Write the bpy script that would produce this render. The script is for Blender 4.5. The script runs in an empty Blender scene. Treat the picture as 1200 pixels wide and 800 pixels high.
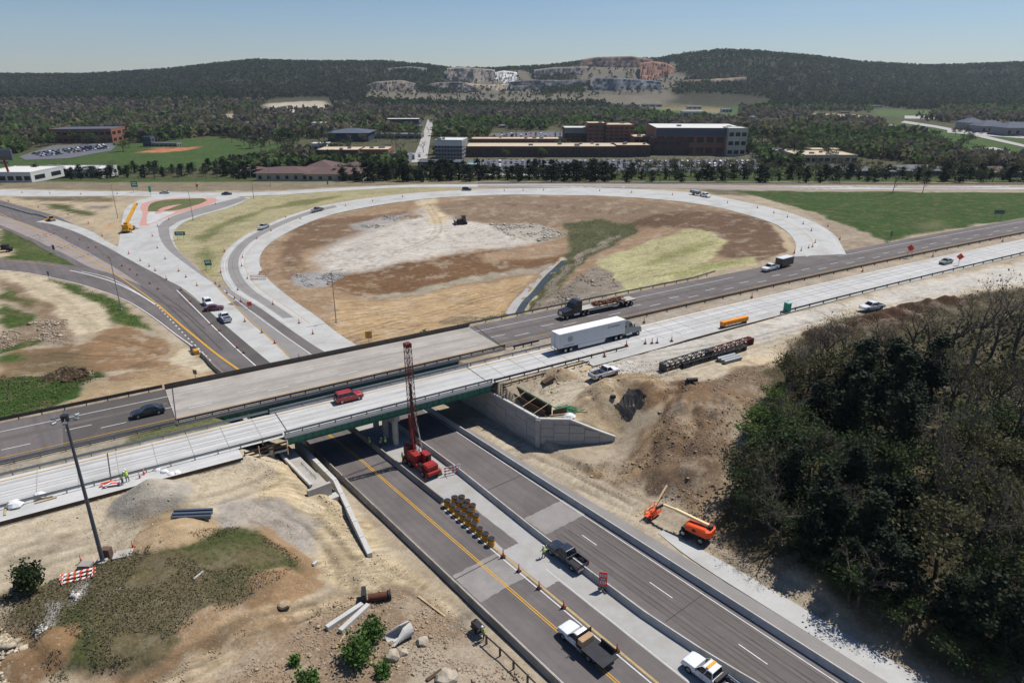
import bpy, bmesh, math, random
import numpy as np
from mathutils import Vector, Matrix
from math import radians as R, sin, cos, pi, hypot, atan2

# ------------------------------------------------------------------ camera, sky, sun, exposure
SC = bpy.context.scene
COL = SC.collection
CAM_H = 56.0
FPX = 800.0
TILT = math.atan(310 / FPX)
cam_d = bpy.data.cameras.new('camera'); cam = bpy.data.objects.new('camera', cam_d); COL.objects.link(cam)
cam_d.sensor_width = 36.0; cam_d.lens = 36.0 * FPX / 1200
cam_d.clip_start = 0.5; cam_d.clip_end = 40000
cam.location = (0, 0, CAM_H); cam.rotation_euler = (pi / 2 - TILT, 0, 0)
SC.camera = cam

SUN_AZ = R(35); SUN_EL = R(59)            # the sun stands to the right of and beyond the bridge
W = bpy.data.worlds.new('World'); SC.world = W; W.use_nodes = True
wn = W.node_tree; wn.nodes.clear()
wo = wn.nodes.new('ShaderNodeOutputWorld'); wb = wn.nodes.new('ShaderNodeBackground')
sky = wn.nodes.new('ShaderNodeTexSky'); sky.sky_type = 'NISHITA'; sky.sun_disc = False
sky.sun_elevation = SUN_EL; sky.sun_rotation = pi / 2 - SUN_AZ
sky.altitude = 1200; sky.air_density = 1.15; sky.dust_density = 0.25; sky.ozone_density = 4.5
wb.inputs['Strength'].default_value = 0.074
# thin high cirrus streaks
tc = wn.nodes.new('ShaderNodeTexCoord'); mp = wn.nodes.new('ShaderNodeMapping'); mp.inputs['Scale'].default_value = (1.2, 1.2, 16)
mp.inputs['Rotation'].default_value = (0.05, 0.13, 0)
cn = wn.nodes.new('ShaderNodeTexNoise'); cn.inputs['Scale'].default_value = 2.2; cn.inputs['Detail'].default_value = 5
cr = wn.nodes.new('ShaderNodeMapRange'); cr.inputs[1].default_value = .5; cr.inputs[2].default_value = .85; cr.inputs[3].default_value = 0; cr.inputs[4].default_value = .10
cm = wn.nodes.new('ShaderNodeMix'); cm.data_type = 'RGBA'; cm.inputs[7].default_value = (8.5, 9.2, 10, 1)
wn.links.new(tc.outputs['Generated'], mp.inputs[0]); wn.links.new(mp.outputs[0], cn.inputs['Vector'])
wn.links.new(cn.outputs[0], cr.inputs[0]); wn.links.new(cr.outputs[0], cm.inputs[0])
tn = wn.nodes.new('ShaderNodeMix'); tn.data_type = 'RGBA'; tn.blend_type = 'MULTIPLY'; tn.inputs[0].default_value = 1; tn.inputs[7].default_value = (.95, 1.0, 1.13, 1)
wn.links.new(sky.outputs[0], tn.inputs[6]); wn.links.new(tn.outputs[2], cm.inputs[6]); wn.links.new(cm.outputs[2], wb.inputs[0]); wn.links.new(wb.outputs[0], wo.inputs[0])
sd = bpy.data.lights.new('sun', 'SUN'); sd.energy = 5.0; sd.angle = R(0.53); sd.color = (1, .955, .89)
sun = bpy.data.objects.new('sun', sd); COL.objects.link(sun)
sv = Vector((cos(SUN_EL) * cos(SUN_AZ), cos(SUN_EL) * sin(SUN_AZ), sin(SUN_EL)))
sun.rotation_euler = sv.to_track_quat('Z', 'Y').to_euler(); sun.location = sv * 400
vs = SC.view_settings; vs.view_transform = 'Standard'; vs.look = 'None'; vs.exposure = 0.02; vs.gamma = 1.0; vs.use_curve_mapping = False
SC.render.engine = 'CYCLES'
try:
    SC.cycles.max_bounces = 6; SC.cycles.diffuse_bounces = 1; SC.cycles.glossy_bounces = 2; SC.cycles.transmission_bounces = 3
    SC.cycles.transparent_max_bounces = 6; SC.cycles.volume_bounces = 0
    SC.cycles.caustics_reflective = False; SC.cycles.caustics_refractive = False
except Exception:
    pass

# ------------------------------------------------------------------ survey: where things stand in the place
ST, CT = sin(TILT), cos(TILT)
def un(px, py, z=0.0):
    u = (px - 600) / FPX; v = (py - 400) / FPX
    d = ST + v * CT; f = CT - v * ST
    t = (CAM_H - z) / d
    return (u * t, f * t)
AX = (cos(R(32)), sin(R(32))); AN = (-AX[1], AX[0])          # highway axis and its normal
BX = (-.629, .777); BM = (.777, .629)                        # lower road axis and its normal
def hcurve(s): return -4.0 * max(0, (s - 110) / 158) ** 2
def hw(s, w, z=None):
    w2 = w + hcurve(s)
    p = (AX[0] * s + AN[0] * w2, AX[1] * s + AN[1] * w2)
    return p if z is None else (p[0], p[1], z)
def lr(r, q, z=None):
    p = (BX[0] * r + BM[0] * q, BX[1] * r + BM[1] * q)
    return p if z is None else (p[0], p[1], z)
ZH = 7.0        # highway level above the lower road
HANG = R(32)
LANG = atan2(-BX[1], -BX[0])

# ------------------------------------------------------------------ mesh helpers
rnd = random.Random(7)
class MB:
    def __init__(self): self.v = []; self.f = []
    def add(self, vs, fs):
        o = len(self.v); self.v += [tuple(p) for p in vs]; self.f += [tuple(i + o for i in f) for f in fs]; return self
    def box(self, c, s, rz=0.0, taper=1.0):
        x, y, z = s[0] / 2, s[1] / 2, s[2] / 2
        ca, sa = cos(rz), sin(rz); vs = []
        for dz, k in ((-z, 1), (z, taper)):
            for dx, dy in ((-x, -y), (x, -y), (x, y), (-x, y)):
                dx *= k; dy *= k
                vs.append((c[0] + dx * ca - dy * sa, c[1] + dx * sa + dy * ca, c[2] + dz))
        return self.add(vs, [(3, 2, 1, 0), (4, 5, 6, 7), (0, 1, 5, 4), (1, 2, 6, 5), (2, 3, 7, 6), (3, 0, 4, 7)])
    def bar(self, a, b, w, h=None):
        h = w if h is None else h
        a = Vector(a); b = Vector(b); d = b - a
        if d.length < 1e-6: return self
        d.normalize(); up = Vector((0, 0, 1))
        if abs(d.z) > .99: up = Vector((1, 0, 0))
        x = d.cross(up).normalized() * (w / 2); y = x.normalized().cross(d).normalized() * (h / 2)
        vs = [a - x - y, a + x - y, a + x + y, a - x + y, b - x - y, b + x - y, b + x + y, b - x + y]
        return self.add(vs, [(0, 1, 2, 3), (7, 6, 5, 4), (0, 4, 5, 1), (1, 5, 6, 2), (2, 6, 7, 3), (3, 7, 4, 0)])
    def tube(self, a, b, r0, r1=None, n=8, cap=True):
        r1 = r0 if r1 is None else r1
        a = Vector(a); b = Vector(b); d = b - a
        if d.length < 1e-6: return self
        d.normalize(); up = Vector((0, 0, 1))
        if abs(d.z) > .9: up = Vector((1, 0, 0))
        x = d.cross(up).normalized(); y = x.cross(d).normalized()
        vs = []
        for c, r in ((a, r0), (b, r1)):
            for i in range(n):
                t = 2 * pi * i / n; vs.append(c + x * (r * cos(t)) + y * (r * sin(t)))
        fs = [(i, (i + 1) % n, n + (i + 1) % n, n + i) for i in range(n)]
        if cap: fs += [tuple(range(n))[::-1], tuple(range(n, 2 * n))]
        return self.add(vs, fs)
    def rings(self, rings, cap=True):
        n = len(rings[0]); vs = [p for r in rings for p in r]; fs = []
        for k in range(len(rings) - 1):
            for i in range(n):
                j = (i + 1) % n; fs.append((k * n + i, k * n + j, (k + 1) * n + j, (k + 1) * n + i))
        if cap: fs += [tuple(range(n))[::-1], tuple(range((len(rings) - 1) * n, len(rings) * n))]
        return self.add(vs, fs)
    def prism(self, poly, z0, z1):
        n = len(poly); ar = sum(poly[i][0] * poly[(i + 1) % n][1] - poly[(i + 1) % n][0] * poly[i][1] for i in range(n))
        if ar < 0: poly = poly[::-1]
        zf0 = z0 if callable(z0) else (lambda x, y: z0); zf1 = z1 if callable(z1) else (lambda x, y: z1)
        vs = [(p[0], p[1], zf0(*p[:2])) for p in poly] + [(p[0], p[1], zf1(*p[:2])) for p in poly]
        fs = [tuple(range(n))[::-1], tuple(range(n, 2 * n))] + [(i, (i + 1) % n, n + (i + 1) % n, n + i) for i in range(n)]
        return self.add(vs, fs)
    def extr_y(self, prof, y0, y1, yin=None):
        """prof: (x,z) outline, extruded across y"""
        n = len(prof); ar = sum(prof[i][0] * prof[(i + 1) % n][1] - prof[(i + 1) % n][0] * prof[i][1] for i in range(n))
        if ar > 0: prof = prof[::-1]
        vs = [(p[0], y0, p[1]) for p in prof] + [(p[0], y1, p[1]) for p in prof]
        fs = [tuple(range(n))[::-1], tuple(range(n, 2 * n))] + [(i, (i + 1) % n, n + (i + 1) % n, n + i) for i in range(n)]
        return self.add(vs, fs)
    def build(self, name, m, parent=None, smooth=False, bevel=0):
        me = bpy.data.meshes.new(name); me.from_pydata(self.v, [], self.f)
        if bevel:
            bm = bmesh.new(); bm.from_mesh(me)
            bmesh.ops.remove_doubles(bm, verts=bm.verts, dist=1e-5)
            bmesh.ops.recalc_face_normals(bm, faces=bm.faces)
            es = [e for e in bm.edges if len(e.link_faces) == 2 and e.calc_face_angle(0) > .6]
            bmesh.ops.bevel(bm, geom=es, offset=bevel, segments=1, affect='EDGES', clamp_overlap=True)
            bm.to_mesh(me); bm.free()
        me.materials.append(m)
        if smooth: me.polygons.foreach_set('use_smooth', [True] * len(me.polygons))
        me.update()
        o = bpy.data.objects.new(name, me); COL.objects.link(o)
        if parent: o.parent = parent
        return o
def np_mesh(name, V, F, m, parent=None, smooth=False):
    """V (n,3) array, F (m,k) array of equal-sized faces"""
    V = np.asarray(V, np.float32); F = np.asarray(F, np.int32); k = F.shape[1]
    me = bpy.data.meshes.new(name)
    me.vertices.add(len(V)); me.vertices.foreach_set('co', V.ravel())
    me.loops.add(F.size); me.loops.foreach_set('vertex_index', F.ravel())
    me.polygons.add(len(F)); me.polygons.foreach_set('loop_start', np.arange(0, F.size, k, dtype=np.int32))
    if smooth: me.polygons.foreach_set('use_smooth', np.ones(len(F), bool))
    me.materials.append(m); me.update(calc_edges=True)
    o = bpy.data.objects.new(name, me); COL.objects.link(o)
    if parent: o.parent = parent
    return o
def set_col(o, name, C):
    C = np.asarray(C, np.float32)
    if C.shape[1] == 3: C = np.hstack([C, np.ones((len(C), 1), np.float32)])
    at = o.data.attributes.new(name, 'FLOAT_COLOR', 'POINT'); at.data.foreach_set('color', C.ravel())
def tag(o, label, cat, group=None):
    o['label'] = label; o['category'] = cat
    if group: o['group'] = group
    return o
def thing(name, label, cat, loc=(0, 0, 0), rz=0.0, group=None):
    o = bpy.data.objects.new(name, None); COL.objects.link(o); o.empty_display_size = .3
    o.location = loc; o.rotation_euler = (0, 0, rz)
    return tag(o, label, cat, group)
def struct(o): o['kind'] = 'structure'; return o
def stuff(o, label=None, cat=None):
    o['kind'] = 'stuff'
    if label: o['label'] = label; o['category'] = cat
    return o
def dup(root, loc, rz=0.0, label=None, group=None, scale=None):
    r = root.copy(); COL.objects.link(r); r.location = loc; r.rotation_euler = (0, 0, rz)
    if scale is not None: r.scale = (scale,) * 3 if not hasattr(scale, '__len__') else scale
    if label: r['label'] = label
    if group: r['group'] = group
    for ch in list(root.children):
        c = ch.copy(); COL.objects.link(c); c.parent = r
        for g in list(ch.children):
            d = g.copy(); COL.objects.link(d); d.parent = c
    return r

# ------------------------------------------------------------------ noise
def vnoise(x, y, seed=0):
    xi = np.floor(x).astype(np.int64); yi = np.floor(y).astype(np.int64); fx = x - xi; fy = y - yi
    fx = fx * fx * (3 - 2 * fx); fy = fy * fy * (3 - 2 * fy)
    def h(a, b):
        n = (a * 374761393 + b * 668265263 + seed * 1442695041) & 0x7fffffff
        n = ((n ^ (n >> 13)) * 1274126177) & 0x7fffffff
        return ((n ^ (n >> 16)) & 0xffff) / 65535.0
    return (h(xi, yi) * (1 - fx) + h(xi + 1, yi) * fx) * (1 - fy) + (h(xi, yi + 1) * (1 - fx) + h(xi + 1, yi + 1) * fx) * fy
def fbm(x, y, s, o=4, seed=0):
    t = 0; a = 1; tot = 0
    for k in range(o):
        t = t + a * vnoise(x / s, y / s, seed + k * 17); tot += a; a *= .5; s *= .5
    return t / tot
def sstep(a, b, x):
    t = np.clip((x - a) / (b - a), 0, 1); return t * t * (3 - 2 * t)

# ------------------------------------------------------------------ materials
def lin(c):
    return tuple((v / 12.92 if v <= .04045 else ((v + .055) / 1.055) ** 2.4) for v in [k / 255 for k in c])
MATS = {}
def mat(name, col, rough=.75, var=.12, scale=1.5, metal=0.0, spec=.3, bump=0.0, coord='Position', trans=0.0, dirt=None, dirt_amt=.0, coat=0.0, emit=0, rand=0.0, streak=None):
    """a procedural material: base colour broken by two scales of noise, optional dirt patches"""
    if name in MATS: return MATS[name]
    m = bpy.data.materials.new(name); m.use_nodes = True; nt = m.node_tree; N = nt.nodes; L = nt.links
    b = N['Principled BSDF']; b.inputs['Roughness'].default_value = rough; b.inputs['Metallic'].default_value = metal
    b.inputs['Specular IOR Level'].default_value = spec; b.inputs['Coat Weight'].default_value = coat
    if coord == 'Position': g = N.new('ShaderNodeNewGeometry').outputs['Position']
    else: g = N.new('ShaderNodeTexCoord').outputs['Object']
    n1 = N.new('ShaderNodeTexNoise'); n1.inputs['Scale'].default_value = scale; n1.inputs['Detail'].default_value = 5; L.new(g, n1.inputs['Vector'])
    n2 = N.new('ShaderNodeTexNoise'); n2.inputs['Scale'].default_value = scale * 6.3; n2.inputs['Detail'].default_value = 3; L.new(g, n2.inputs['Vector'])
    ad = N.new('ShaderNodeMath'); ad.operation = 'MULTIPLY_ADD'; ad.inputs[1].default_value = .6; L.new(n2.outputs[0], ad.inputs[0]); L.new(n1.outputs[0], ad.inputs[2])
    mr = N.new('ShaderNodeMapRange'); mr.inputs[1].default_value = .5; mr.inputs[2].default_value = 1.1; mr.inputs[3].default_value = 1 - var; mr.inputs[4].default_value = 1 + var
    L.new(ad.outputs[0], mr.inputs[0])
    fac = mr.outputs[0]
    if rand:
        oi = N.new('ShaderNodeObjectInfo'); r2 = N.new('ShaderNodeMapRange'); r2.inputs[3].default_value = 1 - rand; r2.inputs[4].default_value = 1 + rand
        L.new(oi.outputs['Random'], r2.inputs[0]); mu = N.new('ShaderNodeMath'); mu.operation = 'MULTIPLY'; L.new(fac, mu.inputs[0]); L.new(r2.outputs[0], mu.inputs[1]); fac = mu.outputs[0]
    vm = N.new('ShaderNodeVectorMath'); vm.operation = 'SCALE'; vm.inputs[0].default_value = col[:3]; L.new(fac, vm.inputs['Scale'])
    out = vm.outputs[0]
    if dirt is not None:
        n3 = N.new('ShaderNodeTexNoise'); n3.inputs['Scale'].default_value = scale * .45; n3.inputs['Detail'].default_value = 8; n3.inputs['Roughness'].default_value = .65; L.new(g, n3.inputs['Vector'])
        r3 = N.new('ShaderNodeMapRange'); r3.inputs[1].default_value = .45; r3.inputs[2].default_value = .68; r3.inputs[4].default_value = dirt_amt; L.new(n3.outputs[0], r3.inputs[0])
        mx = N.new('ShaderNodeMix'); mx.data_type = 'RGBA'; mx.inputs[7].default_value = (*dirt[:3], 1); L.new(r3.outputs[0], mx.inputs[0]); L.new(out, mx.inputs[6]); out = mx.outputs[2]
    if streak is not None:      # lengthwise wear along a road
        mpn = N.new('ShaderNodeMapping'); mpn.vector_type = 'TEXTURE'; mpn.inputs['Rotation'].default_value = (0, 0, streak); mpn.inputs['Scale'].default_value = (70, 1.1, 1); L.new(g, mpn.inputs[0])
        n4 = N.new('ShaderNodeTexNoise'); n4.inputs['Scale'].default_value = 1.0; n4.inputs['Detail'].default_value = 5; n4.inputs['Roughness'].default_value = .6; L.new(mpn.outputs[0], n4.inputs['Vector'])
        r4 = N.new('ShaderNodeMapRange'); r4.inputs[1].default_value = .32; r4.inputs[2].default_value = .68; r4.inputs[3].default_value = .85; r4.inputs[4].default_value = 1.12; L.new(n4.outputs[0], r4.inputs[0])
        v4 = N.new('ShaderNodeVectorMath'); v4.operation = 'SCALE'; L.new(out, v4.inputs[0]); L.new(r4.outputs[0], v4.inputs['Scale']); out = v4.outputs[0]
    L.new(out, b.inputs['Base Color'])
    if bump:
        bp = N.new('ShaderNodeBump'); bp.inputs['Strength'].default_value = bump; bp.inputs['Distance'].default_value = .05; L.new(n2.outputs[0], bp.inputs['Height']); L.new(bp.outputs[0], b.inputs['Normal'])
    if trans:
        o = N['Material Output']; t = N.new('ShaderNodeBsdfTranslucent'); L.new(out, t.inputs['Color']); x = N.new('ShaderNodeMixShader'); x.inputs[0].default_value = trans
        L.new(b.outputs[0], x.inputs[1]); L.new(t.outputs[0], x.inputs[2]); L.new(x.outputs[0], o.inputs['Surface'])
    if emit: b.inputs['Emission Color'].default_value = (*col[:3], 1); b.inputs['Emission Strength'].default_value = emit
    MATS[name] = m; return m
def attr_mat(name, rough=.85, trans=0.0, var=.2, scale=.8, spec=.15, attr='col'):
    m = bpy.data.materials.new(name); m.use_nodes = True; nt = m.node_tree; N = nt.nodes; L = nt.links
    b = N['Principled BSDF']; b.inputs['Roughness'].default_value = rough; b.inputs['Specular IOR Level'].default_value = spec
    a = N.new('ShaderNodeAttribute'); a.attribute_name = attr
    g = N.new('ShaderNodeNewGeometry').outputs['Position']
    n1 = N.new('ShaderNodeTexNoise'); n1.inputs['Scale'].default_value = scale; n1.inputs['Detail'].default_value = 4; L.new(g, n1.inputs['Vector'])
    mr = N.new('ShaderNodeMapRange'); mr.inputs[1].default_value = .3; mr.inputs[2].default_value = .7; mr.inputs[3].default_value = 1 - var; mr.inputs[4].default_value = 1 + var; L.new(n1.outputs[0], mr.inputs[0])
    vm = N.new('ShaderNodeVectorMath'); vm.operation = 'SCALE'; L.new(a.outputs['Color'], vm.inputs[0]); L.new(mr.outputs[0], vm.inputs['Scale'])
    L.new(vm.outputs[0], b.inputs['Base Color'])
    if trans:
        o = N['Material Output']; t = N.new('ShaderNodeBsdfTranslucent'); L.new(vm.outputs[0], t.inputs['Color']); x = N.new('ShaderNodeMixShader'); x.inputs[0].default_value = trans
        L.new(b.outputs[0], x.inputs[1]); L.new(t.outputs[0], x.inputs[2]); L.new(x.outputs[0], o.inputs['Surface'])
    MATS[name] = m; return m
# ------------------------------------------------------------------ terrain: one sheet from the foreground to the hills
def K(*rgb):
    g = sum(rgb) / 3; return tuple(v / 1.35 for v in lin(tuple(g + (c - g) * .96 for c in rgb)))       # albedo of a sunlit surface
CP = [(0,640,6),(60,600,6.5),(150,600,6.3),(250,560,6.3),(300,545,5.5),(330,560,4),(200,640,5.6),(120,655,4.6),(20,690,4.6),(300,620,4.2),(350,600,3.2),
(400,600,1.3),(440,640,.6),(380,660,1.3),(330,640,3.2),(300,630,3.9),(250,660,4.4),(200,720,3.6),(100,720,3.8),(300,700,2.6),(60,790,2.6),(200,790,2.2),(360,672,1.4),
(330,760,1.2),(430,690,.8),(500,700,.5),(480,770,.4),(560,790,.3),(0,780,3.2),(400,790,.8),(0,880,2.5),(300,900,1),(600,900,0),(-100,700,5),(-100,600,6.5),
(760,560,.6),(700,560,.3),(830,620,.4),(900,690,.5),(1000,750,.6),(1100,800,.8),(1200,860,1),(800,560,2),(840,540,3),(800,500,4.5),(840,470,6.2),(860,430,7),
(800,420,7),(720,420,7),(680,440,6.6),(700,470,5.8),(640,460,5.5),(740,490,4.6),(900,420,7),(1000,380,7),(1100,345,7),(1200,320,7),(920,560,4),(1000,640,3),(1100,700,3),
(1200,760,3),(1000,480,6),(1100,480,6.5),(1200,420,7),(1200,560,6),(1000,560,5),(1400,400,7),(1400,600,6),
(0,480,4),(50,460,3),(110,450,2.5),(180,450,2.2),(230,430,.8),(255,440,.4),(150,420,1),(60,430,1.5),(0,430,1.5),(60,380,1),(0,370,1.2),(120,360,.6),(0,335,.5),
(-150,400,1.5),(-150,480,4),(0,310,0),(80,325,0),(140,345,0),(212,395,0),(262,440,0),(0,255,0),(50,278,0),(100,300,0),(20,280,-.6),(60,290,-.5),(70,250,.3),(0,240,.3),
(120,275,.3),(150,250,.6),(200,245,.8),(140,300,0),(200,330,0),(260,380,0),(300,400,0),(350,410,0),(0,228,1.5),(150,226,1.5),(250,228,2),(300,228,2.5),(350,224,3),
(400,221,3.3),(480,218,3.8),(600,217.5,4),(800,219,4),(1000,220,4),(1200,221,4),(-200,228,1.5),(1500,222,4),
(430,412,0),(380,410,0),(340,370,0),(300,340,.2),(280,310,.8),(300,285,1.4),(330,265,2),(400,242,3.2),(500,228,4.6),(600,224,5.4),(700,225,6),(800,231,6.4),(870,242,6.7),
(920,258,6.9),(955,278,7),(965,293,7),(230,290,.8),(240,270,1.6),(260,255,2),(300,250,2.4),(330,310,.6),(345,345,0),(380,375,0),(420,400,0),(480,385,-.3),(560,350,-1),
(430,300,1.0),(480,290,1.7),(560,270,2.0),(610,260,1.8),(480,325,-1.2),(550,310,-.6),(600,300,-.4),(480,345,-2.4),(560,330,-2.2),(620,318,-2.2),(400,320,0),(370,290,1),(400,265,2.2),
(440,250,3),(500,245,3.6),(560,245,3.6),(640,245,3.8),(700,250,3.6),(760,255,4.2),(840,262,5.2),(890,285,6),(900,300,6.6),(820,300,4.6),(780,310,3.6),(740,330,3),(680,335,1),
(660,320,0),(640,340,-1.5),(620,345,-2.4),(600,370,-2.6),(585,372,-1.2),(560,375,-1),(700,285,-.5),(740,268,.8),(690,270,1),(650,355,.5),(640,365,2),(700,345,3.5),(760,325,4),
(900,225,4.5),(1000,240,5.3),(1100,250,6),(1200,245,6),(1040,285,6.9),(1000,290,7),(1200,235,5),(1000,226,4.1),(1400,240,5),(-200,300,0),(-200,260,0),
(0,207,-1),(200,207,-2),(400,207,-3),(600,207,-4),(800,207,-4),(1000,207,-4),(1200,207,-4),(-250,207,-1),(1450,207,-4)]
_c = np.array([(*un(a, b, z), z) for a, b, z in CP])
def _phi(d2): return np.sqrt(d2 + 9.0)
_A = _phi((_c[:, None, 0] - _c[None, :, 0]) ** 2 + (_c[:, None, 1] - _c[None, :, 1]) ** 2)
_n = len(_c); _M = np.zeros((_n + 1, _n + 1)); _M[:_n, :_n] = _A + np.eye(_n) * -0.6; _M[_n, :_n] = 1; _M[:_n, _n] = 1
_w = np.linalg.solve(_M, np.append(_c[:, 2], 0))
def rbf(x, y):
    out = np.full(x.shape, _w[-1]); X = x.ravel(); Y = y.ravel(); o = np.zeros(X.size)
    for i in range(0, X.size, 20000):
        o[i:i + 20000] = _phi((X[i:i + 20000, None] - _c[None, :, 0]) ** 2 + (Y[i:i + 20000, None] - _c[None, :, 1]) ** 2) @ _w[:-1]
    return out + o.reshape(x.shape)
_sky = [(-600,84),(-200,84),(0,86),(100,86),(200,80),(250,74),(300,69),(350,71),(400,71),(450,71),(500,75),(530,79),(580,79),(640,76),(690,70),(740,68),(770,68),(800,62),(840,58),(880,59),(950,65),(1000,71),(1080,76),(1150,74),(1200,72),(1500,70),(2000,76)]
def hills(x, y):
    px = 600 + FPX * x / np.maximum(y, 300) / CT
    prof = np.interp(px, [a for a, b in _sky], [b for a, b in _sky])
    D = 2750.0
    top = 56 + D * (90 - prof) / 925 - 11
    t = sstep(1330, D, y) ; b = sstep(D, D + 1700, y)
    base = -7 + 3 * fbm(x, y, 300, 2, 5)
    h = base + (top - base) * (t ** 1.25) * (1 - .75 * b)
    rough = (fbm(x, y, 420, 4, 11) - .5) * 60 * t * (1 - sstep(D - 500, D - 120, y))
    # nearer low swell on the left half
    sw = 16 * np.exp(-((y - 1500) / 260) ** 2) * sstep(-100, -500, x)
    return h + rough + sw
def seg_q(x, y): return x * BM[0] + y * BM[1]
def seg_r(x, y): return x * BX[0] + y * BX[1]
def wall_front(x, y): return seg_q(x, y)
def T(x, y):
    x = np.asarray(x, float); y = np.asarray(y, float)
    near = y < 470
    z = np.full(x.shape, -6.0)
    if near.any():
        z[near] = np.clip(rbf(x[near], y[near]), -4, 8)
    farw = sstep(400, 470, y)
    hz = hills(x, y)
    wide = sstep(330, 480, np.abs(x))
    z = z * (1 - farw) + hz * farw
    z = np.where((y < 470), z * (1 - wide) + wide * np.where(y < 400, 3.0, hz), z)
    s = x * AX[0] + y * AX[1]; w = x * AN[0] + y * AN[1] + 4.0 * np.maximum(0, (s - 110) / 158) ** 2
    q = seg_q(x, y); r = seg_r(x, y)
    # lower road cut
    qb = np.where(r < 62, 63.5, 65.0); qb = np.where(r > 112, 57.0, qb)
    d = np.maximum(np.maximum(33.3 - q, q - qb), 0)
    soft = np.where(q > 50, np.where((r > 62) & (r < 112), .7, 7.0), 6.0)
    k = (1 - sstep(.2, soft, d)) * (1 - sstep(140, 175, r))
    z = z * (1 - k)
    # wing wall: fill behind, low ground in front
    front = (x > 3.0) & (x < 26) & (y < 97.6) & (y > 84)
    lim = .15 + np.maximum(x - 4, 0) * .075
    kk = sstep(84, 92, y) * (1 - sstep(15, 25, x))
    z = np.where(front, np.minimum(z, lim * kk + z * (1 - kk)), z)
    back = (x > 4.0) & (x < 25) & (y >= 97.6) & (y < 104) & (q > 65)
    top = np.interp(x, [4, 9, 16.5, 17.5], [4.9, 4.9, 1.9, 1.3])
    kx = 1 - sstep(15.5, 25, x); zb = top + (np.minimum(z, 5.4) - top) * sstep(97.6, 104, y)
    z = np.where(back, z * (1 - kx) + zb * kx, z)
    # highway embankment
    dw = np.maximum(np.maximum(90.2 - w, w - 120.6), 0)
    emb = ZH - dw / 1.9
    nearlow = (w < 90.2) & (s > 60)
    emb = np.where(q < 48, np.minimum(emb, np.maximum(-9, (33.3 - q) * .72)), np.where(q < 65.2, -9, emb))
    emb = np.where((s > 420) | (s < -260), -9, emb)
    z = np.where((w > 90.2) & (w < 120.6), np.maximum(emb, np.where((q > 26) & (q < 65.2), np.maximum(emb, 0), emb)), np.maximum(z, emb))
    # excavation behind the retaining wall and below the left slab edge
    pit = np.exp(-(((x - 19.6) / 2.4) ** 2 + ((y - 104.5) / 2.2) ** 2) ** 2)
    z = z - 1.5 * pit
    return z
def G(px, py):
    z = 0.0
    for _ in range(14):
        x, y = un(px, py, z); zn = float(T(np.array([x]), np.array([y]))[0]); z = .5 * z + .5 * zn
    x, y = un(px, py, z)
    return (x, y)
def G3(px, py):
    x, y = G(px, py); return (x, y, float(T(np.array([x]), np.array([y]))[0]))
def Tz(x, y): return float(T(np.array([x]), np.array([y]))[0])
def GV(pts):
    """many pixels at once onto the ground"""
    p = np.array(pts, float); z = np.zeros(len(p))
    u = (p[:, 0] - 600) / FPX; v = (p[:, 1] - 400) / FPX; d = np.maximum(ST + v * CT, .004); f = CT - v * ST
    for _ in range(14):
        t = (CAM_H - z) / d; z = .5 * z + .5 * T(u * t, f * t)
    t = (CAM_H - z) / d
    return np.stack([u * t, f * t], 1)

def axis_x():
    pos = list(np.arange(0, 72, .5)); x = 72.0
    while x < 9000:
        pos.append(x); x += .5 * max(1, (x / 72) ** 1.5)
    return np.array([-p for p in pos[:0:-1]] + pos)
def axis_y():
    pos = list(np.arange(40, 118, .5)); y = 118.0
    while y < 6200:
        pos.append(y); y += min(30, .5 * max(1, (y / 118) ** 1.9))
    return np.array(pos)
gx = axis_x(); gy = axis_y()
GX, GY = np.meshgrid(gx, gy)
TX = GX.ravel(); TY = GY.ravel()
keep_w = np.abs(TX) < 170 + TY * 1.1
TZ = T(TX, TY)
NV = len(TX)
tcol = np.tile(np.array(K(178, 162, 138)), (NV, 1)); tgr = np.zeros(NV); trk = np.zeros(NV); ttr = np.zeros(NV)
# far default: spring scrub and leaf litter
far = TY > 372
tcol[far] = K(84, 86, 60); tgr[far] = .6
# edge wobble
WX = TX + (fbm(TX, TY, 7, 5, 3) - .5) * 6.0; WY = TY + (fbm(TX, TY, 7, 5, 9) - .5) * 6.0
def poly_mask(P, soft, X=None, Y=None):
    X = WX if X is None else X; Y = WY if Y is None else Y
    lo = P.min(0) - soft - 1; hi = P.max(0) + soft + 1
    idx = np.nonzero((X > lo[0]) & (X < hi[0]) & (Y > lo[1]) & (Y < hi[1]))[0]
    x = X[idx]; y = Y[idx]; ins = np.zeros(len(idx), bool); dm = np.full(len(idx), 1e9)
    n = len(P)
    for i in range(n):
        a = P[i]; b = P[(i + 1) % n]
        c = ((a[1] > y) != (b[1] > y)) & (x < (b[0] - a[0]) * (y - a[1]) / (b[1] - a[1] + 1e-12) + a[0]); ins ^= c
        ab = b - a; t = np.clip(((x - a[0]) * ab[0] + (y - a[1]) * ab[1]) / (ab @ ab + 1e-9), 0, 1)
        dm = np.minimum(dm, np.hypot(x - a[0] - t * ab[0], y - a[1] - t * ab[1]))
    sd = np.where(ins, -dm, dm)
    return idx, 1 - sstep(-soft, soft, sd)
def paint(pts, rgb, grass=0.0, rock=0.0, track=0.0, soft=.7, world=False, amt=1.0, wob=True):
    P = np.array(pts, float) if world else GV(pts)
    i, m = poly_mask(P, soft, None if wob else TX, None if wob else TY); m = m * amt; k = m[:, None]
    tcol[i] = tcol[i] * (1 - k) + np.array(K(*rgb)) * k
    tgr[i] = tgr[i] * (1 - m) + grass * m; trk[i] = trk[i] * (1 - m) + rock * m; ttr[i] = ttr[i] * (1 - m) + track * m
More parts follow.
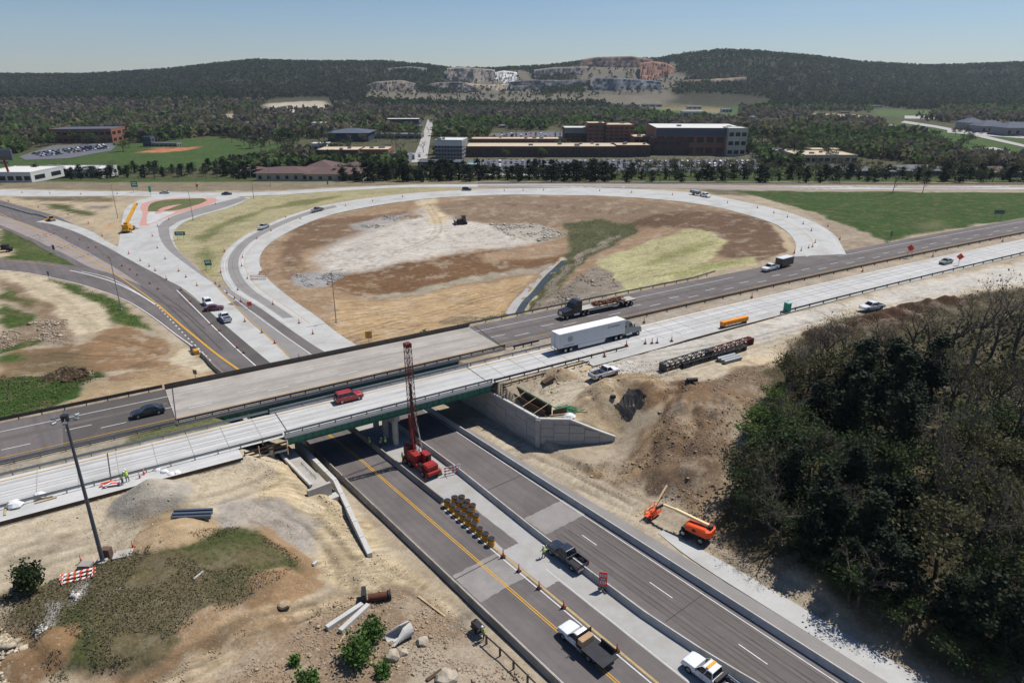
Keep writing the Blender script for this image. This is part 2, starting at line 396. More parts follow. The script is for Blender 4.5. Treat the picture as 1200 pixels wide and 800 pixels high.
GREEN = (64, 90, 38); STRAW = (184, 174, 132); TAN = (196, 178, 147); PALE = (206, 196, 178); BROWN = (138, 110, 82)
# verge between the outer road and the ramps
paint([(202,272),(204,287),(217,302),(237,317),(262,334),(258,312),(264,294),(285,276),(323,258),(367,243),(410,235),(470,227),(560,220),(480,219),(396,222),(330,227),(296,230),(275,242),(245,250),(215,260)], STRAW, .55, 0, .5)
for pg in ([(226,280),(245,268),(275,255),(310,246),(300,253),(262,268),(238,286)], [(300,246),(345,236),(400,229),(390,233),(340,243)], [(228,300),(240,290),(246,300),(250,322),(240,314)]):
    paint(pg, (112,120,66), .8, soft=2.5, amt=.8)
paint([(0,212),(300,213),(420,211),(600,212),(1200,214),(1200,217.5),(600,215.8),(480,216.3),(396,219),(330,223),(250,224),(0,221)], (142,130,108), .4, soft=1.5)
paint([(0,213),(1300,213),(1300,208),(-100,208)], (70,92,42), .9, soft=4)
# left wedge between the lower road and the outer road
paint([(0,231),(140,231),(150,239),(143,250),(140,292),(130,287),(100,262),(60,245),(0,234)], (192,174,143), .0, .2, .3)
paint([(15,230),(140,231),(139,236),(100,237),(30,234)], (126,112,88), .4, .2)
paint([(48,237),(75,240),(108,249),(113,253),(92,252),(60,243)], (82,92,52), .9)
paint([(108,240),(125,242),(122,246),(106,244)], (130,122,118), soft=1.5)
paint([(120,260),(135,262),(132,270),(118,268)], (196,160,120), soft=2)
paint([(0,264),(30,276),(75,298),(108,317),(80,312),(0,303),(0,288)], (78,98,46), 1)
paint([(30,280),(60,290),(50,298),(28,290)], (112,112,76), .8, soft=3, amt=.6)
paint([(-8,288),(12,291),(19,295),(15,299),(-8,303)], TAN, soft=.5)
# below the left ramp
paint([(0,316),(50,326),(80,340),(112,354),(130,370),(122,388),(92,393),(80,385),(60,365),(30,340),(0,325)], (206,190,160), 0, .25, .6)
paint([(54,326),(80,340),(112,354),(130,370),(134,380),(152,384),(178,386),(154,366),(124,346),(80,332)], (74,98,40), 1, soft=.8)
paint([(0,326),(30,341),(58,363),(62,378),(45,370),(0,352)], (142,120,94), .2, .3, .6)
paint([(0,338),(20,345),(38,356),(30,360),(0,348)], (84,98,48), 1)
paint([(0,357),(45,371),(42,378),(0,386)], (72,94,40), 1)
paint([(0,387),(45,376),(70,366),(82,385),(92,396),(80,405),(40,400),(0,410)], (142,122,100), .1, 1)
paint([(0,408),(40,398),(58,396),(55,402),(20,411),(0,414)], (70,92,40), 1)
paint([(0,418),(30,408),(100,402),(120,388),(135,379),(165,388),(190,395),(203,408),(195,418),(160,430),(120,438),(60,441),(0,440)], (150,120,88), 0, .15, .7)
paint([(0,422),(50,410),(98,410),(108,425),(80,440),(20,440)], (116,100,74), .4, .1, .4, soft=3, amt=.8)
paint([(0,440),(60,441),(110,436),(124,441),(95,452),(88,466),(60,479),(0,499),(-40,505),(-40,440)], (60,88,34), 1)
paint([(0,416),(30,412),(35,420),(0,428)], (78,100,46), 1, soft=1.5)
paint([(88,466),(100,452),(140,440),(200,422),(206,405),(232,411),(262,440),(240,449),(150,464),(66,481)], (176,152,118), 0, .4, .4)
paint([(215,408),(232,412),(250,432),(225,436),(205,425)], (208,194,166), 0, .3, .3)
paint([(88,465),(98,453),(104,453),(74,477),(68,479)], (168,158,120), .4)
# inside the loop
paint([(304,300),(304,312),(313,327),(337,347),(367,367),(396,391),(428,411),(480,400),(560,383),(590,374),(640,364),(760,340),(900,304),(934,293),(934,285),(925,273),(907,261),(900,256),(860,247),(820,239),(767,233),(700,229),(600,228),(542,230),(498,233),(454,238),(402,248),(367,258),(335,273),(313,287)], (164,137,108), .05, .3, .5)
paint([(355,262),(400,254),(450,250),(480,248),(470,262),(440,285),(400,290),(372,288),(352,300),(345,318),(352,332),(338,326),(326,302),(335,280)], (128,102,78), 0, .3, .4, soft=1.5)
paint([(410,264),(450,253),(478,250),(470,258),(440,270),(415,271)], (170,165,160), 0, .9, soft=1.2)
paint([(368,304),(390,286),(430,271),(480,255),(498,243),(520,252),(560,260),(605,266),(632,278),(606,292),(560,293),(500,304),(420,319),(372,320)], (206,198,186), 0, .2, .8, soft=4.5)
paint([(343,322),(380,319),(408,320),(392,332),(360,337),(346,333)], (166,164,163), 0, 1)
paint([(489,235),(508,232),(522,250),(528,260),(505,263),(500,248)], (208,188,152), 0, .1, .5, soft=1.2)
paint([(404,321),(480,309),(560,296),(625,289),(668,296),(655,310),(600,318),(520,331),(460,346),(405,343),(385,334)], (124,94,66), 0, .2, .8, soft=1.5)
paint([(440,346),(520,331),(600,318),(642,311),(642,317),(600,323),(520,337),(440,351)], (166,156,136), 0, .3, .2)
paint([(386,350),(440,352),(540,336),(625,322),(612,340),(582,370),(520,387),(450,406),(428,406),(398,385)], (186,157,118), 0, .2, 1)
paint([(488,394),(500,388),(510,391),(500,397)], (84,108,44), 1)
paint([(536,380),(575,371),(592,364),(594,374),(560,382)], (104,112,62), .8, .3)
paint([(506,240),(560,231),(640,230),(720,233),(800,240),(860,250),(780,262),(740,264),(680,264),(600,267),(540,258)], (146,124,102), .1, .3, .4, soft=1.6)
paint([(736,260),(800,247),(860,250),(915,265),(934,288),(905,305),(880,305),(850,302),(832,292),(850,283),(840,274),(828,268),(800,268),(760,266)], (116,92,72), .1, .2, .6, soft=1.5)
paint([(900,258),(925,272),(934,288),(928,296),(915,300),(920,285),(905,266)], (190,170,140), 0, .1, .3, soft=.8)
paint([(572,262),(620,261),(665,274),(640,283),(600,279)], (188,180,166), 0, 1, soft=1.5)
paint([(560,300),(600,292),(668,284),(672,296),(620,303),(570,308)], (166,140,112), 0, .5, .3, soft=1.5)
paint([(600,374),(625,345),(660,300),(690,275),(700,280),(670,310),(640,345),(618,374)], (92,98,60), .9, .2, soft=1.5)
paint([(664,262),(700,257),(745,261),(752,269),(722,285),(690,302),(662,330),(632,360),(612,371),(603,374),(622,346),(658,306),(670,290),(660,274)], (88,92,62), .8, .4, soft=1.5)
paint([(600,370),(620,345),(655,300),(662,302),(630,345),(611,372)], (196,182,150), 0, .3, soft=.4)
paint([(612,372),(650,325),(684,292),(726,274),(728,278),(690,297),(656,330),(622,372)], (140,130,112), .1, .5, soft=.4)
paint([(694,309),(740,290),(780,277),(810,268),(835,271),(851,283),(838,298),(832,308),(890,301),(880,311),(800,327),(740,343),(713,350),(725,336),(715,322),(705,315)], (196,188,140), .6, 0, .7, soft=.8)
for pg in ([(752,308),(800,290),(835,280),(840,286),(800,300),(760,312)], [(780,320),(840,306),(880,303),(860,312),(800,325)]): paint(pg, (150,152,92), .8, 0, .4, soft=2.5, amt=.7)
paint([(638,361),(655,340),(680,321),(700,313),(718,322),(726,337),(712,349),(650,361)], (152,141,126), .1, 1, soft=.8)
# green field on the right
paint([(820,222),(1260,226),(1260,246),(1100,270),(1010,288),(985,262),(955,250),(915,238),(870,227)], (62,90,38), 1, soft=1.2)
paint([(860,229),(920,240),(955,256),(978,275),(990,293),(1036,285),(1022,273),(990,264),(955,252),(915,241),(860,226)], (166,150,130), .1, .2, .3, soft=1)
paint([(1075,262),(1100,258),(1110,266),(1080,270)], (120,118,84), .5, soft=3, amt=.7); paint([(810,222),(860,223),(880,230),(840,228)], (120,112,88), .4, .4, soft=1.5)
# highway median
paint([hw(-40,100.4),hw(18,100.4),hw(18,106),hw(-40,106)], (168,158,140), .1, .6, world=True)
paint([hw(62,100.4),hw(380,100.4),hw(380,106),hw(62,106)], (176,164,148), .1, .5, world=True)
paint([hw(0,101.5),hw(17,101.5),hw(17,105),hw(0,105)], (96,106,58), 1, world=True, soft=.5, amt=.8)
paint([hw(-40,119),hw(400,119),hw(400,121.2),hw(-40,121.2)], (160,148,130), .2, .5, world=True)
# building site right of the underpass
paint([(600,470),(640,440),(690,420),(800,392),(930,366),(1200,304),(1300,285),(1300,330),(1200,335),(1100,352),(1000,372),(930,396),(900,430),(840,448),(780,470),(720,470),(690,490),(640,492)], (202,188,163), 0, .15, .5)
paint([(690,421),(930,369),(1200,306),(1300,285),(1300,320),(1100,345),(1000,362),(930,392),(860,402),(760,432),(700,440)], (206,200,188), 0, .1, .4, soft=2)
paint([(860,425),(930,398),(960,396),(945,420),(900,436),(860,442)], (212,192,158), 0, .3, .3, soft=2)
paint([(780,452),(830,444),(905,424),(900,470),(850,510),(845,560),(835,612),(800,597),(760,580),(724,560),(735,530),(770,500),(785,475)], (134,113,92), .1, 1, soft=1)
paint([(690,548),(740,535),(790,480),(770,456),(800,445),(818,460),(792,510),(745,560),(700,564)], (166,140,108), 0, .5, .6, soft=1)
paint([(690,480),(740,450),(790,450),(775,480),(730,500),(700,500)], (182,160,128), 0, .2, .5, soft=1.5)
paint([(800,600),(840,612),(870,640),(960,700),(1060,760),(1200,845),(1200,800),(1000,660),(880,600),(850,560)], (170,146,112), .2, .4, .2, soft=1.2)
paint([(930,400),(1000,372),(1100,352),(1300,320),(1300,700),(1200,850),(1060,745),(960,690),(870,632),(845,600),(850,540),(905,440)], (74,66,46), .5, .5, soft=1.5)
paint([lr(98,59.6),lr(-30,59.6),lr(-30,64.5),lr(98,64.5)], (190,176,152), 0, .3, .5, world=True, soft=.6)
# left foreground
paint([(0,606),(130,574),(330,528),(350,560),(320,600),(200,652),(120,660),(0,694),(-60,720),(-60,620)], (200,185,158), 0, .35, .3)
paint([(330,535),(400,595),(565,745),(530,740),(430,700),(380,692),(345,645),(300,620),(310,580)], (206,186,150), 0, .2, .8)
paint([(265,588),(330,582),(365,612),(376,650),(352,660),(322,628),(262,608)], (172,163,152), 0, .5, .2)
paint([(170,612),(215,600),(240,612),(225,632),(185,636)], (178,155,122), 0, .1, .3)
paint([(0,694),(100,664),(122,660),(160,650),(205,636),(280,617),(318,636),(362,662),(330,690),(230,740),(150,792),(60,806),(40,770),(0,735)], (112,101,74), .7, .3)
for pg in ([(50,740),(110,700),(150,710),(120,760),(70,780)], [(190,650),(280,622),(320,642),(300,655),(240,660),(200,668)], [(250,690),(320,660),(350,670),(280,700)], [(70,780),(120,765),(130,790),(80,800)]):
    paint(pg, (66,82,38), 1, soft=2.0, amt=.75)
paint([(190,655),(210,660),(215,720),(230,745),(205,735)], (122,108,82), .5, .3, soft=1.5, amt=.8)
for pg in ([(76,690),(100,680),(108,690),(90,712),(78,716)], [(42,715),(56,712),(58,745),(44,756),(40,740)], [(258,610),(290,606),(285,620),(262,626)]): paint(pg, (176,172,164), .1, 1, soft=.5)
paint([(358,662),(374,668),(330,702),(250,747),(160,800),(95,806),(160,785),(240,734),(330,688)], (156,126,94), .1, .4, soft=.5)
paint([(316,624),(352,655),(374,666),(360,674),(335,668),(312,640)], (166,136,102), 0, .2, soft=.4)
paint([(150,812),(300,735),(400,700),(470,690),(540,730),(600,780),(640,820),(400,860),(150,860)], (158,136,112), .15, .9)
paint([(140,812),(330,722),(400,695),(425,706),(330,742),(240,795),(200,825)], (200,178,144), 0, .3, .7)
paint([(0,735),(40,770),(62,806),(40,830),(-40,830),(-40,740)], (156,132,102), .2, .7)
paint([(470,760),(560,745),(610,790),(600,830),(480,830)], (184,170,150), .1, .6, soft=2, amt=.8)
paint([(520,705),(545,715),(550,735),(525,730)], (120,112,102), 0, .6, soft=1)
# far land: valley floor, woods, fields
def wpaint(poly, *a, **k): paint(poly, *a, world=False, **k)
paint([(0,183),(60,176),(130,172),(170,166),(250,161),(330,170),(345,186),(240,196),(130,205),(0,205)], (66,98,44), .9, soft=6)
paint([(0,150),(30,148),(30,165),(0,172)], (70,100,46), .9, soft=6)
paint([(163,178),(185,175),(231,172),(231,174.5),(205,178),(170,179.5)], (192,120,82), 0, soft=1, wob=False)
paint([(180,173.5),(195,172.8),(195,174.2),(180,175)], (186,118,80), 0, soft=1)
paint([(705,112),(860,111),(900,116),(890,124),(720,124)], (76,112,52), .8, soft=10)
paint([(740,112),(850,112),(850,114),(740,115)], (150,138,100), .3, soft=8)
paint([(1010,140),(1060,143),(1130,152),(1200,158),(1200,190),(1130,185),(1090,168),(1000,150)], (70,104,44), .9, soft=5)
paint([(1020,128),(1100,130),(1100,136),(1030,136)], (84,112,58), .7, soft=8)
paint([(955,133),(1010,135),(1030,141),(960,141)], (196,170,136), 0, .2, soft=4)
paint([(310,122),(380,118),(390,128),(320,132)], (196,184,166), 0, .3, soft=6)
paint([(262,132),(275,134),(278,148),(266,146)], (206,186,160), 0, .3, soft=4)
paint([(380,140),(490,136),(500,158),(390,165)], (112,110,86), .4, soft=8)
paint([(520,160),(680,150),(880,160),(900,195),(500,203)], (104,104,84), .5, soft=8)
paint([(720,205),(900,195),(1200,200),(1200,210),(720,212)], (72,92,46), .9, soft=4)
hillm = sstep(1350, 1700, TY)
hc = np.array(K(44, 46, 38)); tcol[:] = tcol * (1 - hillm[:, None] * .9) + hc * (hillm[:, None] * .9)
def quarry_mask(x, y):
    px = 600 + FPX * x / np.maximum(y * CT + 40 * ST, 1) + 46 * (fbm(x, y, 140, 4, 78) - .5); yy = y + 260 * (fbm(x, y, 150, 3, 79) - .5)
    b1 = sstep(1560, 1640, yy) * (1 - sstep(1860, 1960, yy)) * sstep(424, 440, px) * (1 - sstep(772, 792, px))
    b2 = sstep(1860, 1960, yy) * (1 - sstep(2420, 2520, yy)) * np.maximum(sstep(510, 528, px) * (1 - sstep(612, 630, px)), sstep(668, 684, px) * (1 - sstep(788, 804, px)))
    return np.maximum(b1, b2)
qm = quarry_mask(TX, TY)[:, None] * .85
tcol[:] = tcol * (1 - qm) + np.array(K(134, 126, 112)) * qm
# ------------------------------------------------------------------ pavements (draped sheets between two edges)
paved_masks = []
def resample(P, n):
    P = np.array(P, float); d = np.r_[0, np.cumsum(np.hypot(*(P[1:] - P[:-1]).T))]; t = np.linspace(0, d[-1], n)
    return np.stack([np.interp(t, d, P[:, i]) for i in range(P.shape[1])], 1)
def smooth_line(P, n, k=2):
    P = np.array(P, float)
    for _ in range(k):      # Chaikin corner cutting
        Q = [P[0]]
        for a, b in zip(P[:-1], P[1:]): Q += [a * .75 + b * .25, a * .25 + b * .75]
        P = np.array(Q + [P[-1]])
    return resample(P, n)
def strip_sheet(name, A, B, m, lift, n=60, k=4, world=False, carve=True, zfun=None, parent=None):
    A = np.array(A, float) if world else GV(A); B = np.array(B, float) if world else GV(B)
    A = smooth_line(A, n); B = smooth_line(B, n)
    V = []
    for i in range(k + 1):
        V.append(A * (1 - i / k) + B * (i / k))
    V = np.stack(V, 1).reshape(-1, 2)
    z = (T(V[:, 0], V[:, 1]) if zfun is None else zfun(V[:, 0], V[:, 1])) + lift
    F = [(i * (k + 1) + j, i * (k + 1) + j + 1, (i + 1) * (k + 1) + j + 1, (i + 1) * (k + 1) + j) for i in range(n - 1) for j in range(k)]
    F = np.array(F)
    a, b, c = V[F[0, 0]], V[F[0, 1]], V[F[0, 2]]
    if (b[0] - a[0]) * (c[1] - a[1]) - (b[1] - a[1]) * (c[0] - a[0]) < 0: F = F[:, ::-1]
    o = np_mesh(name, np.column_stack([V, z]), F, m, smooth=True, parent=parent)
    if carve: paved_masks.append(np.vstack([A, B[::-1]]))
    return o
def line_strip(name, P, width, m, lift, world=False, n=None, zfun=None, dash=None, parent=None, smooth=True):
    """painted line: a narrow ribbon along P; dash=(on,off) leaves gaps"""
    P = np.array(P, float) if world else GV(P)
    L = float(np.sum(np.hypot(*(P[1:] - P[:-1]).T))); n = n or max(2, int(L / 1.5))
    if len(P) > 2 and smooth: P = smooth_line(P, n)
    else: P = resample(P, n)
    V = []; F = []
    def rib(Q):
        d = np.gradient(Q, axis=0); d /= np.hypot(d[:, 0], d[:, 1])[:, None] + 1e-9
        nn = np.stack([-d[:, 1], d[:, 0]], 1) * width / 2
        z = (T(Q[:, 0], Q[:, 1]) if zfun is None else zfun(Q[:, 0], Q[:, 1])) + lift
        o = len(V)
        for q, e, zz in zip(Q, nn, z): V.append((q[0] - e[0], q[1] - e[1], zz)); V.append((q[0] + e[0], q[1] + e[1], zz))
        for i in range(len(Q) - 1): F.append((o + 2 * i, o + 2 * i + 2, o + 2 * i + 3, o + 2 * i + 1))
    if dash is None: rib(P)
    else:
        on, off = dash; d = np.r_[0, np.cumsum(np.hypot(*(P[1:] - P[:-1]).T))]; t = 0.0
        while t < d[-1] - .1:
            tt = np.linspace(t, min(t + on, d[-1]), 4); rib(np.stack([np.interp(tt, d, P[:, i]) for i in range(2)], 1)); t += on + off
    return np_mesh(name, V, F, m, parent=parent)

M_ASPH = mat('asphalt_worn', K(122, 115, 113), .9, .12, .22, spec=.2, dirt=K(102, 96, 94), dirt_amt=.65, streak=LANG)
M_ASPD = mat('asphalt_dark', K(98, 93, 90), .9, .12, .3, spec=.2, dirt=K(120, 113, 108), dirt_amt=.4)
M_ASPG = mat('asphalt_grey_lane', K(156, 152, 148), .9, .08, .3, spec=.2, dirt=K(136, 131, 128), dirt_amt=.5)
M_SHLD = mat('asphalt_shoulder', K(168, 156, 148), .9, .10, .3, spec=.2, dirt=K(150, 138, 130), dirt_amt=.6)
M_CONC = mat('concrete_new', K(202, 202, 198), .85, .08, .3, spec=.25, dirt=K(180, 176, 168), dirt_amt=.85)
M_CONB = mat('concrete_deck_white', K(214, 214, 211), .85, .07, .25, spec=.25, dirt=K(190, 189, 184), dirt_amt=.8, streak=HANG)
M_CONO = mat('concrete_old', K(186, 179, 170), .88, .08, .35, spec=.2, dirt=K(160, 152, 144), dirt_amt=.8, streak=HANG)
M_CONP = mat('concrete_patch', K(186, 184, 180), .88, .08, .8, spec=.2, dirt=K(172, 166, 156), dirt_amt=.7)
M_PINK = mat('pink_pavers', K(212, 160, 148), .85, .08, .8, spec=.2)
M_WHITE = mat('paint_white', K(236, 236, 232), .7, .08, 3, spec=.3, dirt=K(190, 186, 180), dirt_amt=.5)
M_YELL = mat('paint_yellow', K(226, 172, 56), .7, .1, 3, spec=.3, dirt=K(186, 150, 84), dirt_amt=.5)
M_TYRE = mat('tyre_marks', K(84, 78, 78), .9, .15, 1.2, spec=.2)
M_BLACK = mat('black_rubber', (.02, .02, .022), .8, .2, 4)

flat0 = lambda x, y: np.zeros(len(x))
def hz(x, y): return np.full(len(x), ZH)
# --- lower road
def shift(r): return np.interp(r, [-50, 92, 133, 165, 196, 251, 375], [0, 0, -2.6, -3.2, -4.8, -12.5, -26])
def lrp(rs, q): return [lr(r, q + float(shift(r))) for r in rs]
RS = list(range(-30, 150, 10))
rs_near = list(range(-30, 121, 10))
struct(strip_sheet('lower_road', lrp(rs_near, 35.0), lrp(rs_near, 43.6), M_ASPH, .02, n=80, world=True, zfun=flat0))
struct(strip_sheet('median_pavement', lrp(rs_near, 43.6), lrp(rs_near, 49.9), M_CONP, .024, n=80, world=True, zfun=flat0))
struct(strip_sheet('lower_road_far_side', lrp(rs_near, 49.9), lrp(rs_near, 58.0), M_ASPH, .02, n=80, world=True, zfun=flat0))
struct(strip_sheet('road_shoulder', [lr(r, 58.0) for r in (-30, 40, 70, 96)], [lr(r, q) for r, q in ((-30, 61.2), (40, 61.0), (70, 59.6), (96, 59.2))], M_ASPG, .018, n=50, world=True, zfun=flat0))
struct(strip_sheet('concrete_shoulder', [lr(r, q) for r, q in ((-30, 61.2), (28, 61), (40, 61.0), (46, 62.0))], [lr(r, q) for r, q in ((-30, 64.4), (28, 64.1), (40, 63.8), (46, 63.0))], M_CONC, .02, n=40, world=True, zfun=flat0))
# patches and joints
M_PAT = mat('pale_patch', K(160, 155, 150), .9, .12, .5, spec=.2, dirt=K(140, 134, 130), dirt_amt=.8)
def lpatch(name, r0, r1, q0, q1, m, lift):
    MBp = MB(); n_ = 14; pr_ = random.Random(int(r0 * 10)); jt = min(.10, (r1 - r0) * .05); a = []
    for (ra, qa), (rb, qb) in (((r0, q0), (r1, q0)), ((r1, q0), (r1, q1)), ((r1, q1), (r0, q1)), ((r0, q1), (r0, q0))):
        for i in range(n_): f = i / n_; a.append(lr(ra + (rb - ra) * f + pr_.uniform(-jt, jt), qa + (qb - qa) * f + pr_.uniform(-.06, .06)))
    MBp.add([(p[0], p[1], lift) for p in a], [tuple(range(len(a)))[::-1]]); o = MBp.build(name, m); struct(o); return o
lpatch('road_patch', 50.5, 56.2, 36.2, 43.4, M_PAT, .030); lpatch('road_patch', 51.2, 55.8, 43.7, 49.6, M_CONP, .030)
lpatch('road_patch', 55, 59.5, 50.3, 57.6, M_PAT, .030)
lpatch('road_patch', 56, 69.5, 44.2, 46.4, M_ASPH, .032)
lpatch('road_patch', 23, 47.5, 43.0, 45.6, M_ASPH, .032); lpatch('road_patch', -10, 23, 43.0, 45.4, M_ASPH, .032)
lpatch('joint_strip', 55.4, 55.55, 35.5, 43.4, M_TYRE, .034); lpatch('joint_strip', 84.3, 84.7, 36.2, 43.3, M_TYRE, .034)
lpatch('joint_strip', 68, 68.15, 50.3, 57.5, M_TYRE, .034); lpatch('joint_strip', 35.2, 35.3, 50.3, 57.5, M_TYRE, .034); lpatch('joint_strip', 21, 21.12, 36, 43.3, M_TYRE, .034)
M_WORN = mat('wheel_path', K(112, 105, 100), .9, .12, .25, spec=.2, dirt=K(122, 115, 110), dirt_amt=.5)
for q in (51.4, 52.9, 54.6, 56.1): struct(line_strip('wheel_path', [lr(-30, q), lr(55, q + .1)], .55, M_WORN, .026, world=True, zfun=flat0))
M_TYRL = mat('faint_tyre_marks', K(96, 90, 88), .9, .2, .4, spec=.2, dirt=K(116, 109, 106), dirt_amt=.8)
for q, wd in ((51.0, .12), (51.75, .2), (52.5, .1), (53.1, .22), (54.7, .1), (55.3, .2), (56.5, .14)): struct(line_strip('wheel_path', [lr(-30, q), lr(54, q + .15)], wd, M_TYRL, .029, world=True, zfun=flat0))


ZL = .040
for q, wd in ((40.05, .13), (40.32, .13)): struct(line_strip('lane_line', lrp(range(-30, 101, 10), q), wd, M_YELL, ZL, world=True, zfun=flat0))
struct(line_strip('lane_line', lrp(range(-30, 101, 10), 35.95), .13, M_WHITE, ZL, world=True, zfun=flat0))
struct(line_strip('lane_line', [lr(-30, 42.5), lr(30, 42.7), lr(68, 43.0)], .15, M_WHITE, ZL, world=True, zfun=flat0))
struct(line_strip('lane_line', [lr(-30, 43.05), lr(30, 43.2), lr(70, 43.55)], .3, mat('paint_yellow_faded', K(196, 170, 116), .8, .2, 2), ZL - .003, world=True, zfun=flat0))
struct(line_strip('lane_line', [lr(-30, 45.6), lr(20, 45.7), lr(50, 45.8)], .1, M_WHITE, ZL, world=True, zfun=flat0))
struct(line_strip('lane_line', [lr(0.5, 53.7), lr(52, 53.9)], .12, M_WHITE, ZL, world=True, zfun=flat0, dash=(3.4, 8.8)))
struct(line_strip('lane_line', [lr(-30, 57.2), lr(100, 57.0)], .12, M_WHITE, ZL, world=True, zfun=flat0))
# --- lower road beyond the bridge, towards the upper left (all at road level)
flat = lambda x, y: np.zeros(len(x)); 
struct(strip_sheet('approach_road', [(262,438),(232,410),(206,392),(178,368),(150,351),(120,332),(100,318),(60,296),(30,280),(0,266),(-80,240)],
      [(330,432),(300,405),(262,378),(230,352),(205,332),(170,310),(130,288),(100,270),(70,254),(40,246),(0,233.5),(-60,226)], M_ASPH, .03, n=90, k=10))
struct(strip_sheet('side_ramp', [(262,442),(232,412),(206,394),(176,368),(140,348),(110,337),(82,329),(40,320),(0,315.5),(-60,312)],
      [(270,430),(238,402),(200,370),(175,347),(150,331),(128,320),(95,313),(60,308),(30,305),(0,303),(-60,301)], M_ASPH, .034, n=80, k=5))
struct(strip_sheet('road_shoulder', [(128,320),(105,314),(75,297),(30,276),(0,263.5),(-40,248)], [(165,334),(145,320),(120,305),(80,283),(40,265),(0,252.5),(-40,240)], M_SHLD, .036, n=60, k=4))
struct(strip_sheet('concrete_lanes', [(322,432),(295,408),(262,380),(232,352),(214,337),(190,325),(160,309),(125,289),(90,272),(60,262),(42,260)],
      [(345,425),(320,400),(290,375),(262,345),(237,318),(205,300),(170,299),(138,291),(110,272),(86,263),(62,256)], M_CONC, .044, n=90, k=8))
struct(strip_sheet('gore_pavement', [(322,434),(295,408),(262,380),(250,352),(240,330)], [(440,424),(400,400),(345,362),(300,345),(268,338)], M_ASPG, .040, n=50, k=6))
struct(strip_sheet('asphalt_strip', [(302,430),(280,410),(255,388),(232,368),(214,352),(206,340)], [(325,432),(297,409),(264,381),(236,357),(222,346),(210,338)], M_ASPD, .050, n=40, k=3))
struct(strip_sheet('asphalt_lane_strip', [(376,424),(345,402),(318,380),(290,360),(266,357)], [(398,422),(365,400),(330,376),(300,356),(278,352)], M_ASPH, .052, n=40, k=3))
struct(strip_sheet('concrete_connector', [(138,291),(141,275),(143,255),(147,243),(158,237),(172,231),(200,228),(230,226)],
      [(237,318),(216,302),(204,287),(202,272),(215,260),(245,250),(275,242),(294,232)], M_CONC, .046, n=70, k=10))
struct(strip_sheet('worn_lane', [(185,266),(186,275),(190,285),(200,296),(225,315),(252,333),(280,352)], [(198,266),(199,277),(203,287),(214,300),(238,320),(262,338),(292,357)], M_ASPG, .054, n=50, k=2))
struct(strip_sheet('worn_lane', [(185,266),(192,259),(205,252),(232,244),(258,237),(284,231)], [(198,267),(208,260),(225,254),(247,248),(270,241),(291,233)], M_ASPG, .054, n=40, k=2))
struct(strip_sheet('outer_road', [(-200,222),(0,222.3),(120,224.2),(250,226),(305,226),(396,220.6),(483,216.6),(600,216),(800,217),(1000,217.8),(1300,218.5)],
      [(-200,230),(0,230),(120,229.5),(250,230.5),(312,230),(400,223.6),(490,218.9),(600,219.6),(800,221.2),(1000,222.6),(1300,224)], M_CONC, .05, n=120, k=4))
struct(strip_sheet('outer_road_lane', [(560,217.2),(700,216.6),(800,217.2),(1000,218),(1300,218.7)], [(560,219.6),(700,220.6),(800,221),(1000,222.4),(1300,223.8)], M_SHLD, .06, n=80, k=2))
# --- loop ramp
OUT = [(420,432),(378,412),(340,386),(300,357),(273,343),(262,330),(257,312),(263,294.6),(285,276),(323,258),(367,243.5),(410,235),(469,227.5),(542,223),(600,221),(687,220),(751,222),(820,226),(873,237),(920,247),(957,261),(979,275),(988,291),(992,299)]
INN = [(440,420),(428,411),(396,391),(367,367.5),(337,347),(313,327),(304,312),(304,300),(313,287),(335,273),(367,258),(402,248),(454,238.6),(498,233),(542,230),(600,228),(700,229),(767,233),(820,239),(860,247),(907,261),(925,273),(934,286),(930,302)]
struct(strip_sheet('loop_ramp', OUT, INN, M_CONC, .06, n=150, k=8))
OUTw = [a for a in OUT]; 
def mid(f): return [tuple(a * (1 - f) + b * f) for a, b in zip(smooth_line(GV(OUT), 150), smooth_line(GV(INN), 150))]
M_ = {f: mid(f) for f in (.1, .18, .45, .3, .55, .62)}
struct(strip_sheet('worn_lane', M_[.18][12:60], M_[.45][12:60], M_ASPG, .066, n=60, k=2, world=True, carve=False))
for f, m_ in ((.1, M_WHITE), (.55, M_WHITE), (.62, M_YELL)):
    struct(line_strip('lane_line', M_[f][10:146], .13, m_, .070, world=True, smooth=False))
for rg in ((18, 40), (60, 140)): struct(line_strip('joint_strip', M_[.3][rg[0]:rg[1]], .05, M_TYRE, .069, world=True, smooth=False))
# island with its pink apron
struct(strip_sheet('island_apron', [(163,264.5),(165,258),(168,250),(163,242),(170,236.5),(200,232),(252,232)], [(173,264.5),(190,257),(205,251),(225,246),(246,240),(255,236),(253,232.5)], M_PINK, .062, n=40, k=3, carve=False))
struct(strip_sheet('concrete_gore', [(172,262.5),(172,255),(173,248.5)], [(176,262.5),(190,256),(207,248.3)], M_CONB, .068, n=20, k=3, carve=False))
M_ISL = mat('island_grass', K(96, 106, 58), .95, .3, .6, dirt=K(140, 130, 90), dirt_amt=.5)
struct(strip_sheet('island_grass', [(173,247.5),(174,241),(180,236.5),(200,233.5),(238,232.6)], [(176,248),(205,247),(222,243),(235,239),(243,235)], M_ISL, .085, n=30, k=3, carve=False))
# concrete lined ditch inside the loop with a strip of still water
M_WATR = mat('ditch_water', (.04, .05, .045), .42, .2, .3, spec=.5)
struct(strip_sheet('ditch_apron', [(586,372),(600,354),(622,331),(640,314),(655,302)], [(597,373),(612,355),(632,333),(648,316),(660,303)], M_CONP, .10, n=40, k=3, carve=False))
struct(strip_sheet('water', [(595,373),(610,355),(630,334),(647,316),(662,302),(668,297)], [(604,374),(618,356),(637,336),(653,318),(668,303),(673,298)], M_WATR, .16, n=40, k=2, carve=False))
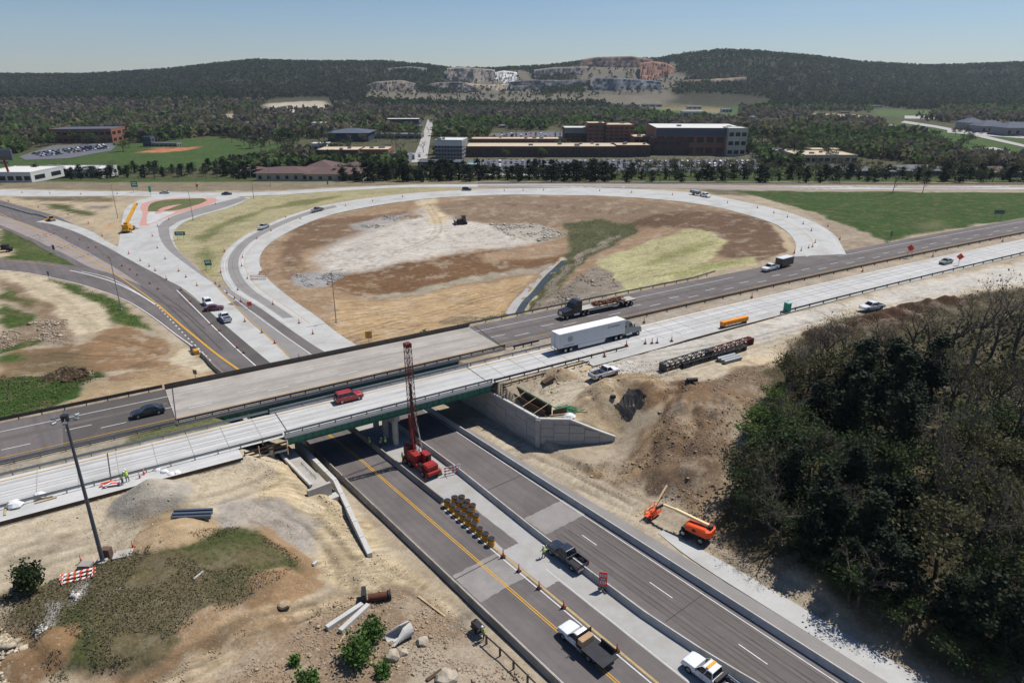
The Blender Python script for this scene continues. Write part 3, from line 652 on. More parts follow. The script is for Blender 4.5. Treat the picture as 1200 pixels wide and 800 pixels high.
# --- painted lines of the approach
L = .074
struct(line_strip('lane_line', [(0,250.5),(30,264),(60,278.5),(100,300),(130,318),(160,338),(185,357),(205,375),(228,394),(252,414),(285,437)], .3, M_YELL, L))
struct(line_strip('lane_line', [(185,357),(205,375),(228,394),(252,414),(285,437)], .5, M_YELL, L + .004))
struct(line_strip('lane_line', [(207,340),(222,355),(247,380),(275,407),(300,429)], .26, M_WHITE, L))
struct(line_strip('lane_line', [(0,317),(40,321),(82,330),(110,338),(140,348),(175,368),(205,391),(226,406),(240,416)], .25, M_WHITE, L))
struct(line_strip('lane_line', [(82,317),(105,322),(135,331),(160,343),(182,357)], .4, M_WHITE, L + .004))
struct(line_strip('lane_line', [(95,318),(125,324),(152,337),(182,357)], .25, M_WHITE, L))
struct(line_strip('lane_line', [(184,358),(200,375),(226,402),(248,424)], .3, M_WHITE, L, dash=(.9, 1.8)))
struct(line_strip('lane_line', [(0,305),(40,308),(70,312)], .2, M_YELL, L))
struct(line_strip('lane_line', [(232,311),(258,341),(290,372),(318,398),(340,418)], .2, M_YELL, L))
struct(line_strip('lane_line', [(262,340),(290,362),(325,388),(360,412),(376,424)], .22, M_WHITE, L))
for pts in ([(183,352),(210,362),(240,390),(260,410)], [(165,335),(190,352),(225,385),(250,412)], [(190,345),(215,362),(240,385)]):
    struct(line_strip('tyre_streak', pts, .35, M_ASPD, .07))
# --- highway carriageways
def hline(name, s0, s1, w, wd, m, lift=.06, dash=None):
    n = max(2, int((s1 - s0) / 6)); P = [hw(s0 + (s1 - s0) * i / n, w) for i in range(n + 1)]
    return struct(line_strip(name, P, wd, m, lift, world=True, zfun=hz, dash=dash, smooth=False))
def hsheet(name, s0, s1, w0, w1, m, lift):
    n = max(3, int((s1 - s0) / 8)); S = [s0 + (s1 - s0) * i / n for i in range(n + 1)]
    f0 = w0 if callable(w0) else (lambda s: w0); f1 = w1 if callable(w1) else (lambda s: w1)
    return struct(strip_sheet(name, [hw(s, f0(s)) for s in S], [hw(s, f1(s)) for s in S], m, lift, n=n + 1, k=3, world=True, zfun=hz, carve=False))
hsheet('highway_far', -60, 5.6, 104.9, 119.2, M_ASPD, .02); hsheet('highway_far', 63.8, 400, 105.2, 119.2, M_ASPH, .02)
hsheet('highway_far_old', -60, -9, 105.0, 119.1, M_ASPH, .026)
hsheet('highway_near', -60, 19.0, 92.2, 100.6, M_CONB, .02); hsheet('highway_near', 53, 400, 92.2, 100.6, M_CONB, .02)
hsheet('concrete_widening', 73, 400, lambda s: 89.6 if s > 90 else 88.9, 92.2, M_CONC, .016)
hsheet('slab_strip', -60, 12, 89.3, 92.2, M_CONB, .016)
for s0, s1 in ((-60, 400),):
    hline('lane_line', s0, s1, 115.9, .16, M_WHITE); hline('lane_line', s0, s1, 106.9, .14, M_YELL)
    hline('lane_line', s0, s1, 99.7, .15, M_YELL); hline('lane_line', s0, s1, 93.0, .13, M_WHITE)
hline('lane_line', -57.5, 400, 111.3, .16, M_WHITE, dash=(3.4, 8.8)); hline('lane_line', -53, 400, 109.4, .16, M_WHITE, dash=(3.4, 8.8))
hline('lane_line', -60, 400, 96.2, .13, M_WHITE, dash=(30, .05))
for s in (-3.8, 19.2, 53.2): struct(line_strip('joint_strip', [hw(s, 92.3), hw(s, 100.5)], .14, M_TYRE, .066, world=True, zfun=hz))
for s in (5.6, 63.8): struct(line_strip('joint_strip', [hw(s, 104.6), hw(s + 1.2, 119)], .16, M_TYRE, .066, world=True, zfun=hz))
M_CPATH = mat('old_deck_path', K(172, 164, 155), .9, .1, .3, spec=.2, dirt=K(186, 179, 170), dirt_amt=.7, streak=HANG)
M_CWP = mat('concrete_wheel_path', K(206, 205, 202), .88, .1, .3, spec=.2, dirt=K(182, 178, 172), dirt_amt=.8, streak=HANG)
for w_, wd_ in ((94.1, .7), (95.6, .6), (97.2, .7), (98.9, .6)): hline('wheel_path', -60, 400, w_, wd_, M_CWP, .048)
hline('tyre_streak', -60, 5.4, 113.2, 1.1, M_WORN, .045); hline('tyre_streak', 64.2, 400, 113.2, 1.1, M_WORN, .045); hline('tyre_streak', 6, 63.5, 113.2, 1.3, M_CPATH, .045); hline('tyre_streak', 6, 63.5, 109.2, 1.2, M_CPATH, .045); hline('tyre_streak', 64, 400, 108.4, .9, M_WORN, .045)
# sawn transverse joints
jm = MB()
for i in range(110):
    s = -58 + i * 4.6
    if 17 < s < 55: continue
    a, b = hw(s, 92.4), hw(s, 100.4); jm.bar((*a, ZH + .062), (*b, ZH + .062), .07, .004)
struct(jm.build('joint_strip', M_CONO))
jm = MB(); A_, B_ = smooth_line(GV(OUT), 110), smooth_line(GV(INN), 110)
for a, b in list(zip(A_, B_))[4:106]: jm.bar((a[0], a[1], Tz(*a) + .072), (b[0], b[1], Tz(*b) + .072), .08, .004)
struct(jm.build('joint_strip', M_CONO))
# merge wedge from the loop onto the highway
struct(strip_sheet('merge_lane', [(992,298),(960,306),(900,320),(860,330)], [(930,301),(915,306),(885,315),(860,325)], M_ASPH, .064, n=30, k=3, carve=False))
# ------------------------------------------------------------------ finish the terrain sheet
TZs = TZ.copy()
amp = .10 + .55 * trk + .12 * tgr
nz = (fbm(TX, TY, 3.2, 4, 21) - .5) * amp + (fbm(TX, TY, 22, 3, 31) - .5) * .5 * (TY < 400)
pm = np.zeros(NV)
for P in paved_masks:
    i, m_ = poly_mask(P, .9, TX, TY); pm[i] = np.maximum(pm[i], m_)
hs = TX * AX[0] + TY * AX[1]; hwv = TX * AN[0] + TY * AN[1] + 4.0 * np.maximum(0, (hs - 110) / 158) ** 2
onh = (hwv > 88.8) & (hwv < 121) & (hs > -90) & (hs < 430) & ((seg_q(TX, TY) < 30) | (seg_q(TX, TY) > 64))
pm = np.maximum(pm, onh * 1.0)
TZ = TZ + nz * (1 - pm) - .10 * pm
def mound(cx, cy, h, rx, ry, rot=0, rgb=None, rough=.5, shape=1.0, grass=0, rock=.6):
    """heap shaped into the terrain sheet"""
    R_ = max(rx, ry) * 1.3
    ii = np.nonzero((np.abs(TX - cx) < R_) & (np.abs(TY - cy) < R_))[0]
    x = TX[ii]; y = TY[ii]
    dx = (x - cx) * cos(rot) + (y - cy) * sin(rot); dy = -(x - cx) * sin(rot) + (y - cy) * cos(rot)
    rr = np.sqrt((dx / rx) ** 2 + (dy / ry) ** 2) + (fbm(x, y, 2.2, 3, 41) - .5) * .35 * rough
    k = np.clip(1 - rr, 0, 1) ** shape
    TZ[ii] += h * k * (1 + (fbm(x, y, 1.2, 3, 43) - .5) * rough)
    if rgb is not None:
        mk = sstep(.0, .12, k); tcol[ii] = tcol[ii] * (1 - mk[:, None]) + np.array(K(*rgb)) * mk[:, None]
        trk[ii] = trk[ii] * (1 - mk) + rock * mk; tgr[ii] = tgr[ii] * (1 - mk) + grass * mk
mx, my = G(178, 585); mound(mx, my, 3.0, 5.0, 3.6, R(30), (176,168,154), .12, .95, rock=.1)
mx, my = G(206, 625); mound(mx, my, 1.1, 5.0, 3.6, R(20), (186,160,124), .3, .9, rock=.1)
mx, my = G(80, 441); mound(mx, my, 1.9, 4.8, 3.4, R(20), (84,66,50), .9, .7, rock=1)
mx, my = G(735, 462); mound(mx, my, 1.8, 7.5, 5.0, R(25), (178,154,120), .3, 1.0, rock=.3)
for i, (px, py) in enumerate([(1112,352),(1088,356),(1068,360),(1046,366),(1030,372),(1010,380),(985,387),(960,392),(1066,371),(1040,379)]):
    mx, my = G(px, py + 2); mound(mx, my, 2.0, 3.4, 1.9, R(-12), (92,68,52), .6, .6, rock=.7)
mx, my = G(806, 455); mound(mx, my, 1.5, 4, 3, 0, (138,108,80), .8, .8); mx, my = G(655, 440); mound(mx, my, 1.5, 3.6, 2.2, 0, (182,160,130), .6, .9)
for px, py, h, rx, rgb in ((175,428,1.2,4,(150,122,92)),(150,442,.9,4,(160,134,104)),(30,785,1.4,4,(140,112,82)),(60,760,.8,3,(150,120,86)),(12,765,1.0,3,(160,134,104)),(480,255,1.2,6,(150,130,108)),(335,690,.8,4,(164,134,100)),(260,738,.8,4,(164,136,104)),(815,520,1.0,6,(126,104,84)),(790,560,1.2,5,(122,100,80)),(300,735,.7,4,(176,150,116)),(540,375,.8,6,(150,130,100)),(330,318,.9,8,(150,122,94)),(1005,262,.4,8,None)):
    mx, my = G(px, py); mound(mx, my, h, rx, rx * .6, R(25), rgb, .8, .8)
for px, py, h, rx, ry, rgb in ((805,478,2.2,6,3.4,(140,114,88)),(835,492,1.8,6,3.5,(134,110,86)),(790,515,1.6,5,3,(146,120,92)),(822,540,1.8,6,3,(128,106,86)),(775,548,1.2,4,2.6,(140,116,90)),(700,470,1.6,6,3.2,(188,166,134)),(765,462,1.6,4,2.6,(150,120,90)),(850,470,1.5,5,3,(146,122,96))):
    mx, my = G(px, py); mound(mx, my, h, rx, ry, R(50), rgb, 1.0, .85)
gi, gm = poly_mask(GV([(0,700),(100,668),(205,640),(280,620),(318,640),(355,662),(330,688),(230,738),(150,788),(60,800),(40,768),(0,735),(-60,740),(-60,715)]), .9); TZ[gi] += .9 * gm
def rut(pts, gauge=2.0, wd=.42, dark=.64, depth=.15):
    """a pair of wheel ruts pressed into the ground"""
    P = smooth_line(GV(pts), 60); lo = P.min(0) - 4; hi = P.max(0) + 4; ii = np.nonzero((TX > lo[0]) & (TX < hi[0]) & (TY > lo[1]) & (TY < hi[1]))[0]
    x = TX[ii]; y = TY[ii]; dm = np.full(len(ii), 99.0)
    for a, b in zip(P[:-1], P[1:]):
        ab = b - a; t = np.clip(((x - a[0]) * ab[0] + (y - a[1]) * ab[1]) / (ab @ ab + 1e-9), 0, 1); dm = np.minimum(dm, np.hypot(x - a[0] - t * ab[0], y - a[1] - t * ab[1]))
    dm = dm + (fbm(x, y, 3, 2, 5) - .5) * .5
    k = np.exp(-((dm - gauge / 2) / wd) ** 2) * (.45 + .75 * fbm(x, y, 6, 3, 8)); e = np.exp(-((dm - gauge / 2 - wd * 1.6) / wd) ** 2)
    TZ[ii] += (e * .6 - k) * depth; tcol[ii] *= (1 - (1 - dark) * k + .10 * e)[:, None]
for pts, g in (([(150,806),(240,765),(330,722),(420,700)], 2.0), ([(180,806),(280,752),(360,716)], 2.2), ([(345,560),(390,610),(430,660),(520,710)], 2.0), ([(355,600),(395,640),(440,700)], 2.2), ([(20,650),(120,625),(250,590),(320,560)], 2.0), ([(0,672),(100,640),(220,600)], 2.2), ([(320,590),(380,620),(420,690),(350,720)], 2.0),
    ([(640,460),(720,445),(830,425),(930,395)], 2.0), ([(660,480),(740,455),(800,440)], 2.0), ([(720,420),(850,405),(960,378),(1080,350)], 2.0), ([(690,555),(740,545),(785,490),(790,455)], 2.0), ([(560,495),(640,535),(740,585),(840,640),(960,710)], 2.0), ([(600,530),(700,575),(800,625)], 2.2),
    ([(400,395),(470,375),(560,352),(610,335)], 2.4), ([(395,375),(470,362),(560,342)], 2.4), ([(420,400),(500,380),(570,362)], 2.2), ([(500,240),(520,270),(480,295),(400,305)], 2.4), ([(505,240),(560,272),(600,280)], 2.4), ([(380,300),(450,285),(540,275)], 2.4), ([(20,322),(70,350),(110,385)], 2.0), ([(120,395),(160,405),(190,412)], 2.0), ([(60,415),(120,420),(180,415)], 2.0), ([(10,236),(70,248),(130,280)], 2.2), ([(110,440),(170,438),(230,425)], 2.0), ([(400,320),(480,308),(590,292)], 2.4), ([(540,238),(640,240),(740,250)], 2.4)):
    rut(pts, g)
# leave out what lies beyond the sides of the view and far behind the hills
ny, nx = GX.shape
idx = np.arange(NV).reshape(ny, nx)
F = np.stack([idx[:-1, :-1], idx[:-1, 1:], idx[1:, 1:], idx[1:, :-1]], -1).reshape(-1, 4)
kf = keep_w[F].all(1); F = F[kf]
used = np.zeros(NV, bool); used[F] = True; remap = np.cumsum(used) - 1
def terrain_mat():
    m = bpy.data.materials.new('terrain'); m.use_nodes = True; nt = m.node_tree; N = nt.nodes; Lk = nt.links
    b = N['Principled BSDF']; b.inputs['Roughness'].default_value = .95; b.inputs['Specular IOR Level'].default_value = .1
    at = N.new('ShaderNodeAttribute'); at.attribute_name = 'col'; tx = N.new('ShaderNodeAttribute'); tx.attribute_name = 'tex'
    sp = N.new('ShaderNodeSeparateXYZ'); Lk.new(tx.outputs['Vector'], sp.inputs[0])
    pos = N.new('ShaderNodeNewGeometry').outputs['Position']
    def noise(s, d=4, r=.55, vec=None):
        n = N.new('ShaderNodeTexNoise'); n.inputs['Scale'].default_value = s; n.inputs['Detail'].default_value = d; n.inputs['Roughness'].default_value = r
        Lk.new(vec or pos, n.inputs['Vector']); return n.outputs[0]
    def rng(v, a, b_, c, d):
        n = N.new('ShaderNodeMapRange'); n.inputs[1].default_value = a; n.inputs[2].default_value = b_; n.inputs[3].default_value = c; n.inputs[4].default_value = d; Lk.new(v, n.inputs[0]); return n.outputs[0]
    def mul(a, b_):
        n = N.new('ShaderNodeMath'); n.operation = 'MULTIPLY'
        for i, v in enumerate((a, b_)):
            if isinstance(v, (int, float)): n.inputs[i].default_value = v
            else: Lk.new(v, n.inputs[i])
        return n.outputs[0]
    def mixc(f, a, b_):
        n = N.new('ShaderNodeMix'); n.data_type = 'RGBA'; Lk.new(f, n.inputs[0])
        for i, v in ((6, a), (7, b_)):
            if isinstance(v, tuple): n.inputs[i].default_value = (*v, 1)
            else: Lk.new(v, n.inputs[i])
        return n.outputs[2]
    def scl(c, f):
        n = N.new('ShaderNodeVectorMath'); n.operation = 'SCALE'; Lk.new(c, n.inputs[0]); Lk.new(f, n.inputs['Scale']); return n.outputs[0]
    big = rng(noise(.07, 5), .3, .7, .86, 1.14); med = rng(noise(.9, 5, .6), .3, .7, .84, 1.16); fin = rng(noise(5.5, 3, .6), .3, .7, .85, 1.15)
    c = scl(scl(scl(at.outputs['Color'], big), med), fin)
    inv = N.new('ShaderNodeMath'); inv.operation = 'SUBTRACT'; inv.inputs[0].default_value = 1; Lk.new(sp.outputs[0], inv.inputs[1]); bare = inv.outputs[0]
    # churned earth: ragged paler and darker blotches, small clods
    c = mixc(mul(sp.outputs[0], rng(noise(.22, 10, .7), .50, .60, 0, .55)), c, K(126, 110, 84))
    c = mixc(mul(bare, rng(noise(.16, 12, .72), .52, .60, 0, .34)), c, K(214, 200, 176))
    c = mixc(mul(bare, rng(noise(.23, 12, .74), .53, .62, 0, .36)), c, K(120, 98, 76))
    c = mixc(mul(bare, rng(noise(3.4, 6, .75), .60, .70, 0, .5)), c, K(92, 76, 60))
    c = mixc(mul(bare, rng(noise(4.6, 6, .75), .62, .72, 0, .5)), c, K(222, 212, 194))
    # grass: blades patches of darker, greener and of straw colour
    c = mixc(mul(sp.outputs[0], rng(noise(1.6, 6, .7), .48, .62, 0, .75)), c, K(44, 62, 24))
    c = mixc(mul(sp.outputs[0], rng(noise(.5, 6, .7), .55, .72, 0, .5)), c, K(150, 138, 96))
    # loose stones
    vo = N.new('ShaderNodeTexVoronoi'); vo.inputs['Scale'].default_value = 2.2; vo.inputs['Randomness'].default_value = 1; Lk.new(pos, vo.inputs['Vector'])
    stone = rng(vo.outputs['Distance'], .16, .30, 1, 0)
    c = mixc(mul(mul(sp.outputs[1], stone), rng(noise(.8, 3), .45, .6, 0, .75)), c, K(206, 198, 184))
    c = mixc(mul(sp.outputs[1], rng(noise(2.8, 5, .7), .5, .66, 0, .6)), c, K(96, 78, 62))
    # wheel and blade tracks
    mp = N.new('ShaderNodeMapping'); mp.vector_type = 'TEXTURE'; mp.inputs['Rotation'].default_value = (0, 0, R(24)); mp.inputs['Scale'].default_value = (8, .9, 3); wq = N.new('ShaderNodeTexNoise'); wq.inputs['Scale'].default_value = .06; wq.inputs['Detail'].default_value = 2; Lk.new(pos, wq.inputs['Vector']); ws = N.new('ShaderNodeVectorMath'); ws.operation = 'MULTIPLY_ADD'; ws.inputs[1].default_value = (14, 14, 0); Lk.new(wq.outputs['Color'], ws.inputs[0]); Lk.new(pos, ws.inputs[2]); Lk.new(ws.outputs[0], mp.inputs[0])
    wv = noise(1.6, 4, .6, mp.outputs[0])
    wr = N.new('ShaderNodeMix'); wr.data_type = 'RGBA'
    c = scl(c, rng(mul(rng(wv, .32, .68, -1, 1), sp.outputs[2]), -1, 1,   .70, 1.30))
    Lk.new(c, b.inputs['Base Color'])
    bp = N.new('ShaderNodeBump'); bp.inputs['Strength'].default_value = .6; bp.inputs['Distance'].default_value = .18
    Lk.new(noise(3.2, 5, .65), bp.inputs['Height']); Lk.new(bp.outputs[0], b.inputs['Normal'])
    return m
M_TERR = terrain_mat()
ter = np_mesh('terrain', np.column_stack([TX, TY, TZ])[used], remap[F], M_TERR, smooth=True); struct(ter)
set_col(ter, 'col', np.clip(tcol[used], 0, 1))
at = ter.data.attributes.new('tex', 'FLOAT_VECTOR', 'POINT'); at.data.foreach_set('vector', np.column_stack([tgr, trk, ttr])[used].astype(np.float32).ravel())
# final height lookup on the finished sheet
def GH(x, y):
    i = min(max(int(np.searchsorted(gx, x)), 1), len(gx) - 1); j = min(max(int(np.searchsorted(gy, y)), 1), len(gy) - 1)
    fx = (x - gx[i - 1]) / (gx[i] - gx[i - 1]); fy = (y - gy[j - 1]) / (gy[j] - gy[j - 1])
    Z = TZ.reshape(ny, nx)
    return float((Z[j - 1, i - 1] * (1 - fx) + Z[j - 1, i] * fx) * (1 - fy) + (Z[j, i - 1] * (1 - fx) + Z[j, i] * fx) * fy)
def S3(px, py):
    """standing point on the finished ground"""
    x, y = G(px, py); return (x, y, GH(x, y))
def Rz(px, py):
    """point on a pavement (smooth level)"""
    x, y = G(px, py); return (x, y, Tz(x, y) + .06)
# ------------------------------------------------------------------ bridges
M_GREEN = mat('girder_green_paint', lin((60, 122, 98)), .55, .15, .8, spec=.4, dirt=lin((80, 74, 62)), dirt_amt=.25)
M_CWALL = mat('cast_concrete', K(196, 190, 180), .85, .08, .9, spec=.2, dirt=K(160, 150, 138), dirt_amt=.6)
M_CWHITE = mat('fresh_concrete', K(216, 214, 208), .85, .06, 1.2, spec=.2, dirt=K(190, 186, 178), dirt_amt=.5)
M_GALV = mat('galvanised_steel', K(150, 156, 160), .45, .08, 1.5, metal=.55, spec=.5)
M_RUST = mat('weathered_brown_rail', K(100, 92, 86), .8, .18, 1.2, dirt=K(82, 66, 54), dirt_amt=.5)
M_WOOD = mat('raw_lumber', K(208, 182, 138), .85, .15, 2.5, dirt=K(160, 134, 98), dirt_amt=.5)
M_WOODD = mat('dark_formwork', K(96, 76, 58), .9, .2, 2.5)
M_STEEL = mat('dark_steel', lin((64, 64, 68)), .5, .15, 2, metal=.6, spec=.5)
M_PANEL = mat('precast_panel', K(186, 184, 180), .88, .07, .7, spec=.2, dirt=K(160, 156, 150), dirt_amt=.5)
def hbox(mb, s0, s1, w0, w1, z0, z1, skew=.0):
    """a box along the highway; its ends follow the skew of the bridge"""
    k = lambda s, w: (*hw(s + (w - 100) * skew, w),)
    a = [k(s0, w0), k(s1, w0), k(s1, w1), k(s0, w1)]
    return mb.prism(a, z0, z1)
def make_bridge(label, s0, s1, w0, w1, deck_m, para_m, near):
    t = thing('road_bridge', label, 'bridge', (*hw(s0, w0), 0))
    M0 = Matrix.Translation(t.location).inverted()
    def P(name, mb, m, par=t, bev=0):
        o = mb.build(name, m, None, bevel=bev); o.parent = par
        if par is t: o.matrix_parent_inverse = M0
        return o
    deck = P('deck', hbox(MB(), s0, s1, w0, w1, ZH - .25, ZH + .03), deck_m)
    for k in range(5):
        w = w0 + .26 + (w1 - w0 - .52) * k / 4
        g = MB(); hbox(g, s0 + .4, s1 - .4, w - .05, w + .05, ZH - 1.35, ZH - .28); hbox(g, s0 + .4, s1 - .4, w - .22, w + .22, ZH - 1.39, ZH - 1.34)
        hbox(g, s0 + .4, s1 - .4, w - .22, w + .22, ZH - .30, ZH - .255)
        if k in (0, 4):
            sgn = -1 if k == 0 else 1
            n = int((s1 - s0) / 1.1)
            for i in range(n): hbox(g, s0 + .8 + i * 1.1, s0 + .84 + i * 1.1, min(w, w + sgn * .2), max(w, w + sgn * .2), ZH - 1.34, ZH - .30)
        P('girder', g, M_GREEN)
    smid = hw_s_for_q(46.9, (w0 + w1) / 2)
    P('pier_cap', MB().bar(hw(hw_s_for_q(46.9, w0 + .3), w0 + .3, ZH - 1.95), hw(hw_s_for_q(46.9, w1 - .3), w1 - .3, ZH - 1.95), .9, 1.05), M_CWALL)
    ncol = 3
    for i in range(ncol):
        w = w0 + 1.2 + (w1 - w0 - 2.4) * i / (ncol - 1); c = hw(hw_s_for_q(46.9, w), w)
        P('column', MB().tube((*c, 0), (*c, ZH - 2.3), .5, n=14), M_CWALL)
    return t, P
def hw_s_for_q(q, w):
    # station on the highway line w that lies at lower-road offset q
    return (q - w * (AN[0] * BM[0] + AN[1] * BM[1])) / (AX[0] * BM[0] + AX[1] * BM[1])
brN, PN = make_bridge('white concrete deck bridge with green girders nearest the drill rig', 18.4, 53.6, 91.9, 100.9, M_CONB, M_CWALL, True)
brF, PF = make_bridge('older grey concrete bridge with brown side rail behind the new one', 5.7, 63.7, 104.2, 119.4, M_CONO, M_RUST, False)
def parapet(P, s0, s1, w, m, m_rail, hc, hr, thick=.3, post=2.4, two=True, frm=None):
    par = P('parapet', hbox(MB(), s0, s1, w - thick / 2, w + thick / 2, ZH + .02, ZH + hc), m)
    r = MB(); hbox(r, s0, s1, w - .09, w + .09, ZH + hr - .3, ZH + hr)
    if two: hbox(r, s0, s1, w - .05, w + .05, ZH + hc + .12, ZH + hc + .22)
    P('rail', r, m_rail)
    n = int((s1 - s0) / post)
    for i in range(n + 1):
        s = s0 + .2 + (s1 - s0 - .4) * i / n
        P('rail_post', hbox(MB(), s - .07, s + .07, w - .1, w + .1, ZH + hc, ZH + hr - .15), m_rail)
parapet(PN, 18.4, 53.6, 92.1, M_CWHITE, M_GALV, .22, .95)
parapet(PN, 18.4, 53.6, 100.6, M_CWHITE, M_GALV, .25, .9)
parapet(PF, 5.7, 63.7, 104.4, M_CWALL, M_RUST, .35, 1.0)
parapet(PF, 5.7, 63.7, 119.2, M_RUST, M_RUST, .7, .95, thick=.35, two=False, post=6)
# abutment faces under the far bridge and sloping paving under the decks
def abut(label, q, w0, w1, name='abutment_wall'):
    a = hw(hw_s_for_q(q, w0), w0); b = hw(hw_s_for_q(q, w1), w1)
    o = MB().bar((*a, 2.9), (*b, 2.9), .6, 6.0).build(name, M_CWALL); return tag(o, label, 'wall')
abut('low concrete abutment under the left end of the two bridges', 27.6, 92.5, 119)
# sawn face under the far bridge on the right
abut('concrete abutment under the right end of the older bridge', 66.0, 100.2, 119.5)
# ------------------------------------------------------------------ guard rails
PROF = [(-.03, .42), (.05, .46), (.0, .52), (.06, .58), (-.0, .64), (.05, .70), (-.03, .74), (-.06, .58)]
def guardrail(label, pts, m=M_GALV, post_m=None, spacing=3.8, zs=None, group='guard rails along the highway', beam_h=.42, h=.8):
    pts = [Vector(p) for p in pts]; t = thing('guard_rail', label, 'guard rail', pts[0], 0, group)
    o0 = pts[0]; mb = MB(); rings = []
    for i, p in enumerate(pts):
        d = (pts[min(i + 1, len(pts) - 1)] - pts[max(i - 1, 0)]); d.z = 0; d.normalize(); nrm = Vector((-d.y, d.x, 0))
        rings.append([p - o0 + nrm * a + Vector((0, 0, h - beam_h + (zz - .42) / .32 * beam_h)) for a, zz in PROF])
    mb.rings(rings); mb.build('rail_beam', m, t)
    L = 0; nxt = .3; pm = None
    for a, b in zip(pts[:-1], pts[1:]):
        d = b - a; l = d.length
        while nxt < L + l:
            p = a + d * ((nxt - L) / l) - o0; ang = atan2(d.y, d.x)
            if pm is None:
                mb = MB().box((0, 0, h / 2 - .15), (.14, .2, h + .3)); o = mb.build('rail_post', post_m or m, t); pm = o.data
            else:
                o = bpy.data.objects.new('rail_post', pm); COL.objects.link(o); o.parent = t
            o.location = p; o.rotation_euler = (0, 0, ang); nxt += spacing
        L += l
    return t
def hpath(s0, s1, w, step=8): 
    n = max(2, int((s1 - s0) / step)); return [hw(s0 + (s1 - s0) * i / n, w, ZH - .02) for i in range(n + 1)]
guardrail('galvanised guard rail on the near side of the new carriageway left of the bridge', hpath(-30, 18.2, 92.1), spacing=3)
guardrail('galvanised guard rail at the median of the new carriageway left of the bridge', hpath(-30, 18.2, 100.7), spacing=3)
guardrail('galvanised guard rail in the median beside the old carriageway left of the bridge', hpath(-30, 5.4, 104.5), spacing=3)
guardrail('steel guard rail on the grassy far side of the highway left of the bridge', hpath(-30, 5.4, 119.5), m=M_RUST, spacing=3, beam_h=.6, h=.9)
guardrail('steel guard rail on the far highway side below the straw slope', hpath(64, 130, 119.9) + [hw(140, 121.5, ZH)], spacing=4)
guardrail('low dark guard rail in the median right of the bridge beside the trucks', hpath(76, 300, 104.6), m=M_RUST, spacing=6)
guardrail('short galvanised guard rail at the median just behind the box trailer', hpath(53.8, 72, 100.7), spacing=3)
guardrail('brown guard rail at near edge of the new carriageway right of the bridge', hpath(53.8, 84, 92.1), m=M_RUST, spacing=3)
guardrail('long dark guard rail edging the concrete road beside the green toilet', hpath(126, 300, 89.9), m=M_STEEL, spacing=5)
guardrail('thin guard rail along the outer road in front of the dark tree row', [(*G(px, py), Tz(*G(px, py)) + .1) for px, py in ((560,216.2),(700,215.4),(850,216),(1000,216.6),(1150,217.2),(1260,217.8))], spacing=8)
# short loose rail piece with a wooden end at the old joint
guardrail('dark rail section lying by the joint behind the box trailer', hpath(65, 71, 103.6), m=M_STEEL, spacing=2)
# ------------------------------------------------------------------ concrete barrier segments (each one a piece that can be lifted)
JP = [(-.31, 0), (-.31, .08), (-.14, .33), (-.08, .82), (.08, .82), (.14, .33), (.31, .08), (.31, 0)]
M_BARR = mat('barrier_concrete', K(176, 168, 156), .88, .12, 1.1, spec=.2, dirt=K(128, 118, 106), dirt_amt=.6, rand=.12)
M_BARN = mat('barrier_concrete_new', K(206, 203, 196), .88, .08, 1.1, spec=.2, dirt=K(170, 162, 150), dirt_amt=.5, rand=.08)
def barrier_mesh(L, m, name):
    mb = MB(); mb.add([(-L / 2 + .01, y, z) for y, z in JP] + [(L / 2 - .01, y, z) for y, z in JP],
       [tuple(range(8))[::-1], tuple(range(8, 16))] + [(i, (i + 1) % 8, 8 + (i + 1) % 8, 8 + i) for i in range(8)])
    return mb.build(name, m)
def barrier_run(pts, label, group, m=M_BARR, L=3.8, z=.03, taper_end=False):
    pts = [Vector((p[0], p[1], 0)) for p in pts]; d = [0]
    for a, b in zip(pts[:-1], pts[1:]): d.append(d[-1] + (b - a).length)
    n = max(1, int(round(d[-1] / L))); LL = d[-1] / n; base = None
    at = lambda t: Vector([np.interp(t, d, [p[i] for p in pts]) for i in range(3)])
    for i in range(n):
        a, b = at(i * LL), at((i + 1) * LL); c = (a + b) / 2
        if base is None: base = barrier_mesh((b - a).length, m, 'concrete_barrier'); o = base
        else: o = bpy.data.objects.new('concrete_barrier', base.data); COL.objects.link(o)
        o.location = (c.x, c.y, z); o.rotation_euler = (0, 0, atan2(b.y - a.y, b.x - a.x)); tag(o, label, 'barrier', group)
def lrl(rq): return [lr(r, q) for r, q in rq]
barrier_run(lrl([(25, 35.35), (108, 35.45)]), 'weathered concrete barrier segment on the gravel side of the underpass road', 'barriers on the gravel side of the underpass road')
barrier_run(lrl([(69.5, 43.75), (118, 43.5)]), 'weathered concrete barrier segment behind the yellow drums beside the drill rig', 'barriers behind the yellow drums')
barrier_run(lrl([(-8, 50.6), (22, 50.6), (29, 49.6), (37, 49.0), (55, 49.2), (75, 50.0), (110, 50.2)]), 'pale concrete barrier segment in the wavy median row by the dark pickup', 'barriers in the wavy median row', M_BARN)
barrier_run(lrl([(-8, 58.5), (60, 57.9), (112, 57.5)]), 'pale concrete barrier segment in the straight row next to the boom lift shoulder', 'barriers beside the right shoulder', M_BARN)
# plain dark barrier sections upper left
barrier_run([G(*p) for p in ((236,416),(244,424),(252,433),(262,441))], 'short concrete barrier segment running from the yellow crash cushion to the bridge', 'barriers at the crash cushion', M_BARR, z=.05)
barrier_run([G(*p) for p in ((0,241),(18,246),(35,251),(48,253),(58,257))], 'pale barrier segment between closed lanes at the far left', 'barriers at the far left', M_BARN, z=.06)
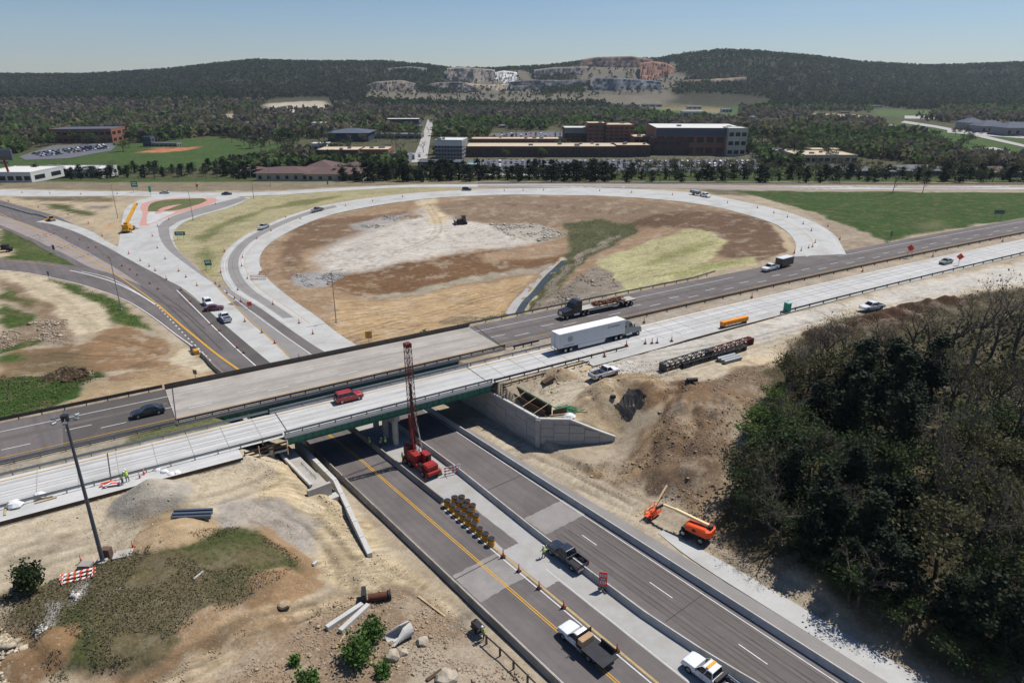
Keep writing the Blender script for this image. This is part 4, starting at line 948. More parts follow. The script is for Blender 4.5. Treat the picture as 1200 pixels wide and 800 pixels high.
# flat steel shield wall beside the old bridge
t = thing('barrier_screen', 'grey panel screen beside the road just behind the older bridge', 'screen', (*G(300, 437), 0), 0)
a = Vector((*G(300, 439), 0)); b = Vector((*G(347, 430), 0))
for i in range(5):
    p = a.lerp(b, i / 5 + .005); q = a.lerp(b, (i + 1) / 5 - .005)
    o = MB().bar((p.x, p.y, .65), (q.x, q.y, .65), .18, 1.2).build('panel', M_GALV); o.parent = t; o.matrix_parent_inverse = Matrix.Translation(t.location).inverted()
# ------------------------------------------------------------------ retaining wall of precast panels
def panel_wall():
    A = Vector((*lr(98, 64.75), 0)); B = Vector((4.25, 97.35, 0)); C = Vector((9.2, 97.1, 0)); D = Vector((16.6, 97.0, 0))
    t = thing('retaining_wall', 'grey precast panel retaining wall with sloping wing beside the underpass', 'wall', B)
    inv = Matrix.Translation(B).inverted()
    def P(name, mb, m):
        o = mb.build(name, m, t); o.matrix_parent_inverse = inv; return o
    core = MB(); 
    def quadface(p, q, z0, z1a, z1b, off0, off1, mb):
        d = (q - p); d.z = 0; d.normalize(); n = Vector((d.y, -d.x, 0))
        if n.dot(Vector((0, -1, 0))) < 0 and abs(d.x) > .8: n = -n
        return d, n
    def out(d):                     # outward normal: towards the road / the camera
        n = Vector((d.y, -d.x, 0)); 
        return n if (n.x * -.7 + n.y * -.7) > 0 else -n
    def run(p, q, tops, cols, stagger):
        d = (q - p).normalized(); L = (q - p).length; n = out(d)
        # backing
        k = len(tops) - 1
        for i in range(k):
            u0, u1 = L * i / k, L * (i + 1) / k
            a0 = p + d * u0; a1 = p + d * u1
            vs = [a0 - n * .35 + Vector((0, 0, -.5)), a1 - n * .35 + Vector((0, 0, -.5)), a1 + Vector((0, 0, -.5)), a0 + Vector((0, 0, -.5)),
                  a0 - n * .35 + Vector((0, 0, tops[i])), a1 - n * .35 + Vector((0, 0, tops[i + 1])), a1 + Vector((0, 0, tops[i + 1])), a0 + Vector((0, 0, tops[i]))]
            core.add(vs, [(3, 2, 1, 0), (4, 5, 6, 7), (0, 1, 5, 4), (1, 2, 6, 5), (2, 3, 7, 6), (3, 0, 4, 7)])
        wd = L / cols; hgt = 1.52
        topf = lambda u: float(np.interp(u, np.linspace(0, L, len(tops)), tops))
        for c in range(cols):
            z = -.4 + (hgt / 2 if (c + stagger) % 2 else 0) - hgt
            while z < 5.2:
                u0, u1 = c * wd + .035, (c + 1) * wd - .035
                z0 = max(z + .03, -.4); ta, tb = topf(u0) - .14, topf(u1) - .14
                za, zb = min(z + hgt - .03, ta), min(z + hgt - .03, tb)
                if min(za, zb) > z0 + .12:
                    e = .14 + rnd.uniform(-.02, .02)
                    p0 = p + d * u0; p1 = p + d * u1; ot = n * e
                    vs = [p0 + Vector((0, 0, z0)), p1 + Vector((0, 0, z0)), p1 + Vector((0, 0, zb)), p0 + Vector((0, 0, za))]
                    vs = vs + [v + ot for v in vs]
                    P('panel', MB().add(vs, [(0, 1, 2, 3), (7, 6, 5, 4), (0, 4, 5, 1), (1, 5, 6, 2), (2, 6, 7, 3), (3, 7, 4, 0)]), M_PANEL)
                z += hgt
        # coping on top
        for i in range(k):
            a0 = p + d * (L * i / k); a1 = p + d * (L * (i + 1) / k)
            cop = MB().bar(a0 + n * -.08 + Vector((0, 0, tops[i] - .0)), a1 + n * -.08 + Vector((0, 0, tops[i + 1] - .0)), .5, .28); P('coping', cop, M_CWHITE)
    run(A, B, [5.0] * 3, 9, 0); run(B, C, [5.0, 5.0], 2, 1); run(C, D, [5.0, 3.95, 2.9, 1.95], 3, 0)
    P('backing', core, M_CONO)
    P('corner_post', MB().box((B.x, B.y, 2.3), (.75, .75, 5.35), R(-25)), M_PANEL)
    return t
panel_wall()
# timber formwork trough on the wall top
def formwork():
    A = Vector((*lr(87, 66.2), 5.0)); B = Vector((5.3, 97.9, 5.0)); d = (B - A).normalized(); n = Vector((d.y, -d.x, 0)); n = n if n.x > 0 else -n
    t = thing('formwork', 'brown timber formwork trough with crossbars on top of the panel wall', 'formwork', B)
    inv = Matrix.Translation(B).inverted()
    def P(name, mb, m): o = mb.build(name, m, t); o.matrix_parent_inverse = inv
    P('form_panel', MB().bar(A + Vector((0, 0, .55)), B + Vector((0, 0, .55)), .08, 1.1), M_WOODD)
    P('form_panel', MB().bar(A + n * 1.35 + Vector((0, 0, .75)), B + n * 1.35 + Vector((0, 0, .75)), .1, 1.5), M_WOODD)
    P('form_floor', MB().bar(A + n * .7 + Vector((0, 0, .06)), B + n * .7 + Vector((0, 0, .06)), 1.3, .06), mat('rebar_mat_rust', lin((92, 58, 40)), .9, .25, 3))
    P('green_rail', MB().bar(A + n * 1.5 + Vector((0, 0, 1.55)), B + n * 1.5 + Vector((0, 0, 1.55)), .14, .14), M_GREEN)
    for k in (.12, .34, .52, .72, .93):
        p = A.lerp(B, k); P('crossbar', MB().bar(p + n * 1.4 + Vector((0, 0, 1.55)), p - n * 1.5 + Vector((0, 0, .75)), .12, .08), M_WOOD)
    c = B + n * .7 + Vector((1.3, .2, 0)); P('end_form', MB().box((c.x + .6, c.y + .6, 5.45), (2.6, .12, 1.0), R(25)), M_WOODD); P('end_form', MB().box((c.x + .4, c.y - .1, 5.15), (2.8, .14, .3), R(12)), M_WOOD)
    return t
formwork()
# left abutment: concrete cap with a footing, long pale beam wall
def left_abutment():
    t = thing('abutment_cap', 'L shaped grey concrete abutment cap with open rebar slot at left bridge end', 'abutment', (*lr(81, 30), 0)); inv = Matrix.Translation(t.location).inverted()
    def P(name, mb, m): o = mb.build(name, m, t, bevel=.03); o.matrix_parent_inverse = inv; return o
    P('cap', MB().prism([lr(93, 29.0), lr(93, 31.2), lr(79.6, 31.3), lr(79.6, 29.1)], 1.2, 3.3), M_CWALL)
    P('return_wall', MB().prism([lr(79.4, 28.2), lr(79.4, 31.6), lr(78.9, 31.6), lr(78.9, 28.2)], 1.0, 3.6), M_CWALL)
    P('footing', MB().prism([lr(79.2, 27.2), lr(79.2, 32.2), lr(77.9, 32.2), lr(77.9, 27.2)], .6, 1.7), M_CWHITE)
    P('backwall', MB().prism([lr(92.5, 28.9), lr(92.5, 29.3), lr(80, 29.35), lr(80, 28.95)], 3.28, 3.75), M_CWHITE)
    for i in range(12): P('rebar', MB().tube((*lr(81.5 + i * .45, 30.5), 3.3), (*lr(81.5 + i * .45, 30.5), 3.75), .05, n=5), M_STEEL)
left_abutment()
bw = thing('concrete_wall', 'long low pale concrete wall running from under the bridge along the gravel', 'wall', (*lr(81.5, 33.3), 0)); inv = Matrix.Translation(bw.location).inverted()
WP = [(*lr(95, 33.1), 2.6), (*lr(81.5, 33.3), 2.0), (-17.6, 69.3, 1.05)]
for a, b in zip(WP[:-1], WP[1:]):
    n = 5
    for i in range(n):
        p = Vector(a).lerp(Vector(b), i / n + .002); q = Vector(a).lerp(Vector(b), (i + 1) / n - .002)
        o = MB().bar(p + Vector((0, 0, -.7)), q + Vector((0, 0, -.7)), .62, 1.5).build('wall_segment', M_CWHITE, bw); o.matrix_parent_inverse = inv
# timber shoring under the slab edge on both sides of the new bridge
def shoring(label, s0, s1, w, z0, z1, name='timber_shoring'):
    t = thing(name, label, 'shoring', hw(s0, w, z0)); inv = Matrix.Translation(t.location).inverted()
    def P(nm, mb, m): o = mb.build(nm, m, t); o.matrix_parent_inverse = inv
    n = int((s1 - s0) / 1.6)
    for i in range(n + 1):
        s = s0 + (s1 - s0) * i / n; P('stake', MB().bar(hw(s, w, z0 - .4), hw(s, w - .1, z1 + rnd.uniform(.1, .7)), .12), M_WOOD if i % 2 else M_WOODD)
    for k in range(3):
        z = z0 + .5 + (z1 - z0 - .6) * k / 2; P('plank', MB().bar(hw(s0, w + .08, z), hw(s1, w + .08, z + rnd.uniform(-.25, .25)), .08, .26), M_WOODD if k else M_CWALL)
shoring('rough timber shoring below the slab edge at the left end of the new bridge', 12.4, 18.2, 90.1, 5.6, 7.2)
shoring('rough timber shoring with stakes below the slab at the right bridge end', 54.5, 73, 90.2, 5.7, 7.3)
# edge form along the widening slab
tag(MB().bar(hw(-40, 89.22, 6.9), hw(12, 89.22, 6.9), .06, .34).build('edge_form', M_WOODD), 'dark edge form along the new slab strip at far left', 'form')
tag(MB().bar(hw(76, 88.8, 6.9), hw(124, 89.5, 6.9), .06, .3).build('edge_form', M_WOODD), 'dark edge form along the widened slab beside the gravel lot', 'form')
# ------------------------------------------------------------------ vehicles
M_GLASS = mat('vehicle_glass', (.012, .016, .02), .06, .1, 3, spec=.6, coord='Object')
M_TIRE = mat('tyre_rubber', (.018, .018, .019), .85, .2, 6, coord='Object')
M_RIM = mat('wheel_rim', (.35, .36, .37), .35, .1, 4, metal=.7, coord='Object')
M_LAMPW = mat('lamp_clear', (.75, .76, .78), .15, .05, 4, coord='Object'); M_LAMPR = mat('lamp_red', (.35, .015, .012), .25, .1, 4, coord='Object')
M_DKPL = mat('dark_plastic', (.025, .025, .027), .6, .2, 5, coord='Object')
M_CHROME = mat('bright_metal', (.62, .63, .65), .25, .08, 4, metal=.9, coord='Object')
PAINT = {n: mat('paint_car_' + n, c, .32, .04, 2, coat=.5, spec=.5, coord='Object', dirt=K(170, 158, 140), dirt_amt=.10) for n, c in {
    'white': (.74, .75, .76), 'silver': (.42, .43, .45), 'black': (.012, .013, .016), 'navy': (.016, .024, .04), 'red': (.32, .012, .016), 'maroon': (.12, .014, .018), 'grey': (.14, .145, .15), 'orange': (.62, .10, .02), 'slate': (.20, .22, .20), 'blue': (.05, .10, .22), 'tan': (.40, .35, .27)}.items()}
def vring(x, w, zb, zt, tuck=.93):
    return [(x, -w * .9, zb), (x, w * .9, zb), (x, w, zb + .16), (x, w, zt - .14), (x, w * tuck, zt), (x, -w * tuck, zt), (x, -w, zt - .14), (x, -w, zb + .16)]
def wheel(parent, x, y, r=.36, wd=.25, dual=False):
    w = MB().tube((0, -wd / 2, 0), (0, wd / 2, 0), r, n=18).build('wheel', M_TIRE, parent); w.location = (x, y, r)
    s = 1 if y > 0 else -1
    h = MB().tube((0, s * (wd / 2 - .02), 0), (0, s * (wd / 2 + .015), 0), r * .6, r * .5, n=14).build('rim', M_RIM, w)
    return w
def cabin(root, pts_b, pts_t, roof_m, z0, z1, w0, w1, pillars=(), roof_t=.06, wind=True):
    """greenhouse: dark glass body, painted roof skin and pillars. pts: x of rear/front at belt and roof"""
    (xb0, xb1), (xt0, xt1) = pts_b, pts_t
    g = MB(); 
    lo = [(xb0, -w0, z0), (xb1, -w0, z0), (xb1, w0, z0), (xb0, w0, z0)]; hi = [(xt0, -w1, z1), (xt1, -w1, z1), (xt1, w1, z1), (xt0, w1, z1)]
    g.rings([lo, hi]); g.build('window_glass', M_GLASS, root)
    r = MB(); e = .03
    r.rings([[(xt0 - e, -w1 - e, z1 - .02), (xt1 + e, -w1 - e, z1 - .02), (xt1 + e, w1 + e, z1 - .02), (xt0 - e, w1 + e, z1 - .02)],
             [(xt0 + .08, -w1 + .07, z1 + roof_t), (xt1 - .1, -w1 + .07, z1 + roof_t), (xt1 - .1, w1 - .07, z1 + roof_t), (xt0 + .08, w1 - .07, z1 + roof_t)]])
    ro = r.build('roof', roof_m, root, bevel=.02)
    def edge(f0, f1, wd=.07):
        for s in (-1, 1): MB().bar((f0, s * (w0 + .005), z0), (f1, s * (w1 + .01), z1), wd, .05).build('pillar', roof_m, root)
    edge(xb0, xt0, .10); edge(xb1, xt1, .07)
    for f in pillars: edge(xb0 + (xb1 - xb0) * f, xt0 + (xt1 - xt0) * f, .08)
def lamps(root, xf, xr, w, zf, zr, size=(.1, .34, .16)):
    for s in (-1, 1):
        MB().box((xf, s * (w - .22), zf), size).build('headlight', M_LAMPW, root, bevel=.02)
        MB().box((xr, s * (w - .14), zr), (.1, .2, size[2] * 1.3)).build('taillight', M_LAMPR, root, bevel=.02)
def mirrors(root, x, w, z, m):
    for s in (-1, 1): MB().box((x, s * (w + .13), z), (.12, .2, .17)).build('mirror', m, root, bevel=.02)
def make_car(label, paint, kind='sedan', cat='car', loc=(0, 0, 0), rz=0, group=None, name=None):
    m = PAINT[paint]; t = thing(name or {'sedan': 'car', 'suv': 'suv_car', 'van': 'van'}[kind], label, cat, loc, rz, group)
    if kind == 'sedan':
        st = [(-2.38, .74, .38, .82), (-2.25, .88, .26, .98), (-1.4, .92, .2, 1.0), (0, .92, .2, .96), (1.0, .92, .2, .95), (1.9, .90, .22, .86), (2.25, .82, .26, .74), (2.4, .66, .36, .64)]
        cab = ((-1.75, .95), (-1.05, .25), .93, 1.40, .84, .66)
    else:
        st = [(-2.3, .80, .42, .96), (-2.2, .92, .3, 1.06), (-1.3, .95, .24, 1.08), (0, .95, .24, 1.06), (1.05, .95, .24, 1.06), (1.9, .93, .26, 1.0), (2.2, .86, .3, .9), (2.34, .72, .42, .78)]
        cab = ((-2.15, 1.1), (-1.85, .35), 1.03, 1.68, .87, .70)
    MB().rings([vring(*s) for s in st]).build('body', m, t, bevel=.03)
    cabin(t, cab[0], cab[1], m, cab[2], cab[3], cab[4], cab[5], (.30, .62))
    for x in (-1.42, 1.45):
        for y in (-.82, .82): wheel(t, x, y, .34 if kind == 'sedan' else .38, .24)
    lamps(t, st[-1][0] - .14, st[0][0] + .05, .85, st[-1][3] - .02, st[0][3] - .06)
    MB().box((st[-1][0] - .03, 0, .48), (.1, 1.2, .16)).build('grille', M_DKPL, t); MB().box((st[0][0] + .02, 0, .45), (.1, 1.5, .2)).build('bumper', M_DKPL, t)
    mirrors(t, cab[0][1] - .25, cab[4], cab[2] + .12, m)
    return t
def make_pickup(label, paint, loc=(0, 0, 0), rz=0, group=None, crew=True, cat='pickup truck', bed=True, flatbed=False, load=None, beacon=False, name='pickup_truck'):
    m = PAINT[paint]; t = thing(name, label, cat, loc, rz, group)
    xc0 = -.75 if crew else -.15; L1 = 2.9
    st = [(xc0 - .12, .98, .42, 1.2), (.5, 1.0, .38, 1.2), (1.25, 1.0, .38, 1.2), (2.2, .98, .38, 1.16), (2.7, .94, .42, 1.08), (2.9, .82, .5, .98)]
    MB().rings([vring(*s) for s in st]).build('cab_body', m, t, bevel=.03)
    cabin(t, (xc0, 1.3), (xc0 + .16, .62), m, 1.18, 1.86, .92, .74, (.5,) if crew else ())
    MB().box((0.0, 0, .48), (5.6, .8, .22)).build('chassis', M_DKPL, t)
    for x in (-1.85, 1.95):
        for y in (-.86, .86): wheel(t, x, y, .41, .28)
    lamps(t, 2.84, -2.9 if bed else -3.1, .95, .86, .95 if bed else .6, (.12, .3, .22))
    MB().box((2.9, 0, .78), (.1, 1.1, .34)).build('grille', M_CHROME if paint != 'navy' else M_DKPL, t); MB().box((2.93, 0, .52), (.14, 1.8, .2)).build('bumper', M_CHROME if paint != 'navy' else M_DKPL, t)
    mirrors(t, 1.0, .95, 1.32, M_DKPL)
    # shut lines of the doors
    for x in ((.3, 1.15) if crew else (.95,)):
        for s in (-1, 1): MB().box((x, s * 1.002, .82), (.02, .012, .6)).build('door_gap', M_DKPL, t)
    if crew:
        for s in (-1, 1): MB().box((xc0 + .02, s * 1.0, .82), (.02, .012, .6)).build('door_gap', M_DKPL, t)
    for s in (-1, 1): MB().box((.55 if crew else .25, s * 1.01, 1.02), (.18, .03, .04)).build('door_handle', M_CHROME, t)
    if bed:
        x0, x1 = -2.9, xc0 - .16
        b = MB()
        for s in (-1, 1):
            prof = [(x0, .5), (x0, 1.18), (x1, 1.2), (x1, .5), (-1.35, .5), (-1.42, .78), (-1.62, .94), (-2.08, .94), (-2.28, .78), (-2.35, .5)]
            b.extr_y([(p[0], p[1]) for p in prof], s * .9, s * 1.0) if s > 0 else b.extr_y([(p[0], p[1]) for p in prof], -1.0, -.9)
        b.build('bed_side', m, t)
        MB().box(((x0 + x1) / 2, 0, .66), (x1 - x0, 1.82, .08)).build('bed_floor', M_DKPL, t)
        MB().box((x0 + .04, 0, .88), (.08, 1.82, .58)).build('tailgate', m, t); MB().box((x1 + .02, 0, .92), (.06, 1.82, .5)).build('bed_front', m, t)
        MB().box((x0 - .08, 0, .55), (.16, 1.9, .18)).build('bumper', M_CHROME, t)
        for s in (-1, 1):
            MB().box((-1.85, s * .78, .8), (.95, .24, .22)).build('wheel_well', M_DKPL, t)
    if beacon: MB().box((.1, 0, 1.98), (.28, 1.3, .1)).build('light_bar', mat('amber_lens', (.7, .38, .05), .3, .1, 3, coord='Object'), t)
    return t
def two(px0, px1, z=None):
    a = G(*px0); b = G(*px1); return ((a[0] + b[0]) / 2, (a[1] + b[1]) / 2), atan2(b[1] - a[1], b[0] - a[0])
UP = atan2(BX[1], BX[0])                 # lower road, away from the camera
# foreground, lower road
p = un(664, 656, 0); make_pickup('dark blue crew cab pickup parked on the median beside an orange sign', 'navy', (p[0], p[1], .03), UP)
p = un(832, 797, 0); pk = make_pickup('white crew cab utility pickup with amber light bar at the bottom edge', 'white', (p[0], p[1], .03), UP, beacon=True)
MB().box((-1.1, 0, 1.32), (.35, 1.9, .3)).build('tool_box', M_DKPL, pk); MB().tube((-2.0, .1, .7), (-2.0, .1, 1.15), .33, n=12).build('water_cooler', M_LAMPW, pk)
for s in (-1, 1): MB().bar((-2.8, s * .93, 1.22), (-1.0, s * .93, 1.22), .06, .08).build('bed_rail', M_CHROME, pk)
# flatbed work truck
p = un(682, 757, 0); t = make_pickup('white flatbed work truck with dark deck carrying orange cones', 'white', (p[0], p[1], .03), UP, crew=False, bed=False, cat='work truck', name='flatbed_truck')
for s in (-1, 1): wheel(t, -2.35, s * .6, .41, .26)
MB().box((-2.1, 0, 1.06), (4.0, 2.3, .1)).build('flat_deck', mat('deck_black', (.035, .036, .04), .8, .25, 1.5, coord='Object'), t)
MB().box((-.16, 0, 1.62), (.08, 2.2, 1.05)).build('headboard', M_DKPL, t); MB().box((-2.1, 0, .8), (4.0, .9, .35)).build('deck_frame', M_DKPL, t)
MB().box((-2.6, -1.1, 1.42), (1.9, .12, .62)).build('side_board', M_DKPL, t); MB().box((-.62, .15, 1.5), (.7, 1.7, .75)).build('crate', mat('plywood', K(196, 160, 124), .8, .1, 2), t, bevel=.02)
MB().box((-.62, 1.0, .75), (.8, .3, .45)).build('tool_box', M_CHROME, t)
# highway
def on_h(px, py, head, z=ZH + .07):
    p = un(px, py, ZH); return (p[0], p[1], z), HANG if head > 0 else HANG + pi
l, r = on_h(174, 486, -1); make_car('black sedan driving left on the asphalt before the older bridge', 'black', 'sedan', 'car', l, r)
l, r = on_h(409, 469, 1); make_car('bright red suv driving right across the white bridge deck', 'red', 'suv', 'car', l, r)
l, r = on_h(1108, 309, -1); make_car('light green grey car on the concrete lane behind the bare trees', 'slate', 'sedan', 'car', l, r)
# ramp and roundabout traffic
def place(px, py, rzpx=None):
    x, y = G(px, py); z = Tz(x, y) + .07
    a = 0
    if rzpx: b = G(*rzpx); a = atan2(b[1] - y, b[0] - x)
    return (x, y, z), a
l, r = place(309, 268, (345, 252)); make_pickup('silver pickup driving up the loop ramp', 'silver', l, r + pi)
l, r = place(372, 248, (330, 258)); make_pickup('dark grey pickup ahead on the loop ramp', 'grey', l, r)
l, r = place(547, 223.5, (620, 222)); make_car('black suv at the top of the loop ramp', 'black', 'suv', 'car', l, r)
l, r = place(193, 227, (150, 227)); make_car('silver car on the outer road near the small green island', 'silver', 'sedan', 'car', l, r)
l, r = place(266, 228.5, (320, 226)); make_car('dark blue car at the bend of the outer road', 'navy', 'sedan', 'car', l, r)
l, r = place(244, 357, (262, 375)); make_car('white suv parked on the concrete lanes beside the red car', 'white', 'suv', 'car', l, r)
l, r = place(251, 363.5, (225, 366)); make_car('dark red car parked between a white suv and a white pickup', 'maroon', 'sedan', 'car', l, r + pi)
l, r = place(264, 375, (240, 350)); make_pickup('white pickup with orange gear in its bed parked on the concrete lanes', 'white', l, r)
l, r = place(708, 441, (730, 433)); make_pickup('white single cab pickup parked on the tan lot above the retaining wall', 'white', l, r, crew=False)
l, r = place(1021, 363, (1000, 366)); make_pickup('white pickup parked on pale gravel beside the dark soil heaps', 'white', l, r)
# pickup with enclosed trailer
l, r = place(902, 317, (880, 323)); t = make_pickup('white pickup towing a black enclosed trailer off the ramp', 'white', l, r, cat='pickup truck')
MB().box((-6.6, 0, 1.65), (5.4, 2.3, 2.1)).build('trailer_box', PAINT['black'], t, bevel=.05); MB().box((-6.6, 0, 2.73), (5.3, 2.2, .06)).build('trailer_roof', PAINT['white'], t)
MB().bar((-3.9, 0, .55), (-2.9, 0, .55), .12).build('drawbar', M_DKPL, t)
for x in (-7.2, -6.3):
    for s in (-1, 1): wheel(t, x, s * 1.0, .36, .22)
l, r = place(826, 231, (850, 236)); t = make_pickup('white pickup towing an open equipment trailer round the loop', 'white', l, r)
MB().box((-6.8, 0, .75), (6.2, 2.2, .14)).build('trailer_deck', M_DKPL, t); MB().bar((-3.9, 0, .6), (-2.9, 0, .55), .12).build('drawbar', M_DKPL, t)
MB().box((-6.8, 0, 1.35), (5.6, 1.9, 1.0)).build('trailer_load', PAINT['grey'], t, bevel=.1); MB().box((-6.8, 0, 1.9), (5.2, 1.7, .08)).build('load_cover', PAINT['silver'], t)
for x in (-7.2, -6.3):
    for s in (-1, 1): wheel(t, x, s * 1.02, .36, .22)
# ------------------------------------------------------------------ heavy trucks
M_TRAIL = mat('trailer_white', (.58, .60, .62), .4, .04, 1.2, spec=.4, coord='Object', dirt=(.45, .45, .45), dirt_amt=.3)
M_INK = mat('ink_grey', (.10, .11, .13), .6, .1, 3, coord='Object')
def tractor(t, m, x0, roof=True):
    """sleeper tractor whose rear axle group ends at x0; nose towards +x"""
    MB().box((x0 + 3.3, 0, .95), (6.6, .9, .3)).build('chassis', M_DKPL, t)
    prof = [(x0 + 2.2, 1.15), (x0 + 2.2, 3.75), (x0 + 3.3, 3.8), (x0 + 4.35, 3.25), (x0 + 4.95, 2.3), (x0 + 5.2, 2.2), (x0 + 6.9, 1.85), (x0 + 7.15, 1.6), (x0 + 7.2, .85), (x0 + 6.4, .7), (x0 + 2.2, .8)]
    MB().extr_y(prof, -1.2, 1.2).build('cab', m, t, bevel=.10)
    MB().rings([[(x0 + 4.38, -1.0, 3.18), (x0 + 4.38, 1.0, 3.18), (x0 + 4.40, 1.0, 3.16), (x0 + 4.40, -1.0, 3.16)], [(x0 + 4.98, -1.08, 2.34), (x0 + 4.98, 1.08, 2.34), (x0 + 5.02, 1.08, 2.32), (x0 + 5.02, -1.08, 2.32)]]).build('windscreen', M_GLASS, t)
    for s in (-1, 1):
        MB().prism([(x0 + 3.75, 0), (x0 + 4.8, 0), (x0 + 4.8, .02), (x0 + 3.75, .02)], 0, 1)
        MB().extr_y([(x0 + 3.7, 2.2), (x0 + 4.75, 2.2), (x0 + 4.35, 2.95), (x0 + 3.75, 2.95)], s * 1.2, s * 1.215).build('side_window', M_GLASS, t)
        MB().extr_y([(x0 + 2.6, 2.3), (x0 + 3.1, 2.3), (x0 + 3.1, 2.75), (x0 + 2.6, 2.75)], s * 1.2, s * 1.215).build('sleeper_window', M_GLASS, t)
        MB().tube((x0 + 3.0, s * 1.05, .8), (x0 + 4.5, s * 1.05, .8), .3, n=14).build('fuel_tank', M_CHROME, t)
        MB().box((x0 + 7.1, s * .85, 1.2), (.12, .4, .28)).build('headlight', M_LAMPW, t); MB().box((x0 + 4.95, s * 1.42, 2.5), (.12, .2, .55)).build('mirror', M_DKPL, t)
        MB().box((x0 + 6.25, s * 1.0, 1.15), (1.35, .5, .16)).build('fender', m, t, bevel=.06)
        for x in (x0 + .5, x0 + 1.8): wheel(t, x, s * .95, .5, .5)
        wheel(t, x0 + 6.2, s * 1.05, .5, .3)
    MB().box((x0 + 7.18, 0, 1.4), (.08, 1.1, .7)).build('grille', M_CHROME, t); MB().box((x0 + 7.2, 0, .7), (.2, 2.3, .3)).build('bumper', M_CHROME, t)
s0 = 70.6; wc = 97.7
t = thing('semi_truck', 'grey sleeper truck pulling a long plain white box trailer across the highway', 'semi truck', hw(s0, wc, ZH + .07), HANG)
MB().box((8.1, 0, 2.62), (16.2, 2.6, 2.85)).build('trailer_box', M_TRAIL, t, bevel=.03); MB().box((8.1, 0, 4.06), (16.1, 2.5, .05)).build('trailer_roof', mat('trailer_roof_white', (.78, .78, .77), .5, .05, .8, coord='Object'), t)
MB().box((8.1, 0, 1.1), (16.0, 1.0, .22)).build('trailer_frame', M_DKPL, t)
for s in (-1, 1):
    MB().extr_y([(4.6, .42), (4.6, 1.15), (11.4, 1.15), (11.0, .42)], s * 1.24, s * 1.28).build('side_skirt', M_TRAIL, t)
    for x in (1.7, 3.0): wheel(t, x, s * .95, .5, .5)
sm_ = MB()
for k in range(26):
    for s in (-1, 1): sm_.box((.35 + k * .62, s * 1.304, 2.62), (.03, .012, 2.7))
sm_.build('wall_ribs', mat('trailer_rib', (.50, .52, .54), .45, .05, 1, coord='Object'), t)
MB().box((-.02, 0, 2.6), (.03, .03, 2.7)).build('door_seam', M_DKPL, t); MB().box((-.05, 0, .75), (.1, 2.4, .14)).build('rear_guard', M_GALV, t)
for s in (-1, 1): MB().box((-.03, s * 1.1, 1.12), (.05, .3, .12)).build('taillight', M_LAMPR, t)
tractor(t, PAINT['slate'], 13.6)
def text_on(par, body, size, loc, rot, m, name='lettering'):
    c = bpy.data.curves.new(name, 'FONT'); c.body = body; c.size = size; c.extrude = .004; c.align_x = 'CENTER'; c.align_y = 'CENTER'; c.shear = .25
    o = bpy.data.objects.new(name, c); COL.objects.link(o)
    dg = bpy.context.evaluated_depsgraph_get(); me = bpy.data.meshes.new_from_object(o.evaluated_get(dg)); bpy.data.objects.remove(o)
    me.materials.clear(); me.materials.append(m); q = bpy.data.objects.new(name, me); COL.objects.link(q); q.parent = par; q.location = loc; q.rotation_euler = rot; return q
text_on(t, 'Covenant', .8, (13.2, -1.315, 3.3), (pi / 2, 0, 0), M_INK)
rg = MB(); n = 20
for i in range(n):
    a0, a1 = 2 * pi * i / n, 2 * pi * (i + 1) / n
    rg.bar((2.6 + .52 * cos(a0), -1.312, 2.75 + .52 * sin(a0)), (2.6 + .52 * cos(a1), -1.312, 2.75 + .52 * sin(a1)), .02, .09)
for k in range(3): rg.bar((2.6 - .42 * cos(k * pi / 3), -1.312, 2.75 - .42 * sin(k * pi / 3)), (2.6 + .42 * cos(k * pi / 3), -1.312, 2.75 + .42 * sin(k * pi / 3)), .02, .09)
rg.build('emblem', M_INK, t); rg = MB()
for k in range(9): rg.box((1.3 + k * .28, -1.31, 1.6), (.17, .012, .16))
rg.build('lettering', M_INK, t)
# flatbed semi heading the other way
t = thing('flatbed_semi_truck', 'black sleeper truck pulling a flatbed of rusty scrap along the highway', 'semi truck', hw(103.5, 112.9, ZH + .07), HANG + pi)
MB().box((8.0, 0, 1.42), (15.6, 2.5, .16)).build('trailer_deck', mat('flatbed_deck', K(196, 190, 180), .7, .12, 1, coord='Object'), t); MB().box((8, 0, 1.1), (15.4, .9, .4)).build('trailer_frame', M_DKPL, t)
for s in (-1, 1):
    MB().box((8.0, s * 1.24, 1.36), (15.6, .06, .2)).build('deck_rail', M_DKPL, t); MB().box((6.2, s * 1.05, .95), (1.3, .35, .5)).build('tool_box', M_CHROME, t)
    for x in (1.4, 2.8): wheel(t, x, s * .95, .5, .5)
tractor(t, PAINT['black'], 13.4)
sr = random.Random(5); rl = MB()
for i in range(190):
    x = sr.uniform(3.2, 11.6); y = sr.uniform(-1, 1); z = 1.55 + sr.uniform(0, .85) * (1 - (abs(y) / 1.2) ** 2)
    d = Vector((sr.uniform(-1, 1), sr.uniform(-1, 1), sr.uniform(-.4, .4))).normalized() * sr.uniform(.2, .6)
    rl.bar((x - d.x, y - d.y, z - d.z * .5), (x + d.x, y + d.y, z + d.z * .5), sr.uniform(.06, .28), sr.uniform(.05, .2))
o = rl.build('scrap_load', mat('rusty_scrap', lin((120, 84, 62)), .85, .5, 2.5, coord='Object', dirt=lin((60, 40, 34)), dirt_amt=.8)); o.location = hw(103.5, 112.9, ZH + .07); o.rotation_euler = (0, 0, HANG + pi)
tag(o, 'rusty scrap metal heap lying on the flatbed trailer', 'scrap')
